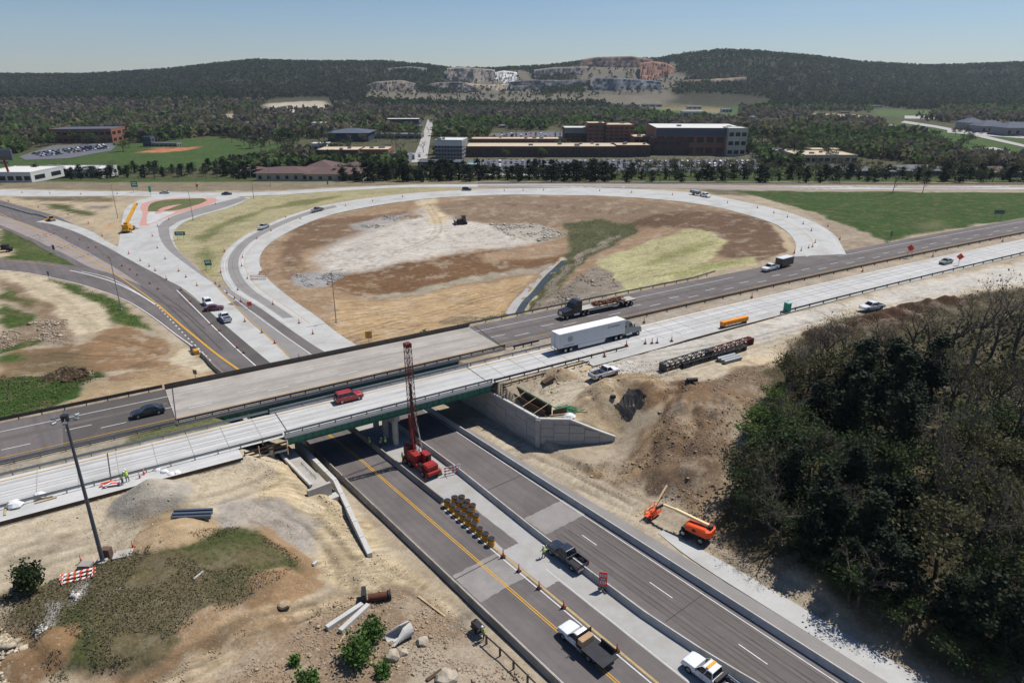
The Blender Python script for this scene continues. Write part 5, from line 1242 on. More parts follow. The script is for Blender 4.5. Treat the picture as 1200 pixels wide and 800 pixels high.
# ------------------------------------------------------------------ machines
M_RED = mat('machine_red', lin((150, 42, 42)), .5, .15, 1.5, coord='Object', dirt=lin((120, 50, 44)), dirt_amt=.4)
M_LATR = mat('mast_red_brown', lin((98, 44, 40)), .6, .2, 1.5, coord='Object')
M_MORNG = mat('machine_orange', lin((226, 84, 36)), .45, .08, 1.5, coord='Object')
M_CREAM = mat('boom_cream', lin((226, 206, 158)), .45, .06, 1.5, coord='Object')
M_MYEL = mat('machine_yellow', lin((206, 150, 44)), .5, .12, 1.5, coord='Object', dirt=lin((120, 92, 40)), dirt_amt=.4)
def lattice(mb, a, b, w0, w1, n, r=.05):
    a = Vector(a); b = Vector(b); d = (b - a).normalized(); x = d.cross(Vector((0, 1, 0)))
    x = (x if x.length > .1 else d.cross(Vector((1, 0, 0)))).normalized(); y = d.cross(x)
    prev = None
    for i in range(n + 1):
        c = a.lerp(b, i / n); w = (w0 + (w1 - w0) * i / n) / 2
        q = [c + x * w + y * w, c - x * w + y * w, c - x * w - y * w, c + x * w - y * w]
        for k in range(4): mb.bar(q[k], q[(k + 1) % 4], r * .8)
        if prev:
            for k in range(4): mb.bar(prev[k], q[k], r * 1.3); mb.bar(prev[k], q[(k + 1) % 4] if i % 2 else q[k], r * .8); mb.bar(prev[(k + 1) % 4], q[k], r * .8)
        prev = q
# drill rig on a wheeled carrier beside the pier
p = un(494, 549, 0); t = thing('drill_rig', 'red truck mounted drill rig with tall lattice mast in front of the bridge', 'drill rig', (p[0], p[1], .04), UP + pi)
MB().box((.2, 0, .95), (7.2, 2.2, .55)).build('carrier', M_RED, t, bevel=.05)
for x in (-2.6, -1.4, 2.3):
    for s in (-1, 1): wheel(t, x, s * 1.05, .55, .45)
MB().box((-1.2, -.55, 1.95), (2.6, 1.2, 1.3)).build('engine_house', M_RED, t, bevel=.08); MB().box((.4, .6, 2.0), (1.6, 1.1, 1.6)).build('operator_cab', M_RED, t, bevel=.08)
MB().box((1.22, .6, 2.25), (.04, .9, .8)).build('cab_window', M_GLASS, t); MB().box((.4, 1.16, 2.25), (1.2, .04, .8)).build('cab_window', M_GLASS, t)
MB().box((2.6, 0, 1.7), (1.6, 1.9, .8)).build('front_cab', M_RED, t, bevel=.1); MB().box((3.2, 0, 1.9), (.1, 1.6, .4)).build('windscreen', M_GLASS, t)
MB().box((-2.6, -.6, 2.4), (1.2, 1.1, 1.9)).build('compressor', mat('machine_maroon', lin((86, 40, 38)), .6, .2, 2, coord='Object'), t, bevel=.06)
MB().tube((.9, -.9, 1.5), (2.1, -.9, 1.5), .32, n=12).build('winch_drum', M_STEEL, t); MB().tube((2.9, .9, .5), (2.9, 1.45, .5), .62, n=18).build('cable_reel', mat('reel_tan', K(170, 140, 110), .7, .1, 2), t)
lt = MB(); lattice(lt, (-2.2, .3, 1.2), (-3.4, .75, 18.9), 1.0, .8, 19, .055); mast = lt.build('mast', M_LATR, t)
MB().box((-3.42, .75, 19.1), (1.0, .9, .6)).build('crown_block', M_LATR, mast); MB().bar((-2.4, .3, 2), (-3.0, .6, 13), .3).build('rotary_head_guide', M_STEEL, mast)
for s in (-1, 1): MB().tube((-1.0, .3 + s * .75, 1.6), (-2.7, .45 + s * .45, 8.2), .13, n=8).build('raising_cylinder', M_CHROME if s > 0 else M_RED, t)
MB().tube((-3.3, .75, 18.8), (-3.3, .5, 2), .03, n=5).build('hoist_cable', M_STEEL, t)
for sx in (-3.2, 3.4):
    for s in (-1, 1): MB().bar((sx, s * 1.1, 1.0), (sx, s * 1.5, .05), .18).build('outrigger', M_RED, t)
# orange boom lift
p = G(815, 628); q = G(768, 606); an = atan2(q[1] - p[1], q[0] - p[0]); t = thing('boom_lift', 'orange telescopic boom lift with cream boom parked by the wood edge', 'boom lift', (p[0], p[1], GH(*p)), an)
MB().box((0, 0, .75), (3.6, 1.5, .5)).build('chassis', M_STEEL, t, bevel=.05)
for x in (-1.25, 1.25):
    for s in (-1, 1): wheel(t, x, s * 1.05, .5, .4)
MB().rings([[( -1.9, -1.15, 1.15), (1.0, -1.15, 1.15), (1.3, -.8, 1.15), (1.3, .8, 1.15), (1.0, 1.15, 1.15), (-1.9, 1.15, 1.15), (-2.3, .7, 1.15), (-2.3, -.7, 1.15)], [(-1.9, -1.15, 2.0), (.9, -1.15, 1.9), (1.2, -.8, 1.85), (1.2, .8, 1.85), (.9, 1.15, 1.9), (-1.9, 1.15, 2.0), (-2.3, .7, 2.0), (-2.3, -.7, 2.0)], [(-1.6, -.95, 2.2), (.7, -.95, 2.05), (.9, -.7, 2.05), (.9, .7, 2.05), (.7, .95, 2.05), (-1.6, .95, 2.2), (-1.9, .6, 2.2), (-1.9, -.6, 2.2)]]).build('turntable_body', M_MORNG, t)
MB().tube((0, 0, .95), (0, 0, 1.2), .7, n=16).build('slewing_ring', M_STEEL, t)
for s in (-1, 1): MB().box((-.2, s * 1.16, 1.6), (.5, .03, .4)).build('vent', M_DKPL, t)
MB().bar((-1.8, 0, 2.45), (3.2, 0, 2.6), .34, .36).build('boom_outer', M_CREAM, t); MB().bar((3.2, 0, 2.6), (5.0, 0, 2.5), .24, .26).build('boom_inner', M_CREAM, t)
MB().box((-1.9, 0, 2.35), (.5, .6, .6)).build('boom_pivot', M_STEEL, t); MB().bar((5.0, 0, 2.5), (5.9, .3, 1.6), .22, .3).build('jib', M_STEEL, t)
bk = MB()
for z in (.45, .95, 1.5):
    for a, b in (((5.95, -1.2), (7.0, -1.2)), ((7.0, -1.2), (7.0, 1.3)), ((7.0, 1.3), (5.95, 1.3)), ((5.95, 1.3), (5.95, -1.2))): bk.bar((*a, z), (*b, z), .06)
for x in (5.95, 7.0):
    for y in (-1.2, 0, 1.3): bk.bar((x, y, .4), (x, y, 1.5), .06)
MB().box((6.45, .05, .4), (1.1, 2.5, .08)).build('basket_floor', M_MORNG, t); bk.build('basket', M_MORNG, t); MB().box((6.15, .5, 1.1), (.5, .9, .7)).build('control_box', M_MORNG, t, bevel=.05)
# yellow rough terrain crane, far left
p = G(151, 271); q = G(143, 246); t = thing('mobile_crane', 'yellow mobile crane with folded boom standing by the concrete connector', 'crane', (p[0], p[1], GH(*p)), R(100))
MB().box((0, 0, 1.2), (7.5, 2.6, .8)).build('carrier', M_MYEL, t, bevel=.05)
for x in (-2.3, 2.3):
    for s in (-1, 1): wheel(t, x, s * 1.2, .85, .6)
MB().box((-1.4, 0, 2.4), (3.4, 2.4, 1.5)).build('upper_body', M_MYEL, t, bevel=.1); MB().box((.6, .9, 2.6), (1.5, .9, 1.7)).build('cab', M_MYEL, t, bevel=.08); MB().box((1.2, .9, 2.9), (.4, .8, .9)).build('cab_window', M_GLASS, t)
MB().bar((-2.2, -.3, 3.4), (11.5, -.3, 8.2), .9, 1.0).build('boom', M_MYEL, t); MB().bar((6, -.3, 6.1), (12.4, -.3, 8.5), .6, .7).build('boom_tip', M_MYEL, t); MB().box((12.5, -.3, 8.3), (.6, .8, .9)).build('sheave_head', M_DKPL, t)
MB().tube((.5, -.3, 2.2), (4.6, -.3, 5.4), .2, n=8).build('lift_cylinder', M_CHROME, t)
for x in (-3.4, 3.4):
    for s in (-1, 1): MB().bar((x, s * 1.2, .9), (x, s * 2.6, .15), .3).build('outrigger', M_MYEL, t)
# bulldozer in the loop
def crawler(label, px, py, rz, m, cat, name, blade=True, arm=False, scale=1.0):
    x, y = G(px, py); t = thing(name, label, cat, (x, y, GH(x, y)), rz); t.scale = (scale,) * 3
    for s in (-1, 1):
        prof = [(-1.6, .35), (-1.3, .05), (1.3, .05), (1.6, .35), (1.4, .8), (-1.4, .8)]
        tr = MB().extr_y(prof, s * 1.0 - .28, s * 1.0 + .28).build('track', M_TIRE, t)
    MB().box((.5, 0, 1.15), (1.9, 1.2, .9)).build('engine_hood', m, t, bevel=.06); MB().box((-.8, 0, 1.0), (1.2, 1.5, .7)).build('rear_body', m, t, bevel=.05)
    MB().box((-.6, 0, 1.9), (1.2, 1.2, 1.2)).build('cab_glass', M_GLASS, t); MB().box((-.6, 0, 2.55), (1.5, 1.5, .1)).build('cab_roof', m, t)
    if blade:
        MB().extr_y([(2.0, .1), (2.15, .1), (2.0, .6), (2.2, 1.2), (2.05, 1.2), (1.85, .6)], -1.7, 1.7).build('blade', m, t)
        for s in (-1, 1): MB().bar((0, s * 1.35, .5), (2.0, s * 1.35, .4), .16).build('push_arm', m, t)
    if arm:
        MB().bar((.6, .3, 1.6), (3.4, .3, 3.6), .35, .4).build('boom', m, t); MB().bar((3.4, .3, 3.6), (4.6, .3, 1.4), .28, .3).build('stick', m, t); MB().box((4.5, .3, 1.0), (.7, .9, .8)).build('bucket', M_DKPL, t)
    return t
crawler('small dark tracked loader working in the middle of the loop', 541, 262, R(200), M_STEEL, 'loader', 'track_loader', True, False, 1.25)
crawler('small yellow paving machine on the closed lane at far left', 60, 259, R(150), M_MYEL, 'paver', 'paving_machine', True, False, .9)
# yellow tank truck cut by the left edge
x, y = G(-4, 295); t = thing('tank_truck', 'yellow tank truck at the left edge on its gravel pad', 'truck', (x, y, GH(x, y)), R(8))
MB().tube((-4.5, 0, 1.9), (1.0, 0, 1.9), 1.0, n=16).build('tank', M_MYEL, t); MB().box((0, 0, .8), (9, .9, .3)).build('chassis', M_DKPL, t)
MB().box((3.0, 0, 1.7), (1.8, 2.2, 1.8)).build('cab', M_DKPL, t, bevel=.12); MB().box((4.4, 0, 1.2), (1.3, 1.9, .9)).build('hood', M_DKPL, t, bevel=.15); MB().box((3.92, 0, 2.2), (.06, 1.9, .6)).build('windscreen', M_GLASS, t)
for xx in (-3.4, -2.2, 4.2):
    for s in (-1, 1): wheel(t, xx, s * .95, .5, .4)
# ------------------------------------------------------------------ cones, drums, signs, poles
M_ORNG = mat('safety_orange', lin((224, 74, 38)), .6, .1, 4, coord='Object'); M_REFL = mat('reflective_white', (.72, .72, .7), .5, .05, 4, coord='Object')
def make_cone(h=1.05):
    t = thing('traffic_cone', 'x', 'cone'); MB().prism([(-.26, -.2), (-.2, -.26), (.2, -.26), (.26, -.2), (.26, .2), (.2, .26), (-.2, .26), (-.26, .2)], 0, .09).build('base', M_BLACK, t)
    b = MB().tube((0, 0, .09), (0, 0, h), .13, .055, n=10).build('cone_body', M_ORNG, t)
    for z0, z1 in ((.62, .74), (.84, .95)):
        r = lambda z: .13 - (z - .09) / (h - .09) * .075 + .006
        MB().tube((0, 0, z0 * h), (0, 0, z1 * h), r(z0 * h), r(z1 * h), n=10, cap=False).build('band', M_REFL, b)
    MB().tube((0, 0, h), (0, 0, h + .08), .03, n=6).build('handle', M_ORNG, b)
    return t
cone0 = make_cone(); cone_used = [False]
def cones(pts, label, group, scale=1.0, ground=False):
    for px, py in pts:
        x, y = G(px, py); z = (GH(x, y) if ground else Tz(x, y) + .07)
        if not cone_used[0]:
            o = cone0; o.location = (x, y, z); o['label'] = label; o['group'] = group; o.scale = (scale,) * 3; cone_used[0] = True
        else: o = dup(cone0, (x, y, z), rnd.uniform(0, 3), label, group, scale * .88)
cones([(589.7,653),(608,669.5),(631.7,689.6),(660.5,712),(723,763)], 'orange tube cone on the faded line of the underpass lane', 'cones on the underpass lane', 1.15)
cones([(734,405),(756,403),(764,402.5),(770,402),(787,400),(708.5,418)], 'orange cone on the widened slab by the white box trailer', 'cones on the widened slab', 1.2)
cones([(754.7,378),(881,348.7),(1010.7,318),(1093,300.7),(1174.7,283)], 'orange cone along the far edge of the new concrete carriageway', 'cones along the new carriageway', 1.2)
cones([(887.5,244),(906.7,250),(922.7,255),(941,263),(950.7,271),(955,284.7),(952,289.5),(947.5,291),(938.7,294),(930.7,296.7),(970,266),(984,280.7),(852.5,238)], 'orange cone at the merge end of the loop ramp', 'cones at the merge end of the loop', 1.25)
cones([(788,229),(740,226),(702.7,224),(637,223.5),(613,223.5),(591,224),(471.7,231),(436.7,236)], 'orange cone along the far side of the loop ramp', 'cones on the far side of the loop', 1.3)
cones([(405,241.5),(352,256.7),(334.6,255),(317.7,270.7),(301,280),(284.4,302),(283.5,312),(258.7,319.4),(263,294.6),(290,326.7),(320,357),(350.6,379),(366.7,391.4)], 'orange cone along the near bend of the loop ramp', 'cones on the near bend of the loop', 1.2)
cones([(287,377),(307,390),(322,402.5),(257,388),(278,408),(285.6,414),(350.6,420),(247.5,380),(223,353.7)], 'orange cone beside the parked pickup on the concrete lanes', 'cones by the parked vehicles', 1.2)
cones([(103.7,290.5),(112.5,290),(128,302.5),(143,312),(152.5,316),(175,312.5),(182,317.5),(151,297.5),(164.5,305.7),(161,322.5),(175.7,332.5),(185,339),(195,327.5),(212.5,340),(63.7,273.7),(78.7,278.7),(93.7,281)], 'orange cone between the asphalt and the new concrete lanes', 'cones along the asphalt edge', 1.2)
cones([(218,325),(209.5,318),(193.7,303.7),(184.5,291),(178.7,277),(185,265.5),(198,257.5),(252.5,239.5),(231,335),(252.5,332.5),(257.5,336),(266,343.7),(275,350),(282.5,353.7),(278.7,340)], 'orange cone along the concrete connector curve', 'cones along the connector', 1.2)
cones([(26,226),(58.7,227),(95,228),(137.5,227.5),(10,236),(45,243),(80,252),(103.7,262),(120,277)], 'orange cone at the far left roads', 'cones at far left', 1.3)
cones([(96,660),(138,655),(157,645)], 'orange cone near the foot of the tall light mast', 'cones by the tall mast', 1.1, True)
cones([(86,477),(94,476),(164,560),(169,556)], 'orange cone by the slab edge on the left', 'cones by the slab edge', 1.1, True)
# crash cushion drums
M_DRUM = mat('drum_yellow', lin((196, 138, 28)), .6, .12, 3, coord='Object'); M_DLID = mat('drum_lid_black', (.02, .021, .024), .6, .25, 5, coord='Object')
def make_drum():
    t = thing('sand_drum', 'x', 'drum'); prof = [(.40, 0), (.46, .06), (.44, .5), (.47, .52), (.47, .56), (.44, .58), (.46, 1.0)]
    MB().rings([[(r * cos(2 * pi * i / 16), r * sin(2 * pi * i / 16), z) for i in range(16)] for r, z in prof]).build('drum_body', M_DRUM, t)
    MB().rings([[(r * cos(2 * pi * i / 16), r * sin(2 * pi * i / 16), z) for i in range(16)] for r, z in ((.49, .96), (.49, 1.06), (.40, 1.10), (.2, 1.08))]).build('lid', M_DLID, t)
    return t
dr0 = None
for i in range(9):
    for j in range(2):
        if i == 0 and j == 1: pass
        c = lr(68.4 - i * 1.32, 43.75 - i * .045 + j * 1.15 + (.0 if j == 0 else .1)); lab = 'yellow sand drum with black lid in the double row before the barrier'
        if i >= 5 and j == 1: continue
        if dr0 is None: dr0 = make_drum(); dr0.location = (*c, .03); dr0['label'] = lab; dr0['group'] = 'yellow sand drums'
        else: dup(dr0, (*c, .03), rnd.uniform(0, 3), lab, 'yellow sand drums')
for i in range(3): dup(dr0, (*lr(67.9 - i * 1.3, 45.85), .03), 0, 'yellow sand drum with black lid in the double row before the barrier', 'yellow sand drums')
# yellow crash cushion
x, y = G(230, 414); t = thing('crash_cushion', 'yellow and dark crash cushion at the end of the left barrier', 'crash cushion', (x, y, .05), UP + pi)
MB().box((0, 0, .5), (1.4, 1.1, .9)).build('nose', M_MYEL, t, bevel=.1)
for k in range(3): MB().box((-1.0 - k * .75, 0, .45), (.62, 1.0, .8)).build('bay', M_STEEL, t, bevel=.05)
# signs
def sign(name, label, px, py, w, h, zc, m, rz, posts=2, diamond=False, cat='sign', extra=None, ground=True, tilt=0):
    x, y = G(px, py); z = GH(x, y) if ground else Tz(x, y) + .06
    t = thing(name, label, cat, (x, y, z), rz)
    # local: panel faces -y
    if diamond: MB().add([(0, -.04, zc - w * .707), (w * .707, -.04, zc), (0, -.04, zc + w * .707), (-w * .707, -.04, zc), (0, .0, zc - w * .707), (w * .707, 0, zc), (0, 0, zc + w * .707), (-w * .707, 0, zc)], [(0, 1, 2, 3), (7, 6, 5, 4), (0, 4, 5, 1), (1, 5, 6, 2), (2, 6, 7, 3), (3, 7, 4, 0)]).build('panel', m, t)
    else: MB().box((0, -.02, zc), (w, .04, h)).build('panel', m, t)
    hw_ = w * .3 if not diamond else w * .35
    for k in range(posts):
        xx = 0 if posts == 1 else (-hw_ if k == 0 else hw_); MB().bar((xx, .05, 0), (xx, .05, zc + (h / 2 if not diamond else 0)), .09).build('post', M_GALV, t)
    if extra: extra(t)
    return t
M_SGRN = mat('sign_green', lin((16, 112, 84)), .5, .05, 2, coord='Object'); M_SYEL = mat('sign_yellow', lin((226, 164, 20)), .5, .05, 2, coord='Object'); M_SORG = mat('sign_orange', lin((240, 72, 28)), .5, .05, 2, coord='Object'); M_SBACK = mat('sign_back', lin((96, 104, 110)), .5, .1, 2, metal=.4, coord='Object')
def scribble(t, w, zc, rows, m=M_REFL, y=-.05, hh=.28, seed=0):
    q = random.Random(seed)
    for r, z in enumerate(rows):
        mb = MB(); x = -w * .4
        while x < w * .36:
            l = q.uniform(.14, .3); mb.box((x + l / 2, y, zc + z), (l * .75, .012, hh)); x += l
        mb.build('lettering', m, t)
def shield(t):
    for k, (c, z) in enumerate((((.62, .63, .66), 2.25), ((.06, .10, .3), 1.75), ((.62, .63, .66), 1.25))):
        m = mat('sign_plate_%d' % k, c, .5, .05, 2, coord='Object')
        MB().box((0, -.055, z), (.62 if k == 1 else .7, .02, .36), 0).build('plate', m, t, bevel=.008)
        s = MB(); 
        for i in range(3): s.box((-.18 + i * .18, -.07, z), (.1, .012, .2))
        s.build('lettering', M_REFL if k == 1 else M_INK, t)
t = sign('route_sign', 'tall orange route sign with three plates standing on the median', 706, 691, .95, 1.9, 1.75, M_SORG, R(-12), 2, extra=shield)
for a in range(4): MB().bar((0, .05, .25), (.8 * cos(a * pi / 2 + .6), .8 * sin(a * pi / 2 + .6), .04), .09).build('stand_leg', M_STEEL, t)
for a in range(3): MB().box((rnd.uniform(-.5, .5), rnd.uniform(-.5, .5), .14), (.5, .35, .16), rnd.uniform(0, 3)).build('sand_bag', M_DKPL, t, bevel=.04)
def legend(t): scribble(t, .8, 2.4, (.22, -.02, -.26), M_INK, -.055, .1, 3)
sign('work_sign', 'orange diamond work sign on two posts beside the median right of the ramp', 1065, 302, 1.5, 1.5, 3.0, M_SORG, R(-50), 2, True, extra=lambda t: scribble(t, 1.2, 3.0, (.3, 0, -.3), M_INK, -.055, .16, 3))
sign('work_sign', 'orange diamond work sign seen through the bare trees near the light car', 1123, 311, 1.4, 1.4, 2.6, M_SORG, R(-20), 1, True, extra=lambda t: scribble(t, 1.1, 2.6, (.3, 0, -.3), M_INK, -.055, .16, 4))
sign('work_sign', 'small orange panel sign at the gore beside the loop ramp', 293, 362, 1.1, 1.1, 1.5, M_SORG, R(20), 2)
sign('work_sign', 'small red orange sign far behind the roundabout island', 231.5, 222, 1.2, 1.2, 2.0, M_SORG, R(10), 1)
sign('guide_sign', 'wide green guide sign on the straw verge by the connector', 212, 281, 3.6, 1.4, 2.2, M_SGRN, R(8), 2, extra=lambda t: scribble(t, 3.4, 2.2, (.25, -.25), seed=1))
sign('guide_sign', 'square green guide sign low on the straw verge near the loop', 245, 316, 2.0, 1.7, 2.2, M_SGRN, R(14), 2, extra=lambda t: scribble(t, 1.8, 2.2, (.4, 0), seed=2, hh=.35))
sign('guide_sign', 'green guide sign behind the outer road above the small island', 159, 225.5, 3.2, 2.8, 4.2, M_SGRN, R(5), 2, extra=lambda t: scribble(t, 2.8, 4.2, (.6, -.3), seed=5, hh=.5))
sign('guide_sign', 'narrow green guide sign seen edge on by the silver car', 177, 230.5, 1.2, 2.8, 3.6, M_SGRN, R(60), 1)
sign('guide_sign', 'narrow green sign post beside the outer road in front of the brown roofs', 384.5, 221, .7, 2.5, 3.2, M_SGRN, R(10), 1)
sign('ramp_sign', 'square yellow warning sign inside the loop just behind the bridge', 433, 407, 1.5, 1.7, 3.0, M_SYEL, R(8), 1, extra=lambda t: scribble(t, 1.1, 3.0, (.35, -.1, -.5), M_INK, -.05, .2, 7))
sign('sign_back', 'tilted dark back of a square sign in the green wedge at left', 64, 297, 1.6, 1.6, 2.2, M_SBACK, R(150), 1)
sign('sign_back', 'small grey sign back beside the left ramp', 58, 328, .8, 1.2, 2.0, M_SBACK, R(160), 1)
sign('sign_back', 'small grey sign back at the crash cushion near the older bridge', 230, 446, .8, .9, 1.9, M_SBACK, R(170), 1)
sign('sign_back', 'dark rectangular sign back in the green field on the right', 1169, 258, 3.4, 1.4, 3.0, M_SBACK, R(170), 2)
sign('sign_back', 'thin grey sign post at the field edge beside the highway', 1043, 283, .6, 1.6, 2.6, M_SBACK, R(120), 1)
# barricades
def barricade(label, px, py, rz, w=3.0, lying=False):
    x, y = G(px, py); t = thing('barricade', label, 'barricade', (x, y, GH(x, y) + .04), rz)
    for k in range(3):
        z = .45 + k * .5; n = int(w / .3)
        rail = MB().box((0, 0, z), (w, .04, .24)).build('rail', M_REFL, t)
        st = MB()
        for i in range(0, n, 2): st.add([(-w / 2 + i * .3, -.025, z - .12), (-w / 2 + i * .3 + .3, -.025, z - .12), (-w / 2 + i * .3 + .42, -.025, z + .12), (-w / 2 + i * .3 + .12, -.025, z + .12)], [(0, 1, 2, 3)])
        st.build('stripe', M_ORNG, rail)
    for s in (-1, 1): MB().bar((s * w * .42, .03, 0), (s * w * .42, .03, 1.6), .08).build('upright', M_REFL, t); MB().bar((s * w * .42, -.7, .05), (s * w * .42, .7, .05), .1).build('foot', M_STEEL, t)
    if lying: t.rotation_euler = (R(-72), 0, rz)
    return t
barricade('orange and white striped barricade lying in the grass by the tall mast', 92, 690, R(22), 3.4, True)
barricade('striped barricade across the closed part of the loop ramp', 303, 328, R(5), 4.6)
barricade('striped barricade beside the drill rig on the median', 530, 556, R(25), 2.6)
# concrete inlet slab with orange markings near the mast foot
x, y = G(146, 656); t = thing('inlet_slab', 'square concrete inlet slab with round cover beside the tall mast', 'slab', (x, y, GH(x, y)), R(20)); MB().box((0, 0, .12), (2.0, 1.4, .3)).build('slab', M_CWALL, t, bevel=.03); MB().tube((0, .1, .27), (0, .1, .31), .45, n=16).build('cover', M_CONO, t)
tag(MB().box((0, 0, .22), (1.4, 1.0, .5)).build('inlet_box', M_CONO, bevel=.03), 'small concrete inlet box left of the tall mast', 'box').location = S3(101, 664)
o = MB().box((0, 0, .75), (1.0, .8, 1.5)).build('control_cabinet', mat('cabinet_brown', K(120, 92, 78), .7, .15, 2), bevel=.04); o.location = S3(127, 655); tag(o, 'brown control cabinet standing at the foot of the tall mast', 'cabinet')
# light poles
def top_z(x, y, py): v = (py - 400) / FPX; return CAM_H - y * (ST + v * CT) / (CT - v * ST)
def light_pole(label, bx, by, tpy, arm=1.6, rz=0.0, r=.11, mast=False, lamp=True):
    x, y = G(bx, by); z = GH(x, y); H = top_z(x, y, tpy) - z
    t = thing('light_pole', label, 'light pole', (x, y, z), rz)
    MB().tube((0, 0, 0), (0, 0, H), r, r * .55, n=10).build('pole', M_GALV if not mast else mat('mast_steel', lin((92, 98, 110)), .4, .08, 1, metal=.5), t)
    MB().tube((0, 0, -.3), (0, 0, .35), r * 2.4, n=10).build('footing', M_CWALL, t)
    if mast:
        for k in range(6):
            a = k * pi / 3; f = MB().tube((0, 0, H - .25), (1.05 * cos(a), 1.05 * sin(a), H - .25), .05, n=6).build('arm', M_GALV, t)
            MB().box((1.15 * cos(a), 1.15 * sin(a), H - .35), (.5, .36, .2), a).build('lamp_head', M_GALV, t, bevel=.04)
        MB().tube((0, 0, H - .6), (0, 0, H + .1), .38, n=12).build('hoist_ring', M_STEEL, t)
    elif lamp:
        MB().tube((0, 0, H), (arm, 0, H + .25), .05, n=6).build('arm', M_GALV, t); MB().box((arm + .25, 0, H + .22), (.65, .28, .14)).build('lamp_head', M_GALV, t, bevel=.03)
    return t
light_pole('tall leaning looking grey high mast light in the left foreground', 122, 663, 487, mast=True, r=.24)
for lab, bx, by, ty, rz in (('slim light pole in the grass beside the left ramp', 142, 363, 303, 2.6), ('slim light pole inside the loop near the brown bank', 394, 377, 318, .4), ('thin light pole behind the yellow crane', 138, 255, 216, 2.0),
    ('thin light pole at the edge of the roundabout island', 226.5, 258.5, 224, 3.0), ('thin light pole between the outer road and the straw verge', 297.5, 233, 200, 1.0), ('thin light pole behind the outer road left of the brown roofs', 231, 221, 193, 2.0), ('thin light pole in front of the brown roofs', 317, 218, 187, 1.0)):
    light_pole(lab, bx, by, ty, 2.2, rz, .13)
# portable toilet
x, y = G(922, 365); t = thing('portable_toilet', 'teal green portable toilet standing beside the concrete road', 'toilet', (x, y, GH(x, y)), R(25)); M_TEAL = mat('toilet_teal', lin((22, 138, 112)), .5, .06, 2, coord='Object')
MB().box((0, 0, 1.1), (1.2, 1.2, 2.15)).build('cabin', M_TEAL, t, bevel=.05); MB().box((0, 0, 2.25), (1.25, 1.25, .16), 0, .8).build('roof', mat('toilet_roof', lin((150, 196, 186)), .5, .05, 2), t); MB().box((0, -.61, 1.05), (.75, .03, 1.8)).build('door', mat('toilet_door', lin((30, 118, 100)), .5, .06, 2, coord='Object'), t)
MB().tube((.4, .4, 2.2), (.4, .4, 2.6), .06, n=8).build('vent_pipe', M_TEAL, t); MB().box((.25, -.64, 1.1), (.06, .03, .16)).build('handle', M_DKPL, t)
# orange truss screed
x, y = G(860, 381); t = thing('concrete_screed', 'yellow orange beam screed on small legs beside the road', 'screed', (x, y, GH(x, y)), R(30))
MB().box((0, 0, 1.1), (7.6, .9, .9)).build('beam', mat('screed_orange', lin((226, 142, 34)), .5, .1, 2, coord='Object'), t, bevel=.05)
for k in range(7): MB().box((-3.2 + k * 1.07, -.47, 1.1), (.08, .06, .9)).build('rib', M_MYEL, t)
for s in (-1, 1): MB().box((s * 3.2, 0, .35), (.3, .9, .7)).build('leg', M_RED, t); wheel(t, s * 3.2, .5, .3, .2)
# lattice boom sections lying on the gravel
def boom_stack(label, p0, p1, m, w, n, off, black):
    a = Vector(S3(*p0)); b = Vector(S3(*p1)); t = thing('lattice_boom', label, 'boom section', a)
    lt = MB(); lattice(lt, Vector((0, 0, w / 2 + .12)), b - a + Vector((0, 0, w / 2 + .12)), w, w, n, .11); lt.build('lattice', m, t)
    MB().box((0, 0, w / 2 + .1), (.4, w * 1.1, w * 1.1), atan2(b.y - a.y, b.x - a.x)).build('end_frame', M_STEEL, t); 
    c = b - a; MB().box((c.x, c.y, c.z + w / 2 + .1), (.4, w * 1.1, w * 1.1), atan2(b.y - a.y, b.x - a.x)).build('end_frame', m, t)
    return t
boom_stack('black and rust lattice boom section lying nearest the wide gravel road', (776,434), (830,418), M_STEEL, 1.3, 9, 0, True); boom_stack('dark red lattice boom section lying beyond the black one', (832,417), (879,403), M_LATR, 1.2, 9, 0, False)
boom_stack('thin dark lattice section lying alongside the boom on the gravel', (800,430), (872,410), M_STEEL, .8, 14, 0, True)
def bundle(label, p0, p1, n, r, m, name, cat, part='pipe'):
    a = Vector(S3(*p0)); b = Vector(S3(*p1)); d = (b - a); d.z = 0; d.normalize(); nn = Vector((-d.y, d.x, 0)); t = thing(name, label, cat, a)
    for k in range(n):
        o = nn * (k * r * 2.15); MB().tube(o + Vector((0, 0, r)), b - a + o + Vector((0, 0, r)), r, n=10).build(part, m, t)
    return t
bundle('three white pipes lying side by side near the lattice booms', (848,426), (868,421), 3, .38, M_GALV, 'pipe_bundle', 'pipes')
x, y, z = S3(226, 607); t = thing('beam_bundle', 'bundle of blue grey steel beams lying on the gravel by the tall mast', 'beams', (x, y, z), R(4))
for k in range(4): MB().box((rnd.uniform(-.15, .15), -.55 + k * .36, .22 + (k % 2) * .2), (4.6, .3, .34)).build('beam', mat('beam_blue_grey', lin((96, 106, 120)), .45, .1, 1.5, metal=.4), t)
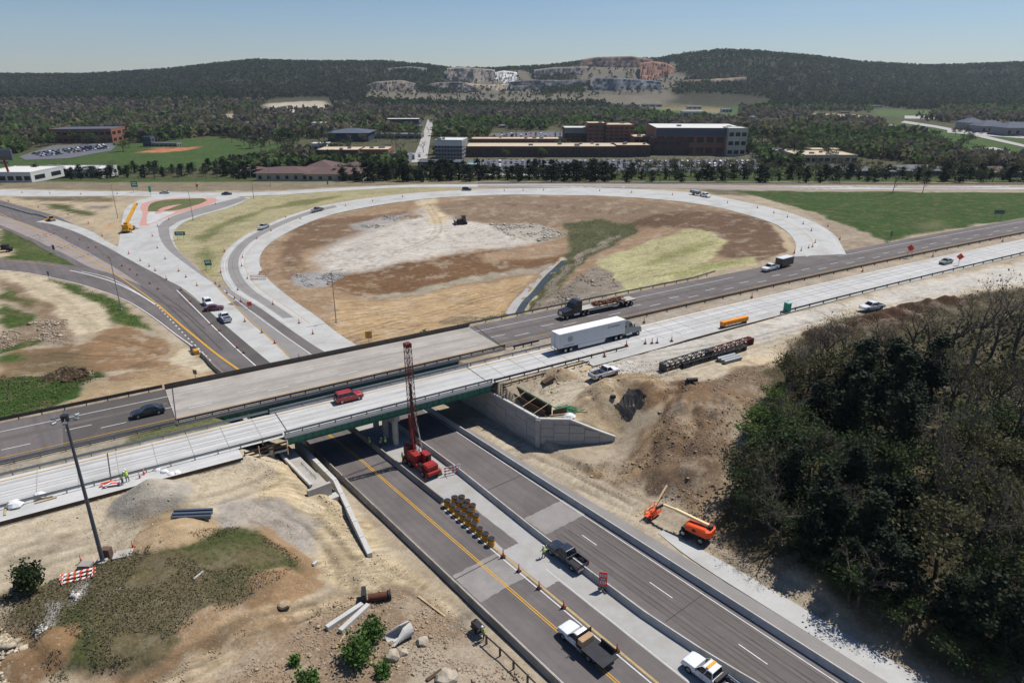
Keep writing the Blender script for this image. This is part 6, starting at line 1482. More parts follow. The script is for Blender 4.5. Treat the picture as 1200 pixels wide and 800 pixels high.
# long beams, black pipe and flared end section in the foreground
def beam(name, label, p0, p1, w, h, m, cat='beam', dz=0):
    a = Vector(S3(*p0)); b = Vector(S3(*p1)); o = MB().bar(Vector((0, 0, h / 2 + dz)), b - a + Vector((0, 0, h / 2 + dz)), w, h).build(name, m, bevel=.02); o.location = a; return tag(o, label, cat)
beam('concrete_beam', 'pale concrete beam lying left of its twin above the green bush', (383,738), (425,711), .55, .5, M_CWHITE); beam('concrete_beam', 'pale concrete beam lying nearest the rusty casing pipe', (399,742), (432,711), .55, .5, M_CWHITE)
beam('timber_post', 'thin pale timber pole leaning down to the green bush', (394,760), (406,743), .18, .18, M_WOOD, 'pole')
beam('timber_plank', 'tan timber plank lying on the dirt beside the concrete culvert end', (490,698), (522,722), .25, .12, M_WOOD, 'plank'); beam('timber_plank', 'short dark plank near the bottom edge', (500,798), (518,786), .4, .2, M_WOODD, 'plank')
for k, (a, b) in enumerate((((750,602),(770,590)),((746,604),(765,598)),((757,610),(781,574)))): beam('timber_plank', ['pale plank lying flat left of the boom lift basket', 'lower pale plank lying left of the boom lift basket', 'long pale plank pointing up beside the boom lift basket'][k], a, b, .28, .1, M_WOOD, 'plank')
beam('timber_plank', 'wide pale plank lying on the lot in front of the white pickup', (681,435), (702,425), .8, .15, M_WOOD, 'plank')
beam('timber_pile', 'stack of brown timbers on the lot by the shoring', (636,451), (648,446), 1.1, .5, M_WOODD, 'timber')
beam('timber_plank', 'white marker post lying in the grass mound', (229,687), (240,678), .2, .15, M_CWHITE, 'post'); beam('white_pipe', 'short white pipe lying at the edge of the grass mound', (367,664), (372,659), .3, .3, M_CWHITE, 'pipe')
a = Vector(S3(432, 703)); t = thing('casing_pipe', 'rusty steel casing pipe with a black square end plate on the dirt', 'pipe', a); b = Vector(S3(455, 702))
MB().tube((0, 0, .5), b - a + Vector((0, 0, .5)), .42, n=14).build('pipe', mat('rust_pipe', lin((92, 56, 44)), .8, .25, 2), t); MB().box((-.5, 0, .75), (.5, 1.5, 1.5), R(10)).build('end_plate', M_DKPL, t); MB().tube(b - a + Vector((0, 0, .5)), b - a + Vector((.3, .1, .5)), .55, n=14).build('collar', M_DKPL, t)
x, y, z = S3(481, 742); t = thing('culvert_end', 'flared white concrete culvert end section lying open in the dirt', 'culvert', (x, y, z), R(-140))
rings = []
for k, (xx, r, op) in enumerate(((0, .75, 0), (.9, .8, .0), (1.7, .95, .35), (2.6, 1.25, .75))):
    ring = []
    for i in range(13):
        a = pi * (1.02) + (pi * 1.0) * (i / 12) if k > 1 else 2 * pi * i / 13 + pi
        ring.append((xx, r * cos(a), r + r * sin(a) * 1))
    rings.append(ring)
mb = MB(); n = 13
for ro, rin in zip(rings[:-1], rings[1:]): pass
def trough(x0, x1, r0, r1, a0, a1, th=.12):
    m_ = MB(); N_ = 14
    for k, (xx, r) in enumerate(((x0, r0), (x1, r1))):
        pass
    vs = []
    for xx, r, s_, e_ in ((x0, r0, a0[0], a0[1]), (x1, r1, a1[0], a1[1])):
        for rr in (r, r - th):
            for i in range(N_ + 1):
                a = s_ + (e_ - s_) * i / N_; vs.append((xx, rr * cos(a), r + rr * sin(a)))
    m = N_ + 1; fs = []
    for i in range(N_):
        fs += [(i, i + 1, 2 * m + i + 1, 2 * m + i), (m + i + 1, m + i, 3 * m + i, 3 * m + i + 1), (i, m + i, m + i + 1, i + 1), (2 * m + i, 2 * m + i + 1, 3 * m + i + 1, 3 * m + i)]
    fs += [(0, 2 * m, 3 * m, m), (N_, m + N_, 3 * m + N_, 2 * m + N_)]
    return m_.add(vs, fs)
trough(0, 1.0, .8, .8, (-pi / 2 - pi * .97, -pi / 2 + pi * .97), (-pi / 2 - pi * .9, -pi / 2 + pi * .9)).build('pipe_ring', M_CWHITE, t)
trough(1.0, 2.6, .8, 1.25, (-pi / 2 - pi * .9, -pi / 2 + pi * .9), (-pi / 2 - pi * .35, -pi / 2 + pi * .35)).build('flared_apron', M_CWHITE, t)
# drainage pit with black fabric behind the wall
x, y = G(740, 480); t = thing('fabric_lining', 'black drainage fabric lining spread in the pit behind the wing wall', 'fabric', (x, y, GH(x, y)))
fx = random.Random(3)
def drape(cor, n, m_):
    V = []; F_ = []
    for j in range(m_ + 1):
        for i in range(n + 1):
            u, v = i / n, j / m_; px = (cor[0][0] * (1 - u) + cor[1][0] * u) * (1 - v) + (cor[3][0] * (1 - u) + cor[2][0] * u) * v; py = (cor[0][1] * (1 - u) + cor[1][1] * u) * (1 - v) + (cor[3][1] * (1 - u) + cor[2][1] * u) * v
            e = i in (0, n) or j in (0, m_); gx_, gy_ = G(px + fx.uniform(-1, 1) * (2.6 if e else .6), py + fx.uniform(-1, 1) * (1.6 if e else .4)); V.append((gx_ - x, gy_ - y, GH(gx_, gy_) - t.location.z + .08 + fx.uniform(0, .14)))
    for j in range(m_):
        for i in range(n): q = j * (n + 1) + i; F_.append((q + n + 1, q + n + 2, q + 1, q))
    o = MB().add(V, F_).build('sheet', M_BLACK, t); o.modifiers.new('thick', 'SOLIDIFY').thickness = .05
drape([(721,478),(741,464),(757,469),(736,494)], 10, 8)
o = MB().box((0, 0, .3), (.9, .6, .5)).build('tarp_lump', M_BLACK, bevel=.1); o.location = S3(718, 473); tag(o, 'small black bundle on the heap behind the wing wall', 'bundle')
# black corrugated pipe on the far bank
o = MB().tube((-.9, 0, .4), (.9, 0, .4), .4, n=14).build('black_pipe', M_DKPL); o.location = S3(810, 455); o.rotation_euler = (0, 0, R(10)); tag(o, 'short black pipe at the top of the rubble slope', 'pipe')
# green nets and white sacks by the wall
M_NET = mat('green_rebar', lin((40, 140, 96)), .6, .15, 3); 
x, y, z = S3(672, 481); t = thing('rebar_pile', 'tangle of green coated rebar beside the wing wall top', 'rebar', (x, y, z))
for k in range(26): p = Vector((rnd.uniform(-2, 2), rnd.uniform(-1.1, 1.1), rnd.uniform(.05, .35))); d = Vector((1, rnd.uniform(-.35, .5), rnd.uniform(-.05, .1))) * rnd.uniform(.7, 1.5); MB().bar(p - d, p + d, .08).build('rebar', M_NET, t)
M_SACK = mat('white_sack', (.7, .7, .69), .8, .08, 3)
def sack(label, px, py, s=1.0, z=None):
    x, y, zz = S3(px, py); me = MB(); q = random.Random(px)
    ring = lambda r, z_: [(r * s * cos(2 * pi * i / 10) * q.uniform(.75, 1.15), r * s * sin(2 * pi * i / 10) * q.uniform(.6, 1.0), z_ * s) for i in range(10)]
    o = me.rings([ring(.8, 0), ring(1.0, .25), ring(.7, .6), ring(.2, .75)]).build('plastic_sack', M_SACK, smooth=False); o.location = (x, y, zz if z is None else z); tag(o, label, 'sack')
sack('crumpled white plastic sheet at the top of the wing wall', 667, 492); sack('crumpled white plastic sheet on the slab strip at far left', 18, 593, 1.1, ZH); sack('second crumpled white sheet on the slab strip nearer the mast', 48, 582, .9, ZH)
for k, (px, py) in enumerate(((184,550),(193,553),(201,556),(207,554))): sack(['white torn bag beside the cones at the slab end', 'white torn bag second from the cones at the slab end', 'white torn bag third from the cones at the slab end', 'white torn bag farthest from the cones at the slab end'][k], px, py, .6, GH(*G(px, py)))
for k, (a, b) in enumerate((((41,590),(67,583)),((6,604),(7,594)),((40,587),(62,582)))):
    p = un(*a, ZH); q = un(*b, ZH); o = MB().bar((p[0], p[1], ZH + .1), (q[0], q[1], ZH + .1), .22, .1).build('timber_plank', M_WOOD); tag(o, ['pale plank lying on the slab strip below the white sheet', 'short dark plank across the slab strip at the left edge', 'upper pale plank lying on the slab strip'][k], 'plank')
p = un(135, 567, ZH); t = thing('barricade_stack', 'pile of flattened orange and white barricade boards by the two workers', 'boards', (p[0], p[1], ZH + .03), HANG)
for k in range(8): MB().box((rnd.uniform(-.8, .8), rnd.uniform(-.5, .5), .05 + k * .05), (1.8, .22, .04), rnd.uniform(-.5, .5)).build('board', M_ORNG if k % 2 else M_REFL, t)
# billboard pylon far left
x, y = G(14, 213); t = thing('pylon_sign', 'pylon sign with wide dark board on a red pole at the left edge', 'sign', (x, y, GH(x, y)), R(-8))
MB().tube((0, 0, 0), (-1.5, 0, 12), .6, n=10).build('pole', mat('pole_red', lin((120, 34, 30)), .6, .1, 1), t); MB().box((-4, 0, 15.0), (17, 1.0, 6.0)).build('board', mat('board_slate', lin((92, 98, 112)), .5, .1, .3), t, bevel=.1)
MB().box((-4, -.56, 13.2), (15.5, .1, 1.8)).build('lower_panel', mat('board_olive', lin((98, 92, 70)), .6, .1, .4), t); MB().box((-1.5, 0, 10.6), (5, .8, 1.3)).build('small_board', M_SBACK, t)
# ------------------------------------------------------------------ people (one continuous skinned body, vest and helmet as clothing)
def person_mat(trouser, shirt):
    key = 'worker_%s' % str(trouser); m = bpy.data.materials.new(key); m.use_nodes = True; N = m.node_tree.nodes; L_ = m.node_tree.links; b = N['Principled BSDF']; b.inputs['Roughness'].default_value = .85
    tcx = N.new('ShaderNodeTexCoord'); sx = N.new('ShaderNodeSeparateXYZ'); L_.new(tcx.outputs['Object'], sx.inputs[0]); r = N.new('ShaderNodeValToRGB'); r.color_ramp.interpolation = 'CONSTANT'
    mr = N.new('ShaderNodeMapRange'); mr.inputs[2].default_value = 2.0; L_.new(sx.outputs[2], mr.inputs[0]); L_.new(mr.outputs[0], r.inputs[0])
    e = r.color_ramp.elements; e[0].position = 0; e[0].color = (.03, .022, .018, 1); e[1].position = .05; e[1].color = (*trouser, 1)
    for pos, c in ((.47, shirt), (.745, (.42, .26, .19))): q = e.new(pos); q.color = (*c, 1)
    nz_ = N.new('ShaderNodeTexNoise'); nz_.inputs['Scale'].default_value = 9; mx_ = N.new('ShaderNodeVectorMath'); mx_.operation = 'SCALE'; q = N.new('ShaderNodeMapRange'); q.inputs[3].default_value = .75; q.inputs[4].default_value = 1.25
    L_.new(tcx.outputs['Object'], nz_.inputs['Vector']); L_.new(nz_.outputs[0], q.inputs[0]); L_.new(r.outputs[0], mx_.inputs[0]); L_.new(q.outputs[0], mx_.inputs['Scale']); L_.new(mx_.outputs[0], b.inputs['Base Color'])
    return m
M_P1 = person_mat((.05, .065, .11), (.10, .10, .12)); M_P2 = person_mat((.16, .13, .09), (.30, .32, .12))
M_VEST = mat('lime_vest', lin((176, 220, 60)), .7, .08, 4, coord='Object'); M_HELM = mat('white_helmet', (.75, .75, .74), .35, .04, 4, coord='Object')
def body_mesh(pose):
    """pose: dict of joint offsets; facing +x"""
    lean = pose.get('lean', 0.0); st = pose.get('stride', .1); arm = pose.get('arm', .25)
    V = []; E = []; Rr = []
    def v(p, r, par=None):
        V.append(p); Rr.append(r); i = len(V) - 1
        if par is not None: E.append((par, i))
        return i
    pel = v((0, 0, .95), (.15, .17)); ab = v((lean * .15, 0, 1.12), (.13, .16), pel); ch = v((lean * .35, 0, 1.34), (.14, .19), ab); nk = v((lean * .5, 0, 1.50), (.065, .065), ch)
    hd0 = v((lean * .55 + .01, 0, 1.58), (.085, .075), nk); hd = v((lean * .6 + .015, 0, 1.67), (.105, .085), hd0); tp = v((lean * .62, 0, 1.75), (.075, .07), hd)
    v((lean * .6 + .115, 0, 1.645), (.022, .02), hd)
    for s in (-1, 1):
        hip = v((0, s * .1, .9), (.11, .11), pel); kn = v((st * s * .6 + .03, s * .11, .5), (.08, .08), hip); an = v((st * s * 1.0 - .03, s * .12, .09), (.05, .05), kn); v((st * s * 1.0 + .15, s * .13, .045), (.045, .05), an)
        sh = v((lean * .38, s * .2, 1.42), (.075, .075), ch); el = v((lean * .38 + arm * .4, s * .27, 1.14), (.05, .05), sh); wr = v((lean * .4 + arm * 1.2, s * .25, .95 + arm * .35), (.034, .034), el)
        pm_ = v((lean * .4 + arm * 1.2 + .05, s * .245, .9 + arm * .35), (.03, .04), wr)
        for k in range(4):
            f = v((lean * .4 + arm * 1.2 + .085, s * (.215 + k * .02), .85 + arm * .35 - (.0 if k in (0, 3) else .015)), (.009, .009), pm_); v((lean * .4 + arm * 1.2 + .08, s * (.215 + k * .02), .815 + arm * .35), (.008, .008), f)
        v((lean * .4 + arm * 1.2 + .1, s * .2, .895 + arm * .35), (.01, .01), pm_)
    return V, E, Rr
def person(label, loc, rz, pose, m, vest=True, group=None):
    t = thing('person', label, 'person', loc, rz, group); V, E, Rr = body_mesh(pose)
    me = bpy.data.meshes.new('body'); me.from_pydata(V, E, [])
    bm = bmesh.new(); bm.from_mesh(me); ly = bm.verts.layers.skin.verify(); bm.verts.ensure_lookup_table()
    for i, r in enumerate(Rr): bm.verts[i][ly].radius = r
    bm.verts[0][ly].use_root = True; bm.to_mesh(me); bm.free()
    o = bpy.data.objects.new('body', me); COL.objects.link(o); o.parent = t; me.materials.append(m)
    o.modifiers.new('skin', 'SKIN'); sb = o.modifiers.new('sub', 'SUBSURF'); sb.levels = 1; sb.render_levels = 2
    le = pose.get('lean', 0.0)
    if vest:
        el = lambda x, a, b, z: [(x + a * cos(2 * pi * i / 12), b * sin(2 * pi * i / 12), z) for i in range(12)]
        MB().rings([el(.0, .175, .205, .93), el(le * .15, .165, .20, 1.12), el(le * .35, .18, .225, 1.34), el(le * .42, .12, .17, 1.46)], cap=False).build('vest', M_VEST, o, smooth=True)
        MB().rings([el(le * .15, .17, .205, 1.10), el(le * .18, .172, .208, 1.16)], cap=False).build('reflective_band', M_REFL, o)
    hx = le * .62 + .01; dm = lambda r, z: [(hx + r * 1.15 * cos(2 * pi * i / 12), r * sin(2 * pi * i / 12), z) for i in range(12)]
    MB().rings([dm(.145, 1.70), dm(.125, 1.715), dm(.115, 1.78), dm(.07, 1.835), dm(.02, 1.845)]).build('helmet', M_HELM, o, smooth=True)
    return t
for lab, (px, py), z, rz, pose, m in (
    ('worker in lime vest bending over the slab strip, left of two', (144,567), ZH + .03, .6, {'lean': .6, 'arm': .35}, M_P1), ('worker in lime vest standing on the slab strip, right of two', (150,564), ZH + .03, 2.6, {'lean': .2, 'arm': .3}, M_P2),
    ('worker in lime vest standing at the roadside rail near the bottom', (567,748), .1, 3.6, {'lean': .25, 'arm': .4}, M_P1), ('worker in vest standing left of the dark blue pickup', (637,653), .03, 2.4, {'lean': .1, 'arm': .2}, M_P2),
    ('worker in white helmet standing by the drill rig', (472,541), .03, .4, {'lean': .0, 'arm': .15}, M_P2), ('worker in lime vest nearest the pier in the bridge shadow', (462,521), .03, 1.4, {'arm': .2}, M_P2), ('worker in lime vest walking in the bridge shadow, second from the pier', (452,523), .03, 2.2, {'stride': .25}, M_P1),
    ('worker in lime vest in the bridge shadow, third from the pier', (446,524), .03, 0, {'lean': .3}, M_P1), ('worker in the bridge shadow farthest left of the pier', (434,524), .03, 2.9, {'lean': .15}, M_P2)):
    p = un(px, py, z); person(lab, (p[0], p[1], z), rz, pose, m)
# machine rail with generator at the roadside, where the lone worker stands
gr = [un(*p, 0) for p in ((568,752),(590,772),(615,797),(640,822))]
guardrail('dark two rail fence along the road edge at the bottom', [(x, y, .05) for x, y in gr], m=M_STEEL, spacing=2.2, group='roadside fence', beam_h=.2, h=1.1)
p = un(560, 741, 0); t = thing('generator', 'small black generator beside the worker at the road edge', 'generator', (p[0], p[1], .3), LANG); MB().box((0, 0, .55), (1.5, .8, .9)).build('housing', M_DKPL, t, bevel=.06); MB().bar((-.9, 0, .2), (.9, 0, .2), .8, .1).build('skid', M_STEEL, t)
for s in (-1, 1): MB().tube((.2, s * .42, .25), (.2, s * .5, .25), .25, n=12).build('wheel', M_TIRE, t)
MB().tube((-.5, 0, 1.0), (-.5, 0, 1.25), .06, n=8).build('exhaust', M_STEEL, t)
# ------------------------------------------------------------------ vegetation
def ray(px, py, t0=120.0, t1=5200.0, n=2600):
    u = (px - 600) / FPX; v = (py - 400) / FPX; d = ST + v * CT; f = CT - v * ST
    Yg = np.linspace(t0, t1, n); t = Yg / f; X = u * t; Z = CAM_H - d * t; g = T(X, Yg)
    k = np.nonzero(Z <= g)[0]
    if len(k) == 0: return None
    k = k[0]; return (float(X[k]), float(Yg[k]), float(g[k]))
def quads(C, S, rs, flat=0.0):
    """n small leaf faces at centres C with half sizes S, random orientation"""
    n = len(C); a = rs.normal(size=(n, 3)); a[:, 2] *= 1 - flat; a /= np.linalg.norm(a, axis=1)[:, None]
    b = rs.normal(size=(n, 3)); b -= (b * a).sum(1)[:, None] * a; b /= np.linalg.norm(b, axis=1)[:, None]
    a = a * S[:, None]; b = b * (S * rs.uniform(.5, 1, n))[:, None]
    V = np.stack([C - a - b * .4, C + a * .2 - b, C + a + b * .4, C - a * .2 + b], 1).reshape(-1, 3)
    return V, np.arange(4 * n).reshape(n, 4)
M_BARK = mat('bark_grey', (.085, .072, .060), .95, .25, 3, coord='Object'); M_BARKD = mat('bark_dark', (.045, .036, .030), .95, .25, 3, coord='Object')
M_TWIG = mat('twigs_grey_brown', (.12, .10, .085), .95, .2, 1.2, coord='Object', rand=.25)
M_LCED = mat('leaf_cedar', (.016, .026, .011), .85, .45, .7, coord='Object', rand=.2, trans=.12); M_LGRN = mat('leaf_spring_green', (.085, .135, .028), .8, .35, .6, coord='Object', rand=.2, trans=.35)
M_LMID = mat('leaf_mid_green', (.036, .060, .016), .8, .4, .6, coord='Object', rand=.25, trans=.3); M_LOLV = mat('leaf_bud_olive', (.095, .092, .04), .85, .3, .6, coord='Object', rand=.25, trans=.3)
M_BUSH = mat('leaf_bright_bush', (.075, .15, .03), .75, .3, 1.0, coord='Object', rand=.1, trans=.35)
def branch_mesh(rs, H, spread, levels, trunk_r, fork=(4, 4, 4, 4), bare=True):
    trunk = MB(); twig = MB(); tips = []
    def go(p, d, L, r, lv):
        m = trunk if lv <= 1 else twig
        q = p + d * L; sides = 6 if lv == 0 else (4 if lv == 1 else 3)
        mid_ = p.lerp(q, .5) + Vector((rs.uniform(-1, 1), rs.uniform(-1, 1), rs.uniform(-.5, .5))) * L * .06
        if lv <= 2: m.tube(p, mid_, r, r * .8, n=sides, cap=False); m.tube(mid_, q, r * .8, r * .55, n=sides, cap=False)
        else: m.tube(p, q, r, r * .4, n=3, cap=False)
        if lv >= levels: tips.append(q); return
        for k in range(fork[min(lv, len(fork) - 1)]):
            a = rs.uniform(0, 2 * pi); f = rs.uniform(.35, 1.0); up = .9 if lv == 0 else .35
            nd = (d * rs.uniform(.5, .9) + Vector((cos(a), sin(a), 0)) * spread * rs.uniform(.6, 1.1) + Vector((0, 0, up * .35))).normalized()
            go(p.lerp(q, f if k else 1.0), nd, L * rs.uniform(.5, .74), r * .5, lv + 1)
    go(Vector((0, 0, 0)), Vector((rs.uniform(-.08, .08), rs.uniform(-.08, .08), 1)).normalized(), H * .42, trunk_r, 0)
    return trunk, twig, tips
def tree_proto(kind, seed, H, detail=1.0):
    rs = random.Random(seed); ns = np.random.RandomState(seed)
    if kind == 'cedar':
        trunk = MB().tube((0, 0, -.3), (0, 0, H * .8), H * .022, H * .006, n=6)
        nb = 46; bh = ns.uniform(.06, .97, nb); ba = ns.uniform(0, 2 * pi, nb); bl = H * .27 * np.minimum(1, (1.12 - bh) * 1.25) ** .8 * np.minimum(1, .55 + bh * 2.2) * ns.uniform(.55, 1.2, nb)
        lean = ns.normal(size=2) * .05 * H; per = int(64 * detail)
        tt = ns.uniform(.15, 1, (nb, per)); cx = np.cos(ba)[:, None] * bl[:, None] * tt + lean[0] * bh[:, None]; cy = np.sin(ba)[:, None] * bl[:, None] * tt + lean[1] * bh[:, None]; cz = H * bh[:, None] + bl[:, None] * tt * ns.uniform(.0, .55, nb)[:, None]
        C = np.stack([cx, cy, cz], -1).reshape(-1, 3) + ns.normal(size=(nb * per, 3)) * np.array([.036, .036, .03]) * H; n = len(C)
        for a_, h_, l_ in zip(ba, bh, bl): trunk.tube((lean[0] * h_, lean[1] * h_, H * h_), (cos(a_) * l_ * .8, sin(a_) * l_ * .8, H * h_ + l_ * .2), .04, .015, n=3, cap=False)
        V, F_ = quads(C, ns.uniform(.09, .24, n) * (H / 9) / detail ** .4, ns, .1); lm = M_LCED
        return trunk, M_BARKD, (V, F_), lm, None
    if kind == 'bare':
        tr, tw, tips = branch_mesh(rs, H, .75, 4 if detail > .6 else 3, H * .018, (5, 4, 4, 4))
        tp = np.array([list(t) for t in tips]); k = ns.randint(0, len(tp), int(260 * detail)); C = tp[k] + ns.normal(size=(len(k), 3)) * .3
        V, F_ = quads(C, ns.uniform(.05, .12, len(k)), ns); return tr, M_BARK, (V, F_), M_LOLV, tw
    tr, tw, tips = branch_mesh(rs, H, .8, 3, H * .018, (5, 4, 4))
    tp = np.array([list(t) for t in tips]); per = int((26 if kind == 'leafy' else 15) * detail)
    C = np.repeat(tp, per, 0) + ns.normal(size=(len(tp) * per, 3)) * np.array([.5, .5, .38]) * H / 10
    V, F_ = quads(C, ns.uniform(.10, .24, len(C)) * (H / 10) / detail ** .4, ns)
    return tr, M_BARK, (V, F_), {'leafy': M_LGRN, 'mid': M_LMID, 'olive': M_LOLV}[kind], tw
PROTO = {}
def get_proto(kind, seed, detail):
    key = (kind, seed, detail)
    if key not in PROTO:
        H = 10.0; tr, bm_, (V, F_), lm, tw = tree_proto(kind, seed * 7 + 3, H, detail)
        def raw(mb, m): me = bpy.data.meshes.new('branches'); me.from_pydata(mb.v, [], mb.f); me.materials.append(m); return me
        trunk = raw(tr, bm_); crown = bpy.data.meshes.new('crown'); V = np.asarray(V, np.float32)
        crown.vertices.add(len(V)); crown.vertices.foreach_set('co', V.ravel()); crown.loops.add(F_.size); crown.loops.foreach_set('vertex_index', F_.astype(np.int32).ravel()); crown.polygons.add(len(F_)); crown.polygons.foreach_set('loop_start', np.arange(0, F_.size, 4, dtype=np.int32)); crown.materials.append(lm); crown.update(calc_edges=True)
        PROTO[key] = (trunk, crown, raw(tw, M_TWIG) if tw else None)
    return PROTO[key]
NAME = {'cedar': 'cedar_tree', 'bare': 'bare_tree', 'leafy': 'leafy_tree', 'mid': 'leafy_tree', 'olive': 'budding_tree'}
def tree(kind, seed, detail, x, y, z, H, label, group, wide=1.0):
    tr, cr, tw = get_proto(kind, seed, detail); t = thing(NAME[kind], label, 'tree', (x, y, z - .1), rnd.uniform(0, 6.28), group); s = H / 10; t.scale = (s * wide, s * wide * rnd.uniform(.85, 1.15), s)
    for nm, me in (('trunk', tr), ('crown', cr), ('twigs', tw)):
        if me: o = bpy.data.objects.new(nm, me); COL.objects.link(o); o.parent = t
        if me and nm == 'twigs': o['kind'] = 'stuff'
    return t
# --- the wood on the right
wr = random.Random(12)
def wood(kind, pts, hr, label, group, wide=1.0, det=1.0, jit=6):
    for px, py in pts:
        x, y = G(px, py); x += wr.uniform(-1, 1); y += wr.uniform(-1, 1); tree(kind, wr.randint(0, 3), det, x, y, GH(x, y), wr.uniform(*hr), label, group, wide * wr.uniform(.9, 1.15))
wood('bare', [(938,452),(960,440),(985,438),(1010,432),(1036,425),(1060,420),(1085,420),(925,465),(948,448),(972,442),(1022,430)], (9, 13), 'slim bare grey tree at the upper edge of the wood by the soil heaps', 'bare trees at the upper wood edge')
wood('bare', [(1112,432),(1140,428),(1165,420),(1190,425),(1215,420),(1240,425)], (16, 21), 'tall bare dark tree at the right edge of the picture', 'tall bare trees at the right edge', .9)
wood('olive', [(925,470),(950,462),(975,455),(1000,470),(1100,455),(1130,470),(1165,480),(1195,470),(1225,480)], (7, 10), 'budding pale olive tree in the upper part of the wood', 'budding trees in the upper wood')
wood('cedar', [(1020,465),(1040,460),(1062,458),(1085,470),(1045,480),(1010,490),(985,495),(960,500),(1030,505),(1065,500),(1000,520),(1050,530)], (8, 11.5), 'dense dark cedar in the middle of the wood', 'dark cedars in the middle of the wood', 1.25)
wood('leafy', [(893,500),(905,485),(912,512),(895,525),(925,500)], (4.5, 6.5), 'bright green bushy tree at the left tip of the wood', 'bright green trees at the left tip', 1.5)
wood('mid', [(935,530),(915,545),(890,560),(945,555),(975,560),(1010,560),(1045,570),(1140,540),(1170,530),(1200,540),(1230,560)], (6, 9), 'mid green leafy tree behind the dark cedars', 'mid green trees in the wood', 1.3)
wood('mid', [(905,580),(960,590)], (6.5, 9), 'green leafy tree in the lower half of the wood', 'green trees in the lower half of the wood', 1.2)
wood('olive', [(880,575),(1110,560),(1150,570),(1180,580),(1215,600)], (6.5, 9), 'pale budding tree in the lower half of the wood', 'budding trees in the lower wood', 1.2)
wood('cedar', [(925,600),(955,615),(990,600),(1020,620),(1055,610),(1045,650),(1010,660),(980,645),(950,640)], (7, 10), 'dark cedar in the lower wood above the road shoulder', 'dark cedars in the lower wood', 1.25)
wood('mid', [(870,592),(880,610),(900,622),(925,650),(1160,620),(1190,650),(1150,690),(1185,700),(1215,680),(1000,690),(1130,725),(1165,745),(1200,770),(1225,730)], (5, 8), 'mid green leafy tree along the lower edge of the wood', 'mid green trees along the lower edge', 1.25)
wood('mid', [(925,650),(960,674),(996,698),(1030,722),(1070,746),(1110,770),(1150,795)], (3, 5), 'low leafy tree on the bank directly above the concrete shoulder', 'leafy trees on the shoulder bank', 1.4)
wood('cedar', [(955,660),(990,680),(1030,695),(1065,715),(1105,735),(1140,755),(1175,775)], (6, 9), 'dark cedar just behind the bank above the concrete shoulder', 'dark cedars behind the shoulder bank', 1.3)
wood('bare', [(1110,500),(1135,520),(1160,505),(1185,540),(1120,560),(1205,510),(1150,620),(1180,660),(1110,640),(1135,690),(1205,720),(1220,580),(1090,560)], (11, 16), 'tall bare grey tree in the open right side of the wood', 'tall bare trees in the right of the wood', .85)
wood('olive', [(1120,600),(1165,640),(1100,680),(1195,590),(1145,570)], (8, 11), 'budding olive tree among the bare trees on the right', 'budding trees among bare trees on the right', 1.1)
wood('bare', [(905,600),(890,575),(945,560),(985,580),(960,630),(920,520)], (8, 11), 'bare grey tree standing among the lower wood', 'bare trees in the lower wood')
wood('bare', [(905,640),(1010,708)], (8, 9), 'bare tree leaning over the road shoulder at the wood edge', 'bare trees over the shoulder', 1.3)
# undergrowth: uncountable
def ground_stuff(name, P, n, zr, size, cols, label, seed, noise_keep=None, flat=0.0):
    ns = np.random.RandomState(seed); P = np.array(P, float); lo = P.min(0); hi = P.max(0); X = ns.uniform(lo[0], hi[0], n * 4); Y = ns.uniform(lo[1], hi[1], n * 4); ins = np.zeros(len(X), bool)
    for i in range(len(P)):
        a = P[i]; b = P[(i + 1) % len(P)]; ins ^= ((a[1] > Y) != (b[1] > Y)) & (X < (b[0] - a[0]) * (Y - a[1]) / (b[1] - a[1] + 1e-12) + a[0])
    if noise_keep is not None: ins &= fbm(X, Y, 4, 3, seed) > noise_keep
    X = X[ins][:n]; Y = Y[ins][:n]; Z = np.array([GH(x, y) for x, y in zip(X, Y)]) + ns.uniform(0, 1, len(X)) ** 2 * zr
    V, F_ = quads(np.stack([X, Y, Z], 1), ns.uniform(size[0], size[1], len(X)), ns, flat); o = np_mesh(name, V, F_, M_COLR); stuff(o, label, name.split('_')[-1])
    ci = ns.randint(0, len(cols), len(X)); c = np.array(cols)[ci] * ns.uniform(.7, 1.3, len(X))[:, None]; set_col(o, 'col', np.repeat(c, 4, 0)); return o
M_COLR = attr_mat('leaf_by_plant', .85, .25, .2, .8)
WOODP = GV([(890,520),(930,425),(1010,405),(1100,385),(1220,365),(1300,380),(1300,700),(1230,830),(1120,770),(1000,700),(900,635),(860,590)])
ground_stuff('undergrowth', WOODP, 9000, 1.6, (.15, .5), [(.04, .06, .02), (.06, .09, .025), (.07, .06, .045), (.05, .045, .035)], 'low tangled undergrowth on the floor of the wood', 5)
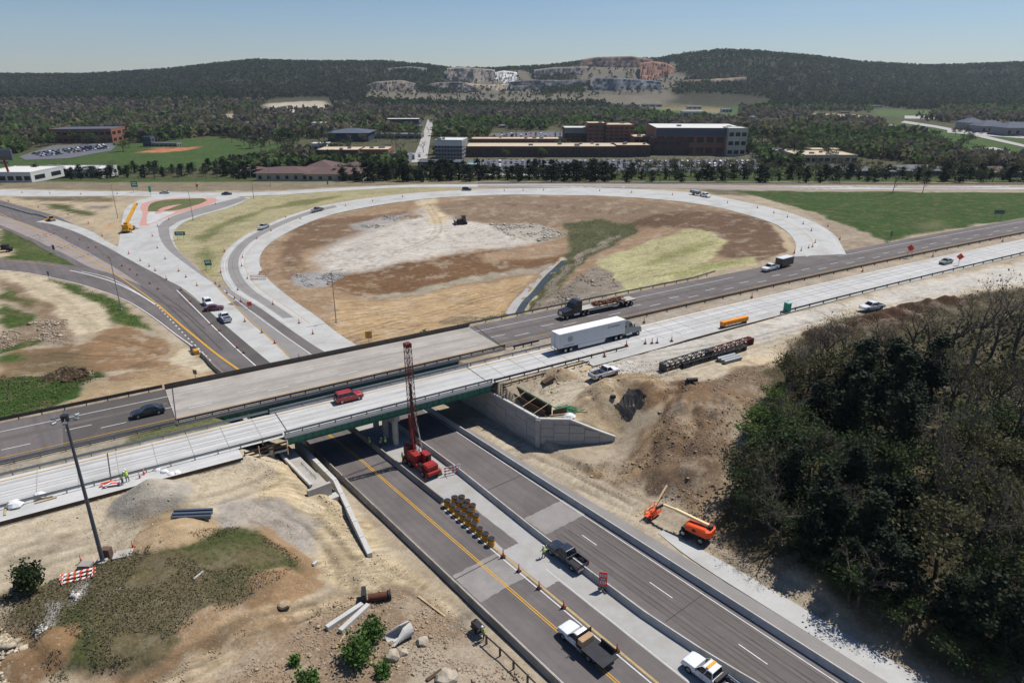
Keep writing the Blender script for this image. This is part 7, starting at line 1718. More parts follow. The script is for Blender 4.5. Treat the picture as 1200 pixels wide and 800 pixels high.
# grass on the mound and the verges, weeds
GP = GV([(0,700),(100,668),(205,640),(280,620),(318,640),(355,662),(330,688),(230,738),(150,788),(60,800),(40,768),(0,735)])
ground_stuff('rough_grass', GP, 15000, .28, (.03, .11), [(.12, .115, .055), (.075, .095, .03), (.22, .185, .13), (.19, .155, .11), (.17, .14, .10)], 'rough green and brown grass covering the foreground mound', 8, .40)
for k, (pg, n) in enumerate((([(664,262),(700,257),(745,261),(752,269),(722,285),(690,302),(662,330),(632,360),(603,374),(622,346),(658,306),(670,290)], 2600), ([(54,326),(80,340),(112,354),(130,370),(152,384),(178,386),(154,366),(124,346),(80,332)], 1600), ([(0,440),(60,441),(110,436),(124,441),(95,452),(60,478),(0,497)], 2500), ([(536,380),(575,370),(594,362),(594,376),(560,384)], 400))):
    ground_stuff('verge_grass', GV(pg), n, .25, (.07, .2), [(.07, .10, .03), (.10, .13, .045), (.15, .14, .085)], ['rank green grass along the ditch inside the loop', 'green grass strip beside the left ramp', 'green grass field left behind the highway', 'weeds behind the bridge end inside the loop'][k], 20 + k)
# loose stones and clods: uncountable
def stones(name, P, n, sz, rgb, label, seed, big=.04):
    ns = np.random.RandomState(seed); P = np.array(P, float); lo = P.min(0); hi = P.max(0); X = ns.uniform(lo[0], hi[0], n * 4); Y = ns.uniform(lo[1], hi[1], n * 4); ins = np.zeros(len(X), bool)
    for i in range(len(P)):
        a = P[i]; b = P[(i + 1) % len(P)]; ins ^= ((a[1] > Y) != (b[1] > Y)) & (X < (b[0] - a[0]) * (Y - a[1]) / (b[1] - a[1] + 1e-12) + a[0])
    ins &= fbm(X, Y, 5, 3, seed) > .45
    X = X[ins][:n]; Y = Y[ins][:n]; m = len(X); s = ns.uniform(sz[0], sz[1], m) * np.where(ns.uniform(size=m) < big, 2.4, 1); Z = np.array([GH(x, y) for x, y in zip(X, Y)])
    oct_ = np.array([(1, 0, 0), (-1, 0, 0), (0, 1, 0), (0, -1, 0), (0, 0, 1), (0, 0, -1)], float); Fo = np.array([(0, 2, 4), (2, 1, 4), (1, 3, 4), (3, 0, 4), (2, 0, 5), (1, 2, 5), (3, 1, 5), (0, 3, 5)])
    a = ns.uniform(0, 6.28, m); jit = ns.uniform(.55, 1.25, (m, 6, 1)); V = oct_[None] * jit; c, s_ = np.cos(a)[:, None], np.sin(a)[:, None]
    V = np.stack([V[..., 0] * c - V[..., 1] * s_, V[..., 0] * s_ + V[..., 1] * c, V[..., 2] * .5], -1) * s[:, None, None] + np.stack([X, Y, Z + s * .2], 1)[:, None]
    o = np_mesh(name, V.reshape(-1, 3), (Fo[None] + (np.arange(m) * 6)[:, None, None]).reshape(-1, 3), M_COLS); stuff(o, label, 'stones'); col = np.array(K(*rgb)) * ns.uniform(.8, 1.5, m)[:, None]; set_col(o, 'col', np.repeat(col, 6, 0)); return o
M_COLS = attr_mat('stone_by_piece', .92, 0, .2, 2.5)
for k, (pg, n, sz, rgb, lab) in enumerate((
    ([(780,452),(830,444),(905,424),(900,470),(850,510),(845,560),(835,612),(800,597),(760,580),(724,560),(735,530),(770,500)], 2600, (.05, .16), (158,138,114), 'loose stones and clods on the rubble slope beside the wood'),
    ([(150,812),(300,735),(400,700),(470,690),(540,730),(600,780),(640,820),(400,840)], 2800, (.05, .15), (172,150,124), 'loose stones on the churned dirt at the bottom'),
    ([(0,735),(40,770),(62,806),(0,830)], 700, (.08, .3), (190,176,150), 'loose stones on the dirt bank at the lower left corner'),
    ([(0,387),(45,376),(70,366),(92,396),(80,405),(40,400),(0,410)], 700, (.12, .4), (176,160,138), 'rubble heap left of the brown field'),
    ([(343,322),(380,319),(408,320),(392,332),(360,337)], 700, (.12, .35), (176,172,168), 'grey riprap at the near end of the pale floor'), ([(410,264),(450,253),(478,250),(470,258),(440,270)], 600, (.12, .35), (176,170,162), 'grey stones on the far bank of the loop'),
    ([(572,262),(620,261),(665,274),(640,283),(600,279)], 700, (.15, .45), (190,182,168), 'pale broken rock beside the dark loader'), ([(638,361),(655,340),(680,321),(700,313),(718,322),(726,337),(712,349)], 900, (.1, .3), (164,152,138), 'stony ground between the ditch and the straw slope'),
    ([(76,690),(100,680),(108,690),(90,712)], 260, (.08, .22), (196,192,184), 'patch of white stones by the lying barricade'), ([(42,715),(56,712),(58,745),(44,756)], 260, (.08, .22), (196,192,184), 'trickle of white stones in the foreground grass'), ([(258,610),(290,606),(285,620),(262,626)], 260, (.1, .3), (190,186,180), 'white rubble beside the sand heap'),
    ([(60,441),(80,432),(105,438),(100,446),(70,448)], 260, (.1, .35), (84,66,50), 'dark clods on the soil heap in the green field'), ([(330,535),(400,595),(565,745),(430,700),(345,645),(300,580)], 2200, (.04, .12), (196,178,150), 'fine gravel crumbs on the graded tan ground'),
    ([(0,606),(330,528),(320,600),(200,652),(0,694)], 1500, (.03, .09), (196,182,158), 'gravel crumbs on the pale lot at the left'), ([(560,470),(690,425),(800,420),(780,470),(720,470),(640,490)], 1200, (.05, .16), (186,168,140), 'crumbs of dirt on the lot above the wall'), ([(640,540),(720,540),(840,620),(1000,740),(960,720),(760,610)], 1600, (.04, .14), (186,168,140), 'crumbs of gravel along the shoulder by the boom lift'))):
    stones('loose_stones', GV(pg), n, sz, rgb, lab, 60 + k)
def rock(label, px, py, s, rgb=(196,184,164), seed=1):
    q = random.Random(seed); x, y, z = S3(px, py); bm = bmesh.new(); bmesh.ops.create_icosphere(bm, subdivisions=2, radius=s)
    for v in bm.verts: v.co *= q.uniform(.75, 1.15); v.co.z *= .65
    me = bpy.data.meshes.new('boulder'); bm.to_mesh(me); bm.free(); me.materials.append(mat('rock_%d%d%d' % rgb, K(*rgb), .9, .2, 2, dirt=K(140, 126, 108), dirt_amt=.5)); o = bpy.data.objects.new('boulder', me); COL.objects.link(o); o.location = (x, y, z + s * .2); tag(o, label, 'boulder')
rock('pale boulder on the dirt below the culvert end', 495, 752, .7, seed=2); rock('large pale boulder near the bottom edge', 524, 797, 1.1, seed=3); rock('flat slab boulder on the haul track', 333, 711, .7, (190,168,136), 4); rock('grey boulder in the dirt right of the green bush', 460, 770, .8, seed=6); rock('small boulder between the culvert end and the road', 473, 765, .5, seed=7)
# shrubs
def shrub(label, px, py, H, wd, m, n, seed, leaf=(.09, .2)):
    ns = np.random.RandomState(seed); rs = random.Random(seed); x, y, z = S3(px, py); t = thing('shrub', label, 'shrub', (x, y, z)); st = MB(); tips = []
    for k in range(14): a = rs.uniform(0, 6.28); b = Vector((cos(a) * wd * rs.uniform(.2, .6), sin(a) * wd * rs.uniform(.2, .6), H * rs.uniform(.5, .95))); st.tube((0, 0, -.1), b, .05, .015, n=4); tips.append(b)
    st.build('stems', M_BARK, t); C = np.array([list(tips[i]) for i in ns.randint(0, 14, n)]) * ns.uniform(.45, 1.05, (n, 1)) + ns.normal(size=(n, 3)) * .22 * wd; C[:, 2] = np.abs(C[:, 2])
    V, F_ = quads(C, ns.uniform(*leaf, n), ns); np_mesh('foliage', V, F_, m, parent=t)
shrub('round green shrub standing alone at the left edge', 42, 697, 3.2, 1.9, M_LMID, 1500, 3); shrub('small companion shrub at the foot of the left shrub', 26, 690, 1.4, 1.0, M_LMID, 400, 9)
shrub('bright green bush in the dirt below the long beams', 418, 775, 2.6, 2.3, M_BUSH, 1700, 4); shrub('bright green bush right behind the biggest one', 437, 750, 2.4, 1.7, M_BUSH, 1000, 5); shrub('low green bush at the bottom edge', 360, 800, 1.4, 1.5, M_BUSH, 600, 6); shrub('small green bush by the culvert end', 450, 790, 1.2, 1.2, M_BUSH, 450, 7); shrub('small weed bush on the dirt slope', 345, 778, .9, .8, M_BUSH, 250, 8)
shrub('small green bush behind the bridge rail inside the loop', 499, 395, 1.4, 1.8, M_BUSH, 300, 10, (.15, .3))
# ------------------------------------------------------------------ background: tree rows, town, quarry, hills
br = random.Random(33)
def trow(kind, pts, hr, label, group, wide=1.0):
    for px, py in pts:
        p = ray(px, py, 250, 3500)
        if p: tree(kind, br.randint(0, 2), .34, p[0], p[1], p[2], br.uniform(*hr), label, group, wide * br.uniform(.85, 1.3))
def spread(x0, x1, n, y0, y1): return [(x0 + (x1 - x0) * (i + br.uniform(.1, .9)) / n, br.uniform(y0, y1)) for i in range(n)]
trow('cedar', spread(400, 712, 46, 210, 213.8), (7, 13), 'dark evergreen in the tree row before the hospital', 'evergreens before the hospital', 1.5)
trow('mid', spread(400, 720, 26, 207, 212), (8, 11), 'green leafy tree in the tree row before the hospital', 'leafy trees before the hospital', 1.3)
trow('cedar', spread(690, 1215, 44, 210, 214.5), (5, 11), 'dark evergreen in the right part of the tree row', 'evergreens in the right tree row', 1.5)
trow('mid', spread(715, 1215, 46, 206, 214), (7, 11), 'green leafy tree in the right part of the tree row', 'leafy trees in the right tree row', 1.3)
trow('bare', spread(680, 1010, 26, 202, 211), (12, 17), 'tall bare tree in front of the hospital lot', 'bare trees before the hospital lot', 1.1)
trow('olive', spread(740, 1210, 26, 198, 210), (9, 13), 'budding tree in the right tree row', 'budding trees in the right tree row', 1.2)
trow('bare', [(1046,226),(1081,226.5)], (11, 12), 'lone bare tree at the edge of the green field', 'lone bare trees by the outer road')
trow('cedar', spread(265, 410, 14, 208, 211.5), (5, 8), 'small evergreen before the brown roofs', 'evergreens before the brown roofs', 1.3)
trow('bare', spread(30, 270, 10, 205, 210), (9, 13), 'bare tree between the pale building and the outer road', 'bare trees at the pale building', 1.2)
trow('cedar', spread(120, 345, 26, 200, 210), (6, 9), 'dark evergreen in the clump below the ball field', 'evergreens below the ball field', 1.5)
trow('mid', spread(60, 350, 14, 203, 209), (6, 9), 'green tree in the clump below the ball field', 'green trees below the ball field', 1.3)
trow('cedar', [(45,210),(52,211),(75,209),(85,211),(95,210),(110,209),(118,210)], (6, 9), 'dark evergreen beside the pale long building', 'evergreens by the pale building', 1.5)
trow('leafy', [(15,170),(22,172),(32,168),(45,170),(52,172),(8,176),(65,170),(145,178),(170,162),(110,168),(88,168)], (10, 15), 'green tree around the brick school', 'green trees around the school', 1.4)
trow('mid', spread(0, 170, 24, 155, 174), (9, 14), 'mid green tree near the brick school', 'mid green trees near the school', 1.3)
trow('mid', spread(285, 410, 26, 160, 192), (9, 14), 'green tree right of the ball field', 'trees right of the ball field', 1.2)
trow('bare', spread(270, 500, 40, 142, 182), (11, 15), 'bare tree among the town buildings', 'bare trees among the town buildings', 1.1)
trow('olive', spread(410, 490, 12, 158, 172), (10, 14), 'budding tree around the dark hall', 'budding trees around the dark hall', 1.2)
trow('leafy', [(516,153),(508,157),(436,200),(445,203),(600,180),(592,186),(649,178),(635,185),(790,196),(800,200),(430,198)], (7, 10), 'fresh green tree near the hospital', 'fresh green trees near the hospital', 1.2)
trow('bare', spread(872, 1010, 36, 158, 186), (12, 17), 'bare tree in the grove right of the hospital', 'bare trees in the hospital grove', 1.1)
trow('mid', spread(880, 1145, 40, 160, 194), (9, 14), 'green tree in the grove right of the hospital', 'green trees in the hospital grove', 1.2)
trow('olive', spread(900, 1150, 26, 152, 192), (10, 15), 'budding tree in the grove by the right hand fields', 'budding trees by the right hand fields', 1.2)
trow('olive', spread(0, 300, 30, 140, 158), (10, 14), 'budding tree behind the school and ball field', 'budding trees behind the ball field', 1.4)
trow('bare', spread(500, 700, 20, 146, 158), (10, 14), 'bare tree behind the hospital rear lot', 'bare trees behind the hospital', 1.3)
trow('mid', spread(500, 780, 18, 144, 156), (9, 13), 'green tree behind the hospital rear lot', 'green trees behind the hospital', 1.4)
trow('bare', spread(540, 760, 14, 200, 206), (6, 9), 'small bare tree along the hospital lot', 'small bare trees along the hospital lot', 1.3)
# far woods: nobody could count them
M_FAR = attr_mat('far_wood_leaf', .9, .38, .15, .05, spec=.05)
# ------------------------------------------------------------------ quarry faces
M_QRY = attr_mat('quarry_rock', .95, 0, .25, .03, spec=.05)
def quarry(pts, rgb, seed, ledge=90, bands=5, sp=9.0):
    """stepped rock face: pts = (px, py_top, py_bottom)"""
    ns = np.random.RandomState(seed); px = np.array([p[0] for p in pts], float); n = 48; X = np.linspace(px[0], px[-1], n); top = np.interp(X, px, [p[1] for p in pts]); bot = np.interp(X, px, [p[2] for p in pts])
    mid_ = ray((px[0] + px[-1]) / 2, float(np.interp((px[0] + px[-1]) / 2, X, bot)), 250, 4800); Y0 = mid_[1] if mid_ else 2000.0
    V = []; C = []; R_ = bands * 2 + 2
    for j in range(R_):
        f = min(j / (R_ - 2), 1.0); step = (j // 2) * sp if j < R_ - 1 else (R_ // 2) * sp + ledge
        for i in range(n):
            v = (bot[i] + 2.0 + (top[i] - bot[i] - 2.0) * f - 400) / FPX; yy = Y0 + step + 60 * (fbm(np.array([X[i] * .9]), np.array([seed * 9.0]), 26, 3, seed)[0] - .5) + ns.uniform(-3, 3)
            dd = ST + v * CT; ff = CT - v * ST; zz = CAM_H - yy * dd / ff; xx = (X[i] - 600) / FPX * yy / ff; V.append((xx, yy, zz + ns.uniform(-.6, .6)))
            C.append(np.array(K(*rgb)) * (.70 + .55 * vnoise(np.array([j * 1.3 + seed]), np.array([i * .12]), seed)[0]) * ns.uniform(.92, 1.08))
    F_ = np.array([(j * n + i, j * n + i + 1, (j + 1) * n + i + 1, (j + 1) * n + i) for j in range(R_ - 1) for i in range(n - 1)])
    o = np_mesh('quarry_face', V, F_, M_QRY); struct(o); set_col(o, 'col', np.array(C))
quarry([(430,100,108),(440,96,108),(470,94,107),(487,98,108)], (150,140,126), 1); quarry([(488,103,107),(510,97,108),(540,96,108),(560,103,108)], (128,122,116), 2)
quarry([(455,80,84),(480,78,84),(500,80,84)], (140,134,124), 9, 30, 2)
quarry([(524,80,92),(540,79,95),(560,80,96),(580,82,92)], (170,160,148), 3); quarry([(598,96,104),(620,94,105),(660,94,105),(692,93,105)], (118,118,118), 4); quarry([(694,91,106),(730,92,106),(762,94,106),(775,96,104)], (124,128,134), 5)
quarry([(626,82,90),(650,79,90),(690,78,88)], (160,150,140), 6, 60, 3); quarry([(680,70,80),(700,67,80),(740,66,79),(765,70,79)], (150,126,112), 7, 60, 4); quarry([(750,74,92),(765,72,94),(780,74,95),(792,80,94)], (168,128,108), 8, 60, 6, 22.0)
quarry([(566,90,100),(576,86,100),(590,83,97),(606,85,93)], (240,237,230), 10, 40, 5, 26.0); quarry([(545,97,107),(570,100,107),(600,98,106)], (186,172,152), 11, 40, 3, 24.0); quarry([(800,94,100),(830,93,100),(850,92,97),(875,90,93)], (160,140,120), 12, 30, 1)
for k, (pxa, pyb, w_, h_) in enumerate(((534,98,22,18), (552,95,16,26), (545,98,36,10))):
    p = ray(pxa, pyb, 250, 4800); o = MB().box((0, 0, h_ / 2), (w_, 18, h_), 0, .9).build('crusher_tower', mat('crusher_tan', K(150, 138, 122), .9, .2, .1)); o.location = p; tag(o, ['tan crusher tower at the left of the quarry works', 'tallest tan crusher tower in the quarry works', 'low tan crusher shed in the quarry works'][k], 'building')
# ------------------------------------------------------------------ town
BM_ = {k: mat('wall_' + k, K(*c), .85, .08, .15, coord='Object') for k, c in {'brick': (158, 104, 82), 'dbrick': (104, 74, 64), 'grey': (150, 150, 150), 'tan': (206, 186, 158), 'white': (220, 220, 216), 'navy': (58, 66, 84), 'slate': (92, 100, 114), 'cream': (214, 204, 182), 'brown': (122, 98, 92)}.items()}
RM_ = {k: mat('roof_' + k, K(*c), .85, .08, .1, coord='Object') for k, c in {'white': (232, 230, 224), 'tan': (218, 198, 168), 'brown': (112, 88, 84), 'grey': (120, 120, 124), 'slate': (92, 100, 116), 'blue': (120, 160, 200), 'teal': (150, 190, 196)}.items()}
M_FWIN = mat('far_window', (.02, .024, .03), .2, .1, 2, spec=.5, coord='Object')
FOOT = []
def flat_building(label, px0, px1, pyb, pyt, depth, wall, roof, floors=0, ncol=0, rz=0.0, name='building', band=None, units=0, group=None):
    a = ray(px0, pyb, 250, 4000); b = ray(px1, pyb, 250, 4000); cx = (a[0] + b[0]) / 2; y = (a[1] + b[1]) / 2; W_ = b[0] - a[0]; z = min(a[2], b[2]); H = top_z(cx, y, pyt) - z
    FOOT.append((cx, y + depth / 2, W_, depth)); t = thing(name, label, 'building', (cx, y + depth / 2, z - .5), rz, group); H += .5
    MB().box((0, 0, H / 2), (W_, depth, H)).build('wall', BM_[wall], t); MB().box((0, 0, H + .15), (W_ * .985, depth * .97, .3)).build('roof', RM_[roof], t)
    rim = MB(); rim.box((0, -depth / 2 + .1, H + .3), (W_ * 1.004, .3, .7)); rim.box((0, depth / 2 - .1, H + .3), (W_ * 1.004, .3, .7)); rim.box((W_ / 2 - .1, 0, H + .3), (.3, depth * .98, .7)); rim.box((-W_ / 2 + .1, 0, H + .3), (.3, depth * .98, .7)); rim.build('parapet', BM_[band or wall], t)
    if band: MB().box((0, -depth / 2 - .06, H * .86), (W_ * 1.002, .1, H * .24)).build('upper_band', BM_[band], t)
    for f in range(floors):
        zz = H * (f + .52) / floors * (.95 if not band else .78)
        for c in range(ncol):
            xx = -W_ / 2 + W_ * (c + .5) / ncol; o = MB().box((xx, -depth / 2 - .04, zz), (W_ / ncol * .72, .1, H / floors * .42)).build('window', M_FWIN, t)
        for c in range(max(1, ncol // 3)):
            yy = -depth / 2 + depth * (c + .5) / max(1, ncol // 3); MB().box((W_ / 2 + .04, yy, zz), (.1, depth / max(1, ncol // 3) * .6, H / floors * .42)).build('window', M_FWIN, t)
    for u in range(units): MB().box((br.uniform(-.4, .4) * W_, br.uniform(-.3, .3) * depth, H + .9), (br.uniform(2, 4), 2, 1.4)).build('roof_unit', BM_['grey'], t)
    return t
def hip_house(label, px0, px1, pyb, pye, pyr, depth, wall, roof, rz=0.0, group=None, name='house', windows=4):
    a = ray(px0, pyb, 250, 4000); b = ray(px1, pyb, 250, 4000); cx = (a[0] + b[0]) / 2; y = (a[1] + b[1]) / 2; W_ = b[0] - a[0]; z = min(a[2], b[2]); He = top_z(cx, y, pye) - z + .5; Hr = max(top_z(cx, y + depth / 2, pyr) - z + .5, He + 1)
    FOOT.append((cx, y + depth / 2, W_, depth)); t = thing(name, label, 'building', (cx, y + depth / 2, z - .5), rz, group); MB().box((0, 0, He / 2), (W_ * .97, depth * .94, He)).build('wall', BM_[wall], t)
    e = 1.0; i_ = min(W_, depth) / 2 * .95; w2 = W_ / 2; d2 = depth / 2; rx = max(w2 - i_, .5); ry = max(d2 - i_, 0.02)
    MB().add([(-w2 - e, -d2 - e, He), (w2 + e, -d2 - e, He), (w2 + e, d2 + e, He), (-w2 - e, d2 + e, He), (-rx, -ry, Hr), (rx, -ry, Hr), (rx, ry, Hr), (-rx, ry, Hr)], [(3, 2, 1, 0), (0, 1, 5, 4), (1, 2, 6, 5), (2, 3, 7, 6), (3, 0, 4, 7), (4, 5, 6, 7)]).build('roof', RM_[roof], t)
    for c in range(windows): MB().box((-w2 + W_ * (c + .5) / windows, -d2 * .94 - .05, He * .5), (W_ / windows * .35, .1, He * .4)).build('window', M_FWIN, t)
    return t
fb = flat_building
t = fb('four storey white and brick office block beside the town road', 512, 544, 187.5, 165, 26, 'grey', 'white', 4, 9, R(-6), band='white', units=2)
fb('long low brick hospital wing with tan roof facing the front lot', 545, 745, 184.5, 172.5, 34, 'dbrick', 'tan', 1, 28, units=8); fb('rear brick hospital wing with tan roof behind the low wing', 552, 664, 172.5, 163.5, 22, 'brick', 'tan', 1, 16, units=5)
fb('dark left part of the hospital tower', 661, 692, 172, 150.5, 26, 'dbrick', 'white', 5, 5, band='grey'); fb('tall brick hospital tower with striped storeys', 688, 709, 173, 145, 24, 'brick', 'tan', 6, 3, units=1); fb('right brick part of the hospital tower', 707, 742, 173, 147, 30, 'brick', 'tan', 6, 6, units=2)
fb('low tan hospital annex right of the tower', 742, 796, 176, 161, 28, 'brick', 'tan', 2, 8, units=5); fb('flat hospital annex with tan roof nearest the bare trees', 722, 762, 184, 171, 24, 'dbrick', 'tan', 1, 7, units=3)
fb('large brick hall with slate upper band and pale roof', 770, 872, 182, 151, 60, 'brick', 'white', 2, 9, R(-3), band='slate', units=2); fb('white roofed front block of the large brick hall', 765, 806, 182, 163, 26, 'dbrick', 'white', 2, 5, units=3); fb('pale entrance tower at the right end of the large brick hall', 851, 873, 183, 151, 18, 'cream', 'white', 3, 3)
fb('low brick clinic with pale flat roofs beside a small lot', 934, 1004, 191.5, 182.5, 36, 'tan', 'tan', 1, 9, units=3); fb('raised centre of the low brick clinic', 951, 986, 185, 176, 16, 'tan', 'tan', 1, 4)
fb('dark one storey building with teal canopy before the office block', 490, 542, 200, 191, 20, 'dbrick', 'slate', 1, 7); fb('small pavilion with pale teal roof before the front lot', 541, 566, 200, 194, 14, 'tan', 'teal', 1, 3)
fb('brick and tan town building with pale flat roof', 418, 455, 186.5, 176, 26, 'brick', 'tan', 1, 5, units=3); fb('dark glass town building with pale roof', 371, 420, 188, 176.5, 28, 'dbrick', 'tan', 1, 6, units=2); fb('low white roofed shed beside the dark glass building', 365, 383, 178, 169, 16, 'white', 'white', 1, 2)
hip_house('large dark navy hall with low pitched roof', 384, 432, 166.5, 156, 150, 40, 'navy', 'slate', windows=0, name='hall'); fb('pale long shed behind the dark hall', 430, 494, 163, 158, 24, 'grey', 'grey', 1, 8); fb('long shed with white roof and blue wall beside the far wood', 452, 491, 146, 140, 24, 'navy', 'white', 1, 8); fb('low shed with bright blue roof', 460, 494, 152, 148, 18, 'slate', 'blue', 1, 5)
fb('small white hall among the bare trees', 365, 387, 152, 144.5, 18, 'white', 'white', 1, 3)
for k, a in enumerate(((278,305,208,201,195,18), (300,362,212,203,195,26), (352,395,207,199,188,30), (360,425,212,204,196,26), (400,426,203,196,190,18))):
    hip_house(['small brown hip roofed wing at the left of the brown roof complex', 'long brown roofed wing facing the outer road', 'tallest brown hip roof with a grey gable in the complex', 'right brown roofed wing behind the evergreens', 'rear brown hip roof by the town lot'][k], *a, 'cream', 'brown', windows=6)
fb('long pale warehouse beside the pylon sign', -20, 38, 214, 203, 30, 'white', 'white', 1, 6); fb('long grey white storage building behind bare trees', 36, 118, 209, 199.5, 22, 'white', 'white', 1, 14, units=6)
fb('brick school building among green trees', 58, 128, 168, 152, 40, 'brick', 'slate', 2, 10, R(8)); fb('white flat canopy building right of the school', 128, 155, 160, 156, 16, 'white', 'white', 1, 3); fb('dark press box stand by the ball field', 168, 178, 172, 161, 8, 'slate', 'slate', 2, 3); fb('grey bleacher roof by the ball field', 176, 208, 172, 168.5, 10, 'grey', 'grey', 1, 6)
for k, a in enumerate(((1132,1155,153,144,138,24), (1150,1182,156,148,141,26), (1178,1225,160,150,143,28), (1055,1120,206,200,193,24), (985,1030,206,200,195,20), (1150,1215,208,202,195,24), (1026,1050,207,201,196,16))):
    hip_house(['dark slate roofed hall left of three beyond the green field', 'slate roofed hall in the middle of three beyond the field', 'slate roofed hall at the right edge beyond the field', 'wide grey hip roof behind the right tree row', 'grey roofed house left of the wide hip roof', 'brown grey roof at the right end of the tree row', 'small grey roof between two larger ones'][k], *a, 'grey', 'slate' if k < 3 else ('grey' if k != 5 else 'brown'), windows=5)
for k, a in enumerate(((753,776,125.5,122.5,18), (716,728,125.5,123.5,12), (800,825,137,131,20), (826,850,141,134,22), (846,858,132,128,14), (806,822,128,125,14), (250,262,118,115,14), (232,245,122,120,12), (270,285,96,94.5,16), (195,203,92,90.5,14), (1020,1034,126,124,14), (985,996,133,131,10))):
    fb(['long white farm shed in the far green field', 'small white barn at the edge of the far field', 'white roofed shop left of the shops behind the hospital', 'biggest white shop building behind the hospital', 'small white shed behind the hospital shops', 'far white roof above the hospital shops', 'pale roof in the woods left of the valley', 'second pale roof in the left valley woods', 'white house high on the left wooded hill', 'tiny blue grey house on the left hill', 'pale shed by the right hand far meadow', 'bright roof beside the tan yard'][k], *a, 'white', 'white' if k % 3 else 'grey', 1, 3, name='shed')
for k in range(16):
    px = [236,246,258,272,286,300,318,332,350,362,296,310,340,205,222,190][k]; py = [131,137,143,138,150,145,140,152,143,156,133,155,135,134,140,128][k]
    hip_house('small pale house among the trees above the ball field', px, px + br.uniform(6, 11), py, py - 2.6, py - 4.6, 10, br.choice(['white', 'cream', 'grey']), br.choice(['grey', 'white', 'slate', 'brown']), group='houses above the ball field', windows=2)
for px, py in ((900,128),(925,133),(945,127),(975,128),(1040,150),(1075,158),(690,139),(700,145),(735,138),(880,140),(560,148),(585,150)):
    hip_house('small pale house in the trees around the hospital', px, px + br.uniform(6, 11), py, py - 2.6, py - 4.4, 10, br.choice(['white', 'cream', 'grey']), br.choice(['grey', 'white', 'slate']), group='houses around the hospital', windows=2)
# lots, roads and parked cars
def far_sheet(name, pts, m, lift=.25, n=16):
    P = [ray(*p, 250, 4000) for p in pts]; h = len(P) // 2; A = np.array([p[:2] for p in P[:h]]); B = np.array([p[:2] for p in P[h:]][::-1]); A = resample(A, n); B = resample(B, n); V = []; 
    for i in range(5): V.append(A * (1 - i / 4) + B * i / 4)
    V = np.stack(V, 1).reshape(-1, 2); z = T(V[:, 0], V[:, 1]) + lift; F_ = np.array([(i * 5 + j, i * 5 + j + 1, (i + 1) * 5 + j + 1, (i + 1) * 5 + j) for i in range(n - 1) for j in range(4)])
    a, b, c = V[F_[0, 0]], V[F_[0, 1]], V[F_[0, 2]]
    if (b[0] - a[0]) * (c[1] - a[1]) - (b[1] - a[1]) * (c[0] - a[0]) < 0: F_ = F_[:, ::-1]
    return struct(np_mesh(name, np.column_stack([V, z]), F_, m))
M_LOT = mat('far_asphalt', K(112, 112, 118), .9, .1, .05); M_FROAD = mat('far_road_concrete', K(188, 184, 178), .9, .06, .05)
far_sheet('parking_lot', [(548,188),(650,187),(890,187),(890,201),(650,201),(548,200)], M_LOT); far_sheet('parking_lot', [(575,157),(620,155),(668,155),(668,164),(620,164),(575,163)], M_LOT); far_sheet('parking_lot', [(22,184),(60,171),(140,168),(130,177),(80,186),(30,188)], M_LOT); far_sheet('parking_lot', [(425,181),(460,179),(500,179),(500,191),(460,192),(425,189)], M_LOT); far_sheet('parking_lot', [(868,173),(900,172),(932,176),(950,192),(920,192),(875,181)], M_LOT)
far_sheet('town_road', [(482,191),(491,170),(501,141),(508,141),(504,165),(500,191)], M_FROAD, .35); far_sheet('country_road', [(1120,189),(1160,187.5),(1195,182),(1215,178),(1215,184),(1195,187),(1160,191),(1120,193)], M_FROAD, .35); far_sheet('country_road', [(1060,142),(1100,148),(1140,156),(1200,170),(1200,173),(1138,159),(1095,150),(1055,144)], M_FROAD, .35); far_sheet('country_road', [(1138,174),(1165,173),(1190,180),(1194,183),(1165,176),(1138,176)], M_FROAD, .36)
far_sheet('yard', [(1060,136),(1120,137),(1122,140),(1060,139.5)], M_FROAD, .4); far_sheet('yard', [(1110,152),(1160,153),(1215,158),(1215,164),(1160,160),(1110,156)], M_FROAD, .4); far_sheet('hill_track', [(327,96),(329,96),(334,104),(331,104)], M_FROAD, 1.0, 6)
fcar = {}
def far_car_mesh(paint):
    if paint in fcar: return fcar[paint]
    me_ = MB(); me_.rings([vring(*s) for s in ((-2.3, .8, .35, .9), (-2.0, .92, .3, 1.0), (1.0, .92, .3, 1.0), (2.2, .8, .35, .75))]); nb = len(me_.f); me_.rings([[(-1.8, -.85, 1.0), (1.0, -.85, 1.0), (1.0, .85, 1.0), (-1.8, .85, 1.0)], [(-1.3, -.7, 1.5), (.3, -.7, 1.5), (.3, .7, 1.5), (-1.3, .7, 1.5)]]); ng = len(me_.f)
    for x in (-1.4, 1.4):
        for y in (-.8, .8): me_.tube((x, y - .12, .33), (x, y + .12, .33), .33, n=8)
    me = bpy.data.meshes.new('parked_car'); me.from_pydata(me_.v, [], me_.f)
    for mm in (PAINT[paint], M_GLASS, M_TIRE): me.materials.append(mm)
    for i, p in enumerate(me.polygons): p.material_index = 0 if i < nb or (nb + 1 == i) else (1 if i < ng else 2)
    fcar[paint] = me; return me
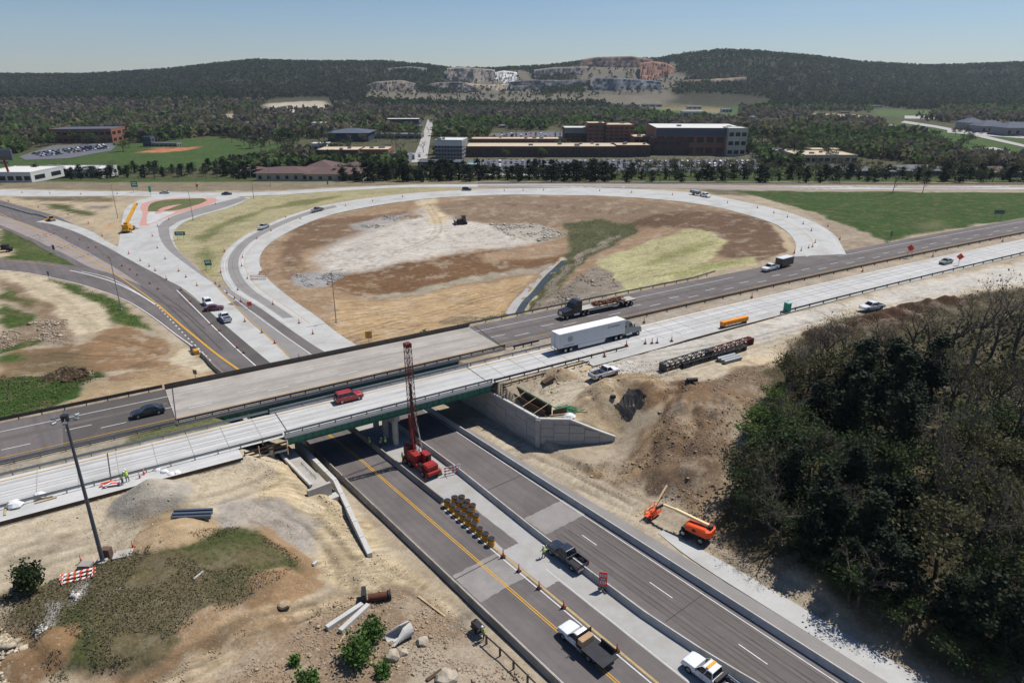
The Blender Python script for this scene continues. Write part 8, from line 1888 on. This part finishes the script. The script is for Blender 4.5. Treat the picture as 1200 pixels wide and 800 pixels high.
def lot_cars(quad, rows, n, place_, group, skip=.12):
    P = [np.array(ray(*p, 250, 4000)) for p in quad]
    for r in range(rows):
        f = (r + .5) / rows; a = P[0] * (1 - f) + P[3] * f; b = P[1] * (1 - f) + P[2] * f; L_ = np.hypot(*(b - a)[:2]); k = min(n, int(L_ / 3.0))
        for i in range(k):
            if br.random() < skip: continue
            q = a + (b - a) * (i + .5) / k; c = br.choices(['white', 'silver', 'black', 'grey', 'navy', 'red', 'blue', 'tan'], [26, 20, 16, 16, 8, 5, 5, 4])[0]
            o = bpy.data.objects.new('parked_car', far_car_mesh(c)); COL.objects.link(o); o.location = (q[0], q[1], Tz(q[0], q[1]) + .3); o.rotation_euler = (0, 0, atan2(b[1] - a[1], b[0] - a[0]) + pi / 2 + br.uniform(-.05, .05) + (pi if br.random() < .5 else 0)); tag(o, '%s car parked in %s' % (c, place_), 'car', '%s cars in %s' % (c, group))
lot_cars([(556,189),(735,189),(735,198.5),(556,198.5)], 4, 27, 'the wide lot before the hospital wing', 'hospital front lot', .1); lot_cars([(745,189),(885,189),(885,198),(745,198)], 3, 22, 'the lot before the large brick hall', 'hall lot', .1); lot_cars([(585,156.5),(665,156),(665,162),(585,162)], 3, 14, 'the lot behind the hospital', 'hospital rear lot', .1)
lot_cars([(35,181),(122,170),(128,175),(50,185)], 3, 16, 'the sloping school lot', 'school lot', .08); lot_cars([(432,182),(495,181),(495,189),(432,189)], 3, 9, 'the lot beside the town road', 'town lot', .15); lot_cars([(878,175),(925,175),(940,188),(900,186)], 2, 8, 'the lot left of the clinic', 'clinic lot', .2); far_sheet('parking_lot', [(290,156),(330,152),(370,152),(370,157),(330,158),(290,161)], M_LOT); lot_cars([(295,157),(368,153),(368,156.5),(295,160)], 2, 14, 'the lot right of the ball field', 'ball field lot', .2); far_sheet('parking_lot', [(520,204),(620,204.5),(700,205),(700,207),(620,207),(520,206)], M_FROAD)
lot_cars([(1120,154),(1200,160),(1200,162),(1120,156)], 1, 9, 'the yard before the slate roofed halls', 'far yard', .3)
# ------------------------------------------------------------------ woods over valley and hills
def far_wood():
    ns = np.random.RandomState(3); n = 92000
    uu = ns.uniform(0, 1, n); y = 1 / (1 / 475 + uu * (1 / 2950 - 1 / 475)); y = np.where(ns.uniform(size=n) < .36, ns.uniform(1380, 2950, n), y); x = ns.uniform(-1, 1, n) * (.82 * y + 60)
    px = 600 + FPX * x / (y * CT + 62 * ST); ok = np.ones(n, bool)
    def excl(pts):
        nonlocal ok
        P = np.array([ray(*p, 250, 4800)[:2] for p in pts]); ins = np.zeros(n, bool)
        for i in range(len(P)):
            a = P[i]; b = P[(i + 1) % len(P)]; ins ^= ((a[1] > y) != (b[1] > y)) & (x < (b[0] - a[0]) * (y - a[1]) / (b[1] - a[1] + 1e-12) + a[0])
        ok &= ~ins
    for pg in ([(-60,212),(-60,186),(20,180),(60,168),(130,164),(170,168),(250,159),(345,170),(330,190),(240,200)], [(700,112),(860,111),(905,116),(895,128),(715,129)], [(750,131),(752,121),(868,121),(866,143),(796,143)], [(1000,138),(1230,150),(1230,195),(1130,186),(1090,168)], [(472,206),(484,175),(496,143),(497,137),(512,137),(510,165),(508,206)], [(546,204),(548,186),(892,186),(892,204)], [(572,166),(572,153),(670,153),(670,166)], [(425,193),(425,178),(502,178),(502,193)], [(866,172),(932,174),(955,194),(915,194)], [(300,133),(318,116),(385,114),(395,131)], [(262,131),(276,133),(279,149),(265,147)], [(945,131),(1015,132),(1100,140),(1040,146),(950,142)], [(1015,127),(1102,129),(1102,137),(1028,136)], [(1105,150),(1230,150),(1230,168),(1105,160)], [(510,205),(700,207),(1220,207),(1220,200),(900,196),(510,199)]): excl(pg)
    for cx_, cy_, w_, d_ in FOOT: ok &= ~((np.abs(x - cx_) < w_ / 2 + 5) & (y > cy_ - d_ / 2 - 48) & (y < cy_ + d_ / 2 + 4))
    # the quarry stays open
    ok &= (quarry_mask(x, y) < .5) | (ns.uniform(size=n) < .10)
    dens = fbm(x, y, 90, 3, 55); ok &= dens > np.where(y < 760, .47, np.where(y < 1100, .38, np.where(y < 1400, .2, .08)))
    x = x[ok]; y = y[ok]; m = len(x); z = T(x, y); h = ns.uniform(7.5, 14, m) * np.where(y < 700, .75, 1)
    kind = fbm(x, y, 220, 3, 91) + ns.normal(0, .12, m); cols = np.array([(.105, .090, .075), (.11, .105, .055), (.075, .11, .038), (.035, .05, .024)])
    ki = np.where(kind < .43, 0, np.where(kind < .52, 1, np.where(kind < .74, 2, 3))); ki = np.where(ns.uniform(size=m) < .05, 3, ki); ki = np.where((y > 1500) & (ns.uniform(size=m) < .5), 1, ki)
    k = 7; c = np.repeat(np.stack([x, y, z + h * .55], 1), k, 0); off = ns.normal(size=(m * k, 3)); off /= np.linalg.norm(off, axis=1)[:, None]; off *= ns.uniform(.3, 1, (m * k, 1)) ** .5
    hh = np.repeat(h, k); c += off * np.stack([hh * .36, hh * .36, hh * .46], 1)
    V, F_ = quads(c, hh * ns.uniform(.18, .31, m * k), ns); o = np_mesh('far_woods', V, F_, M_FAR); stuff(o, 'grey brown and green spring woods covering the valley and hills', 'woods')
    cc = np.repeat(cols[ki] * np.where(y > 1400, .64, 1.3)[:, None] * np.where((y > 1400)[:, None], np.array([.9, 1.04, .95]), 1.0) * ns.uniform(.85, 1.15, m)[:, None], k, 0) * ns.uniform(.8, 1.2, (m * k, 1)); set_col(o, 'col', np.repeat(cc, 4, 0)); return m
far_wood()
# ------------------------------------------------------------------ haze: pale air over the whole place
hzm = bpy.data.materials.new('haze_air'); hzm.use_nodes = True; hn = hzm.node_tree; hn.nodes.clear(); ho = hn.nodes.new('ShaderNodeOutputMaterial'); hv = hn.nodes.new('ShaderNodeVolumePrincipled')
hv.inputs['Color'].default_value = (.72, .86, 1.0, 1); hv.inputs['Density'].default_value = .00005; hv.inputs['Anisotropy'].default_value = .2; hn.links.new(hv.outputs[0], ho.inputs['Volume'])
hzb = MB().box((0, 2900, 130), (26000, 7000, 420)).build('haze', hzm); stuff(hzb, 'thin pale haze in the air over the valley', 'haze')
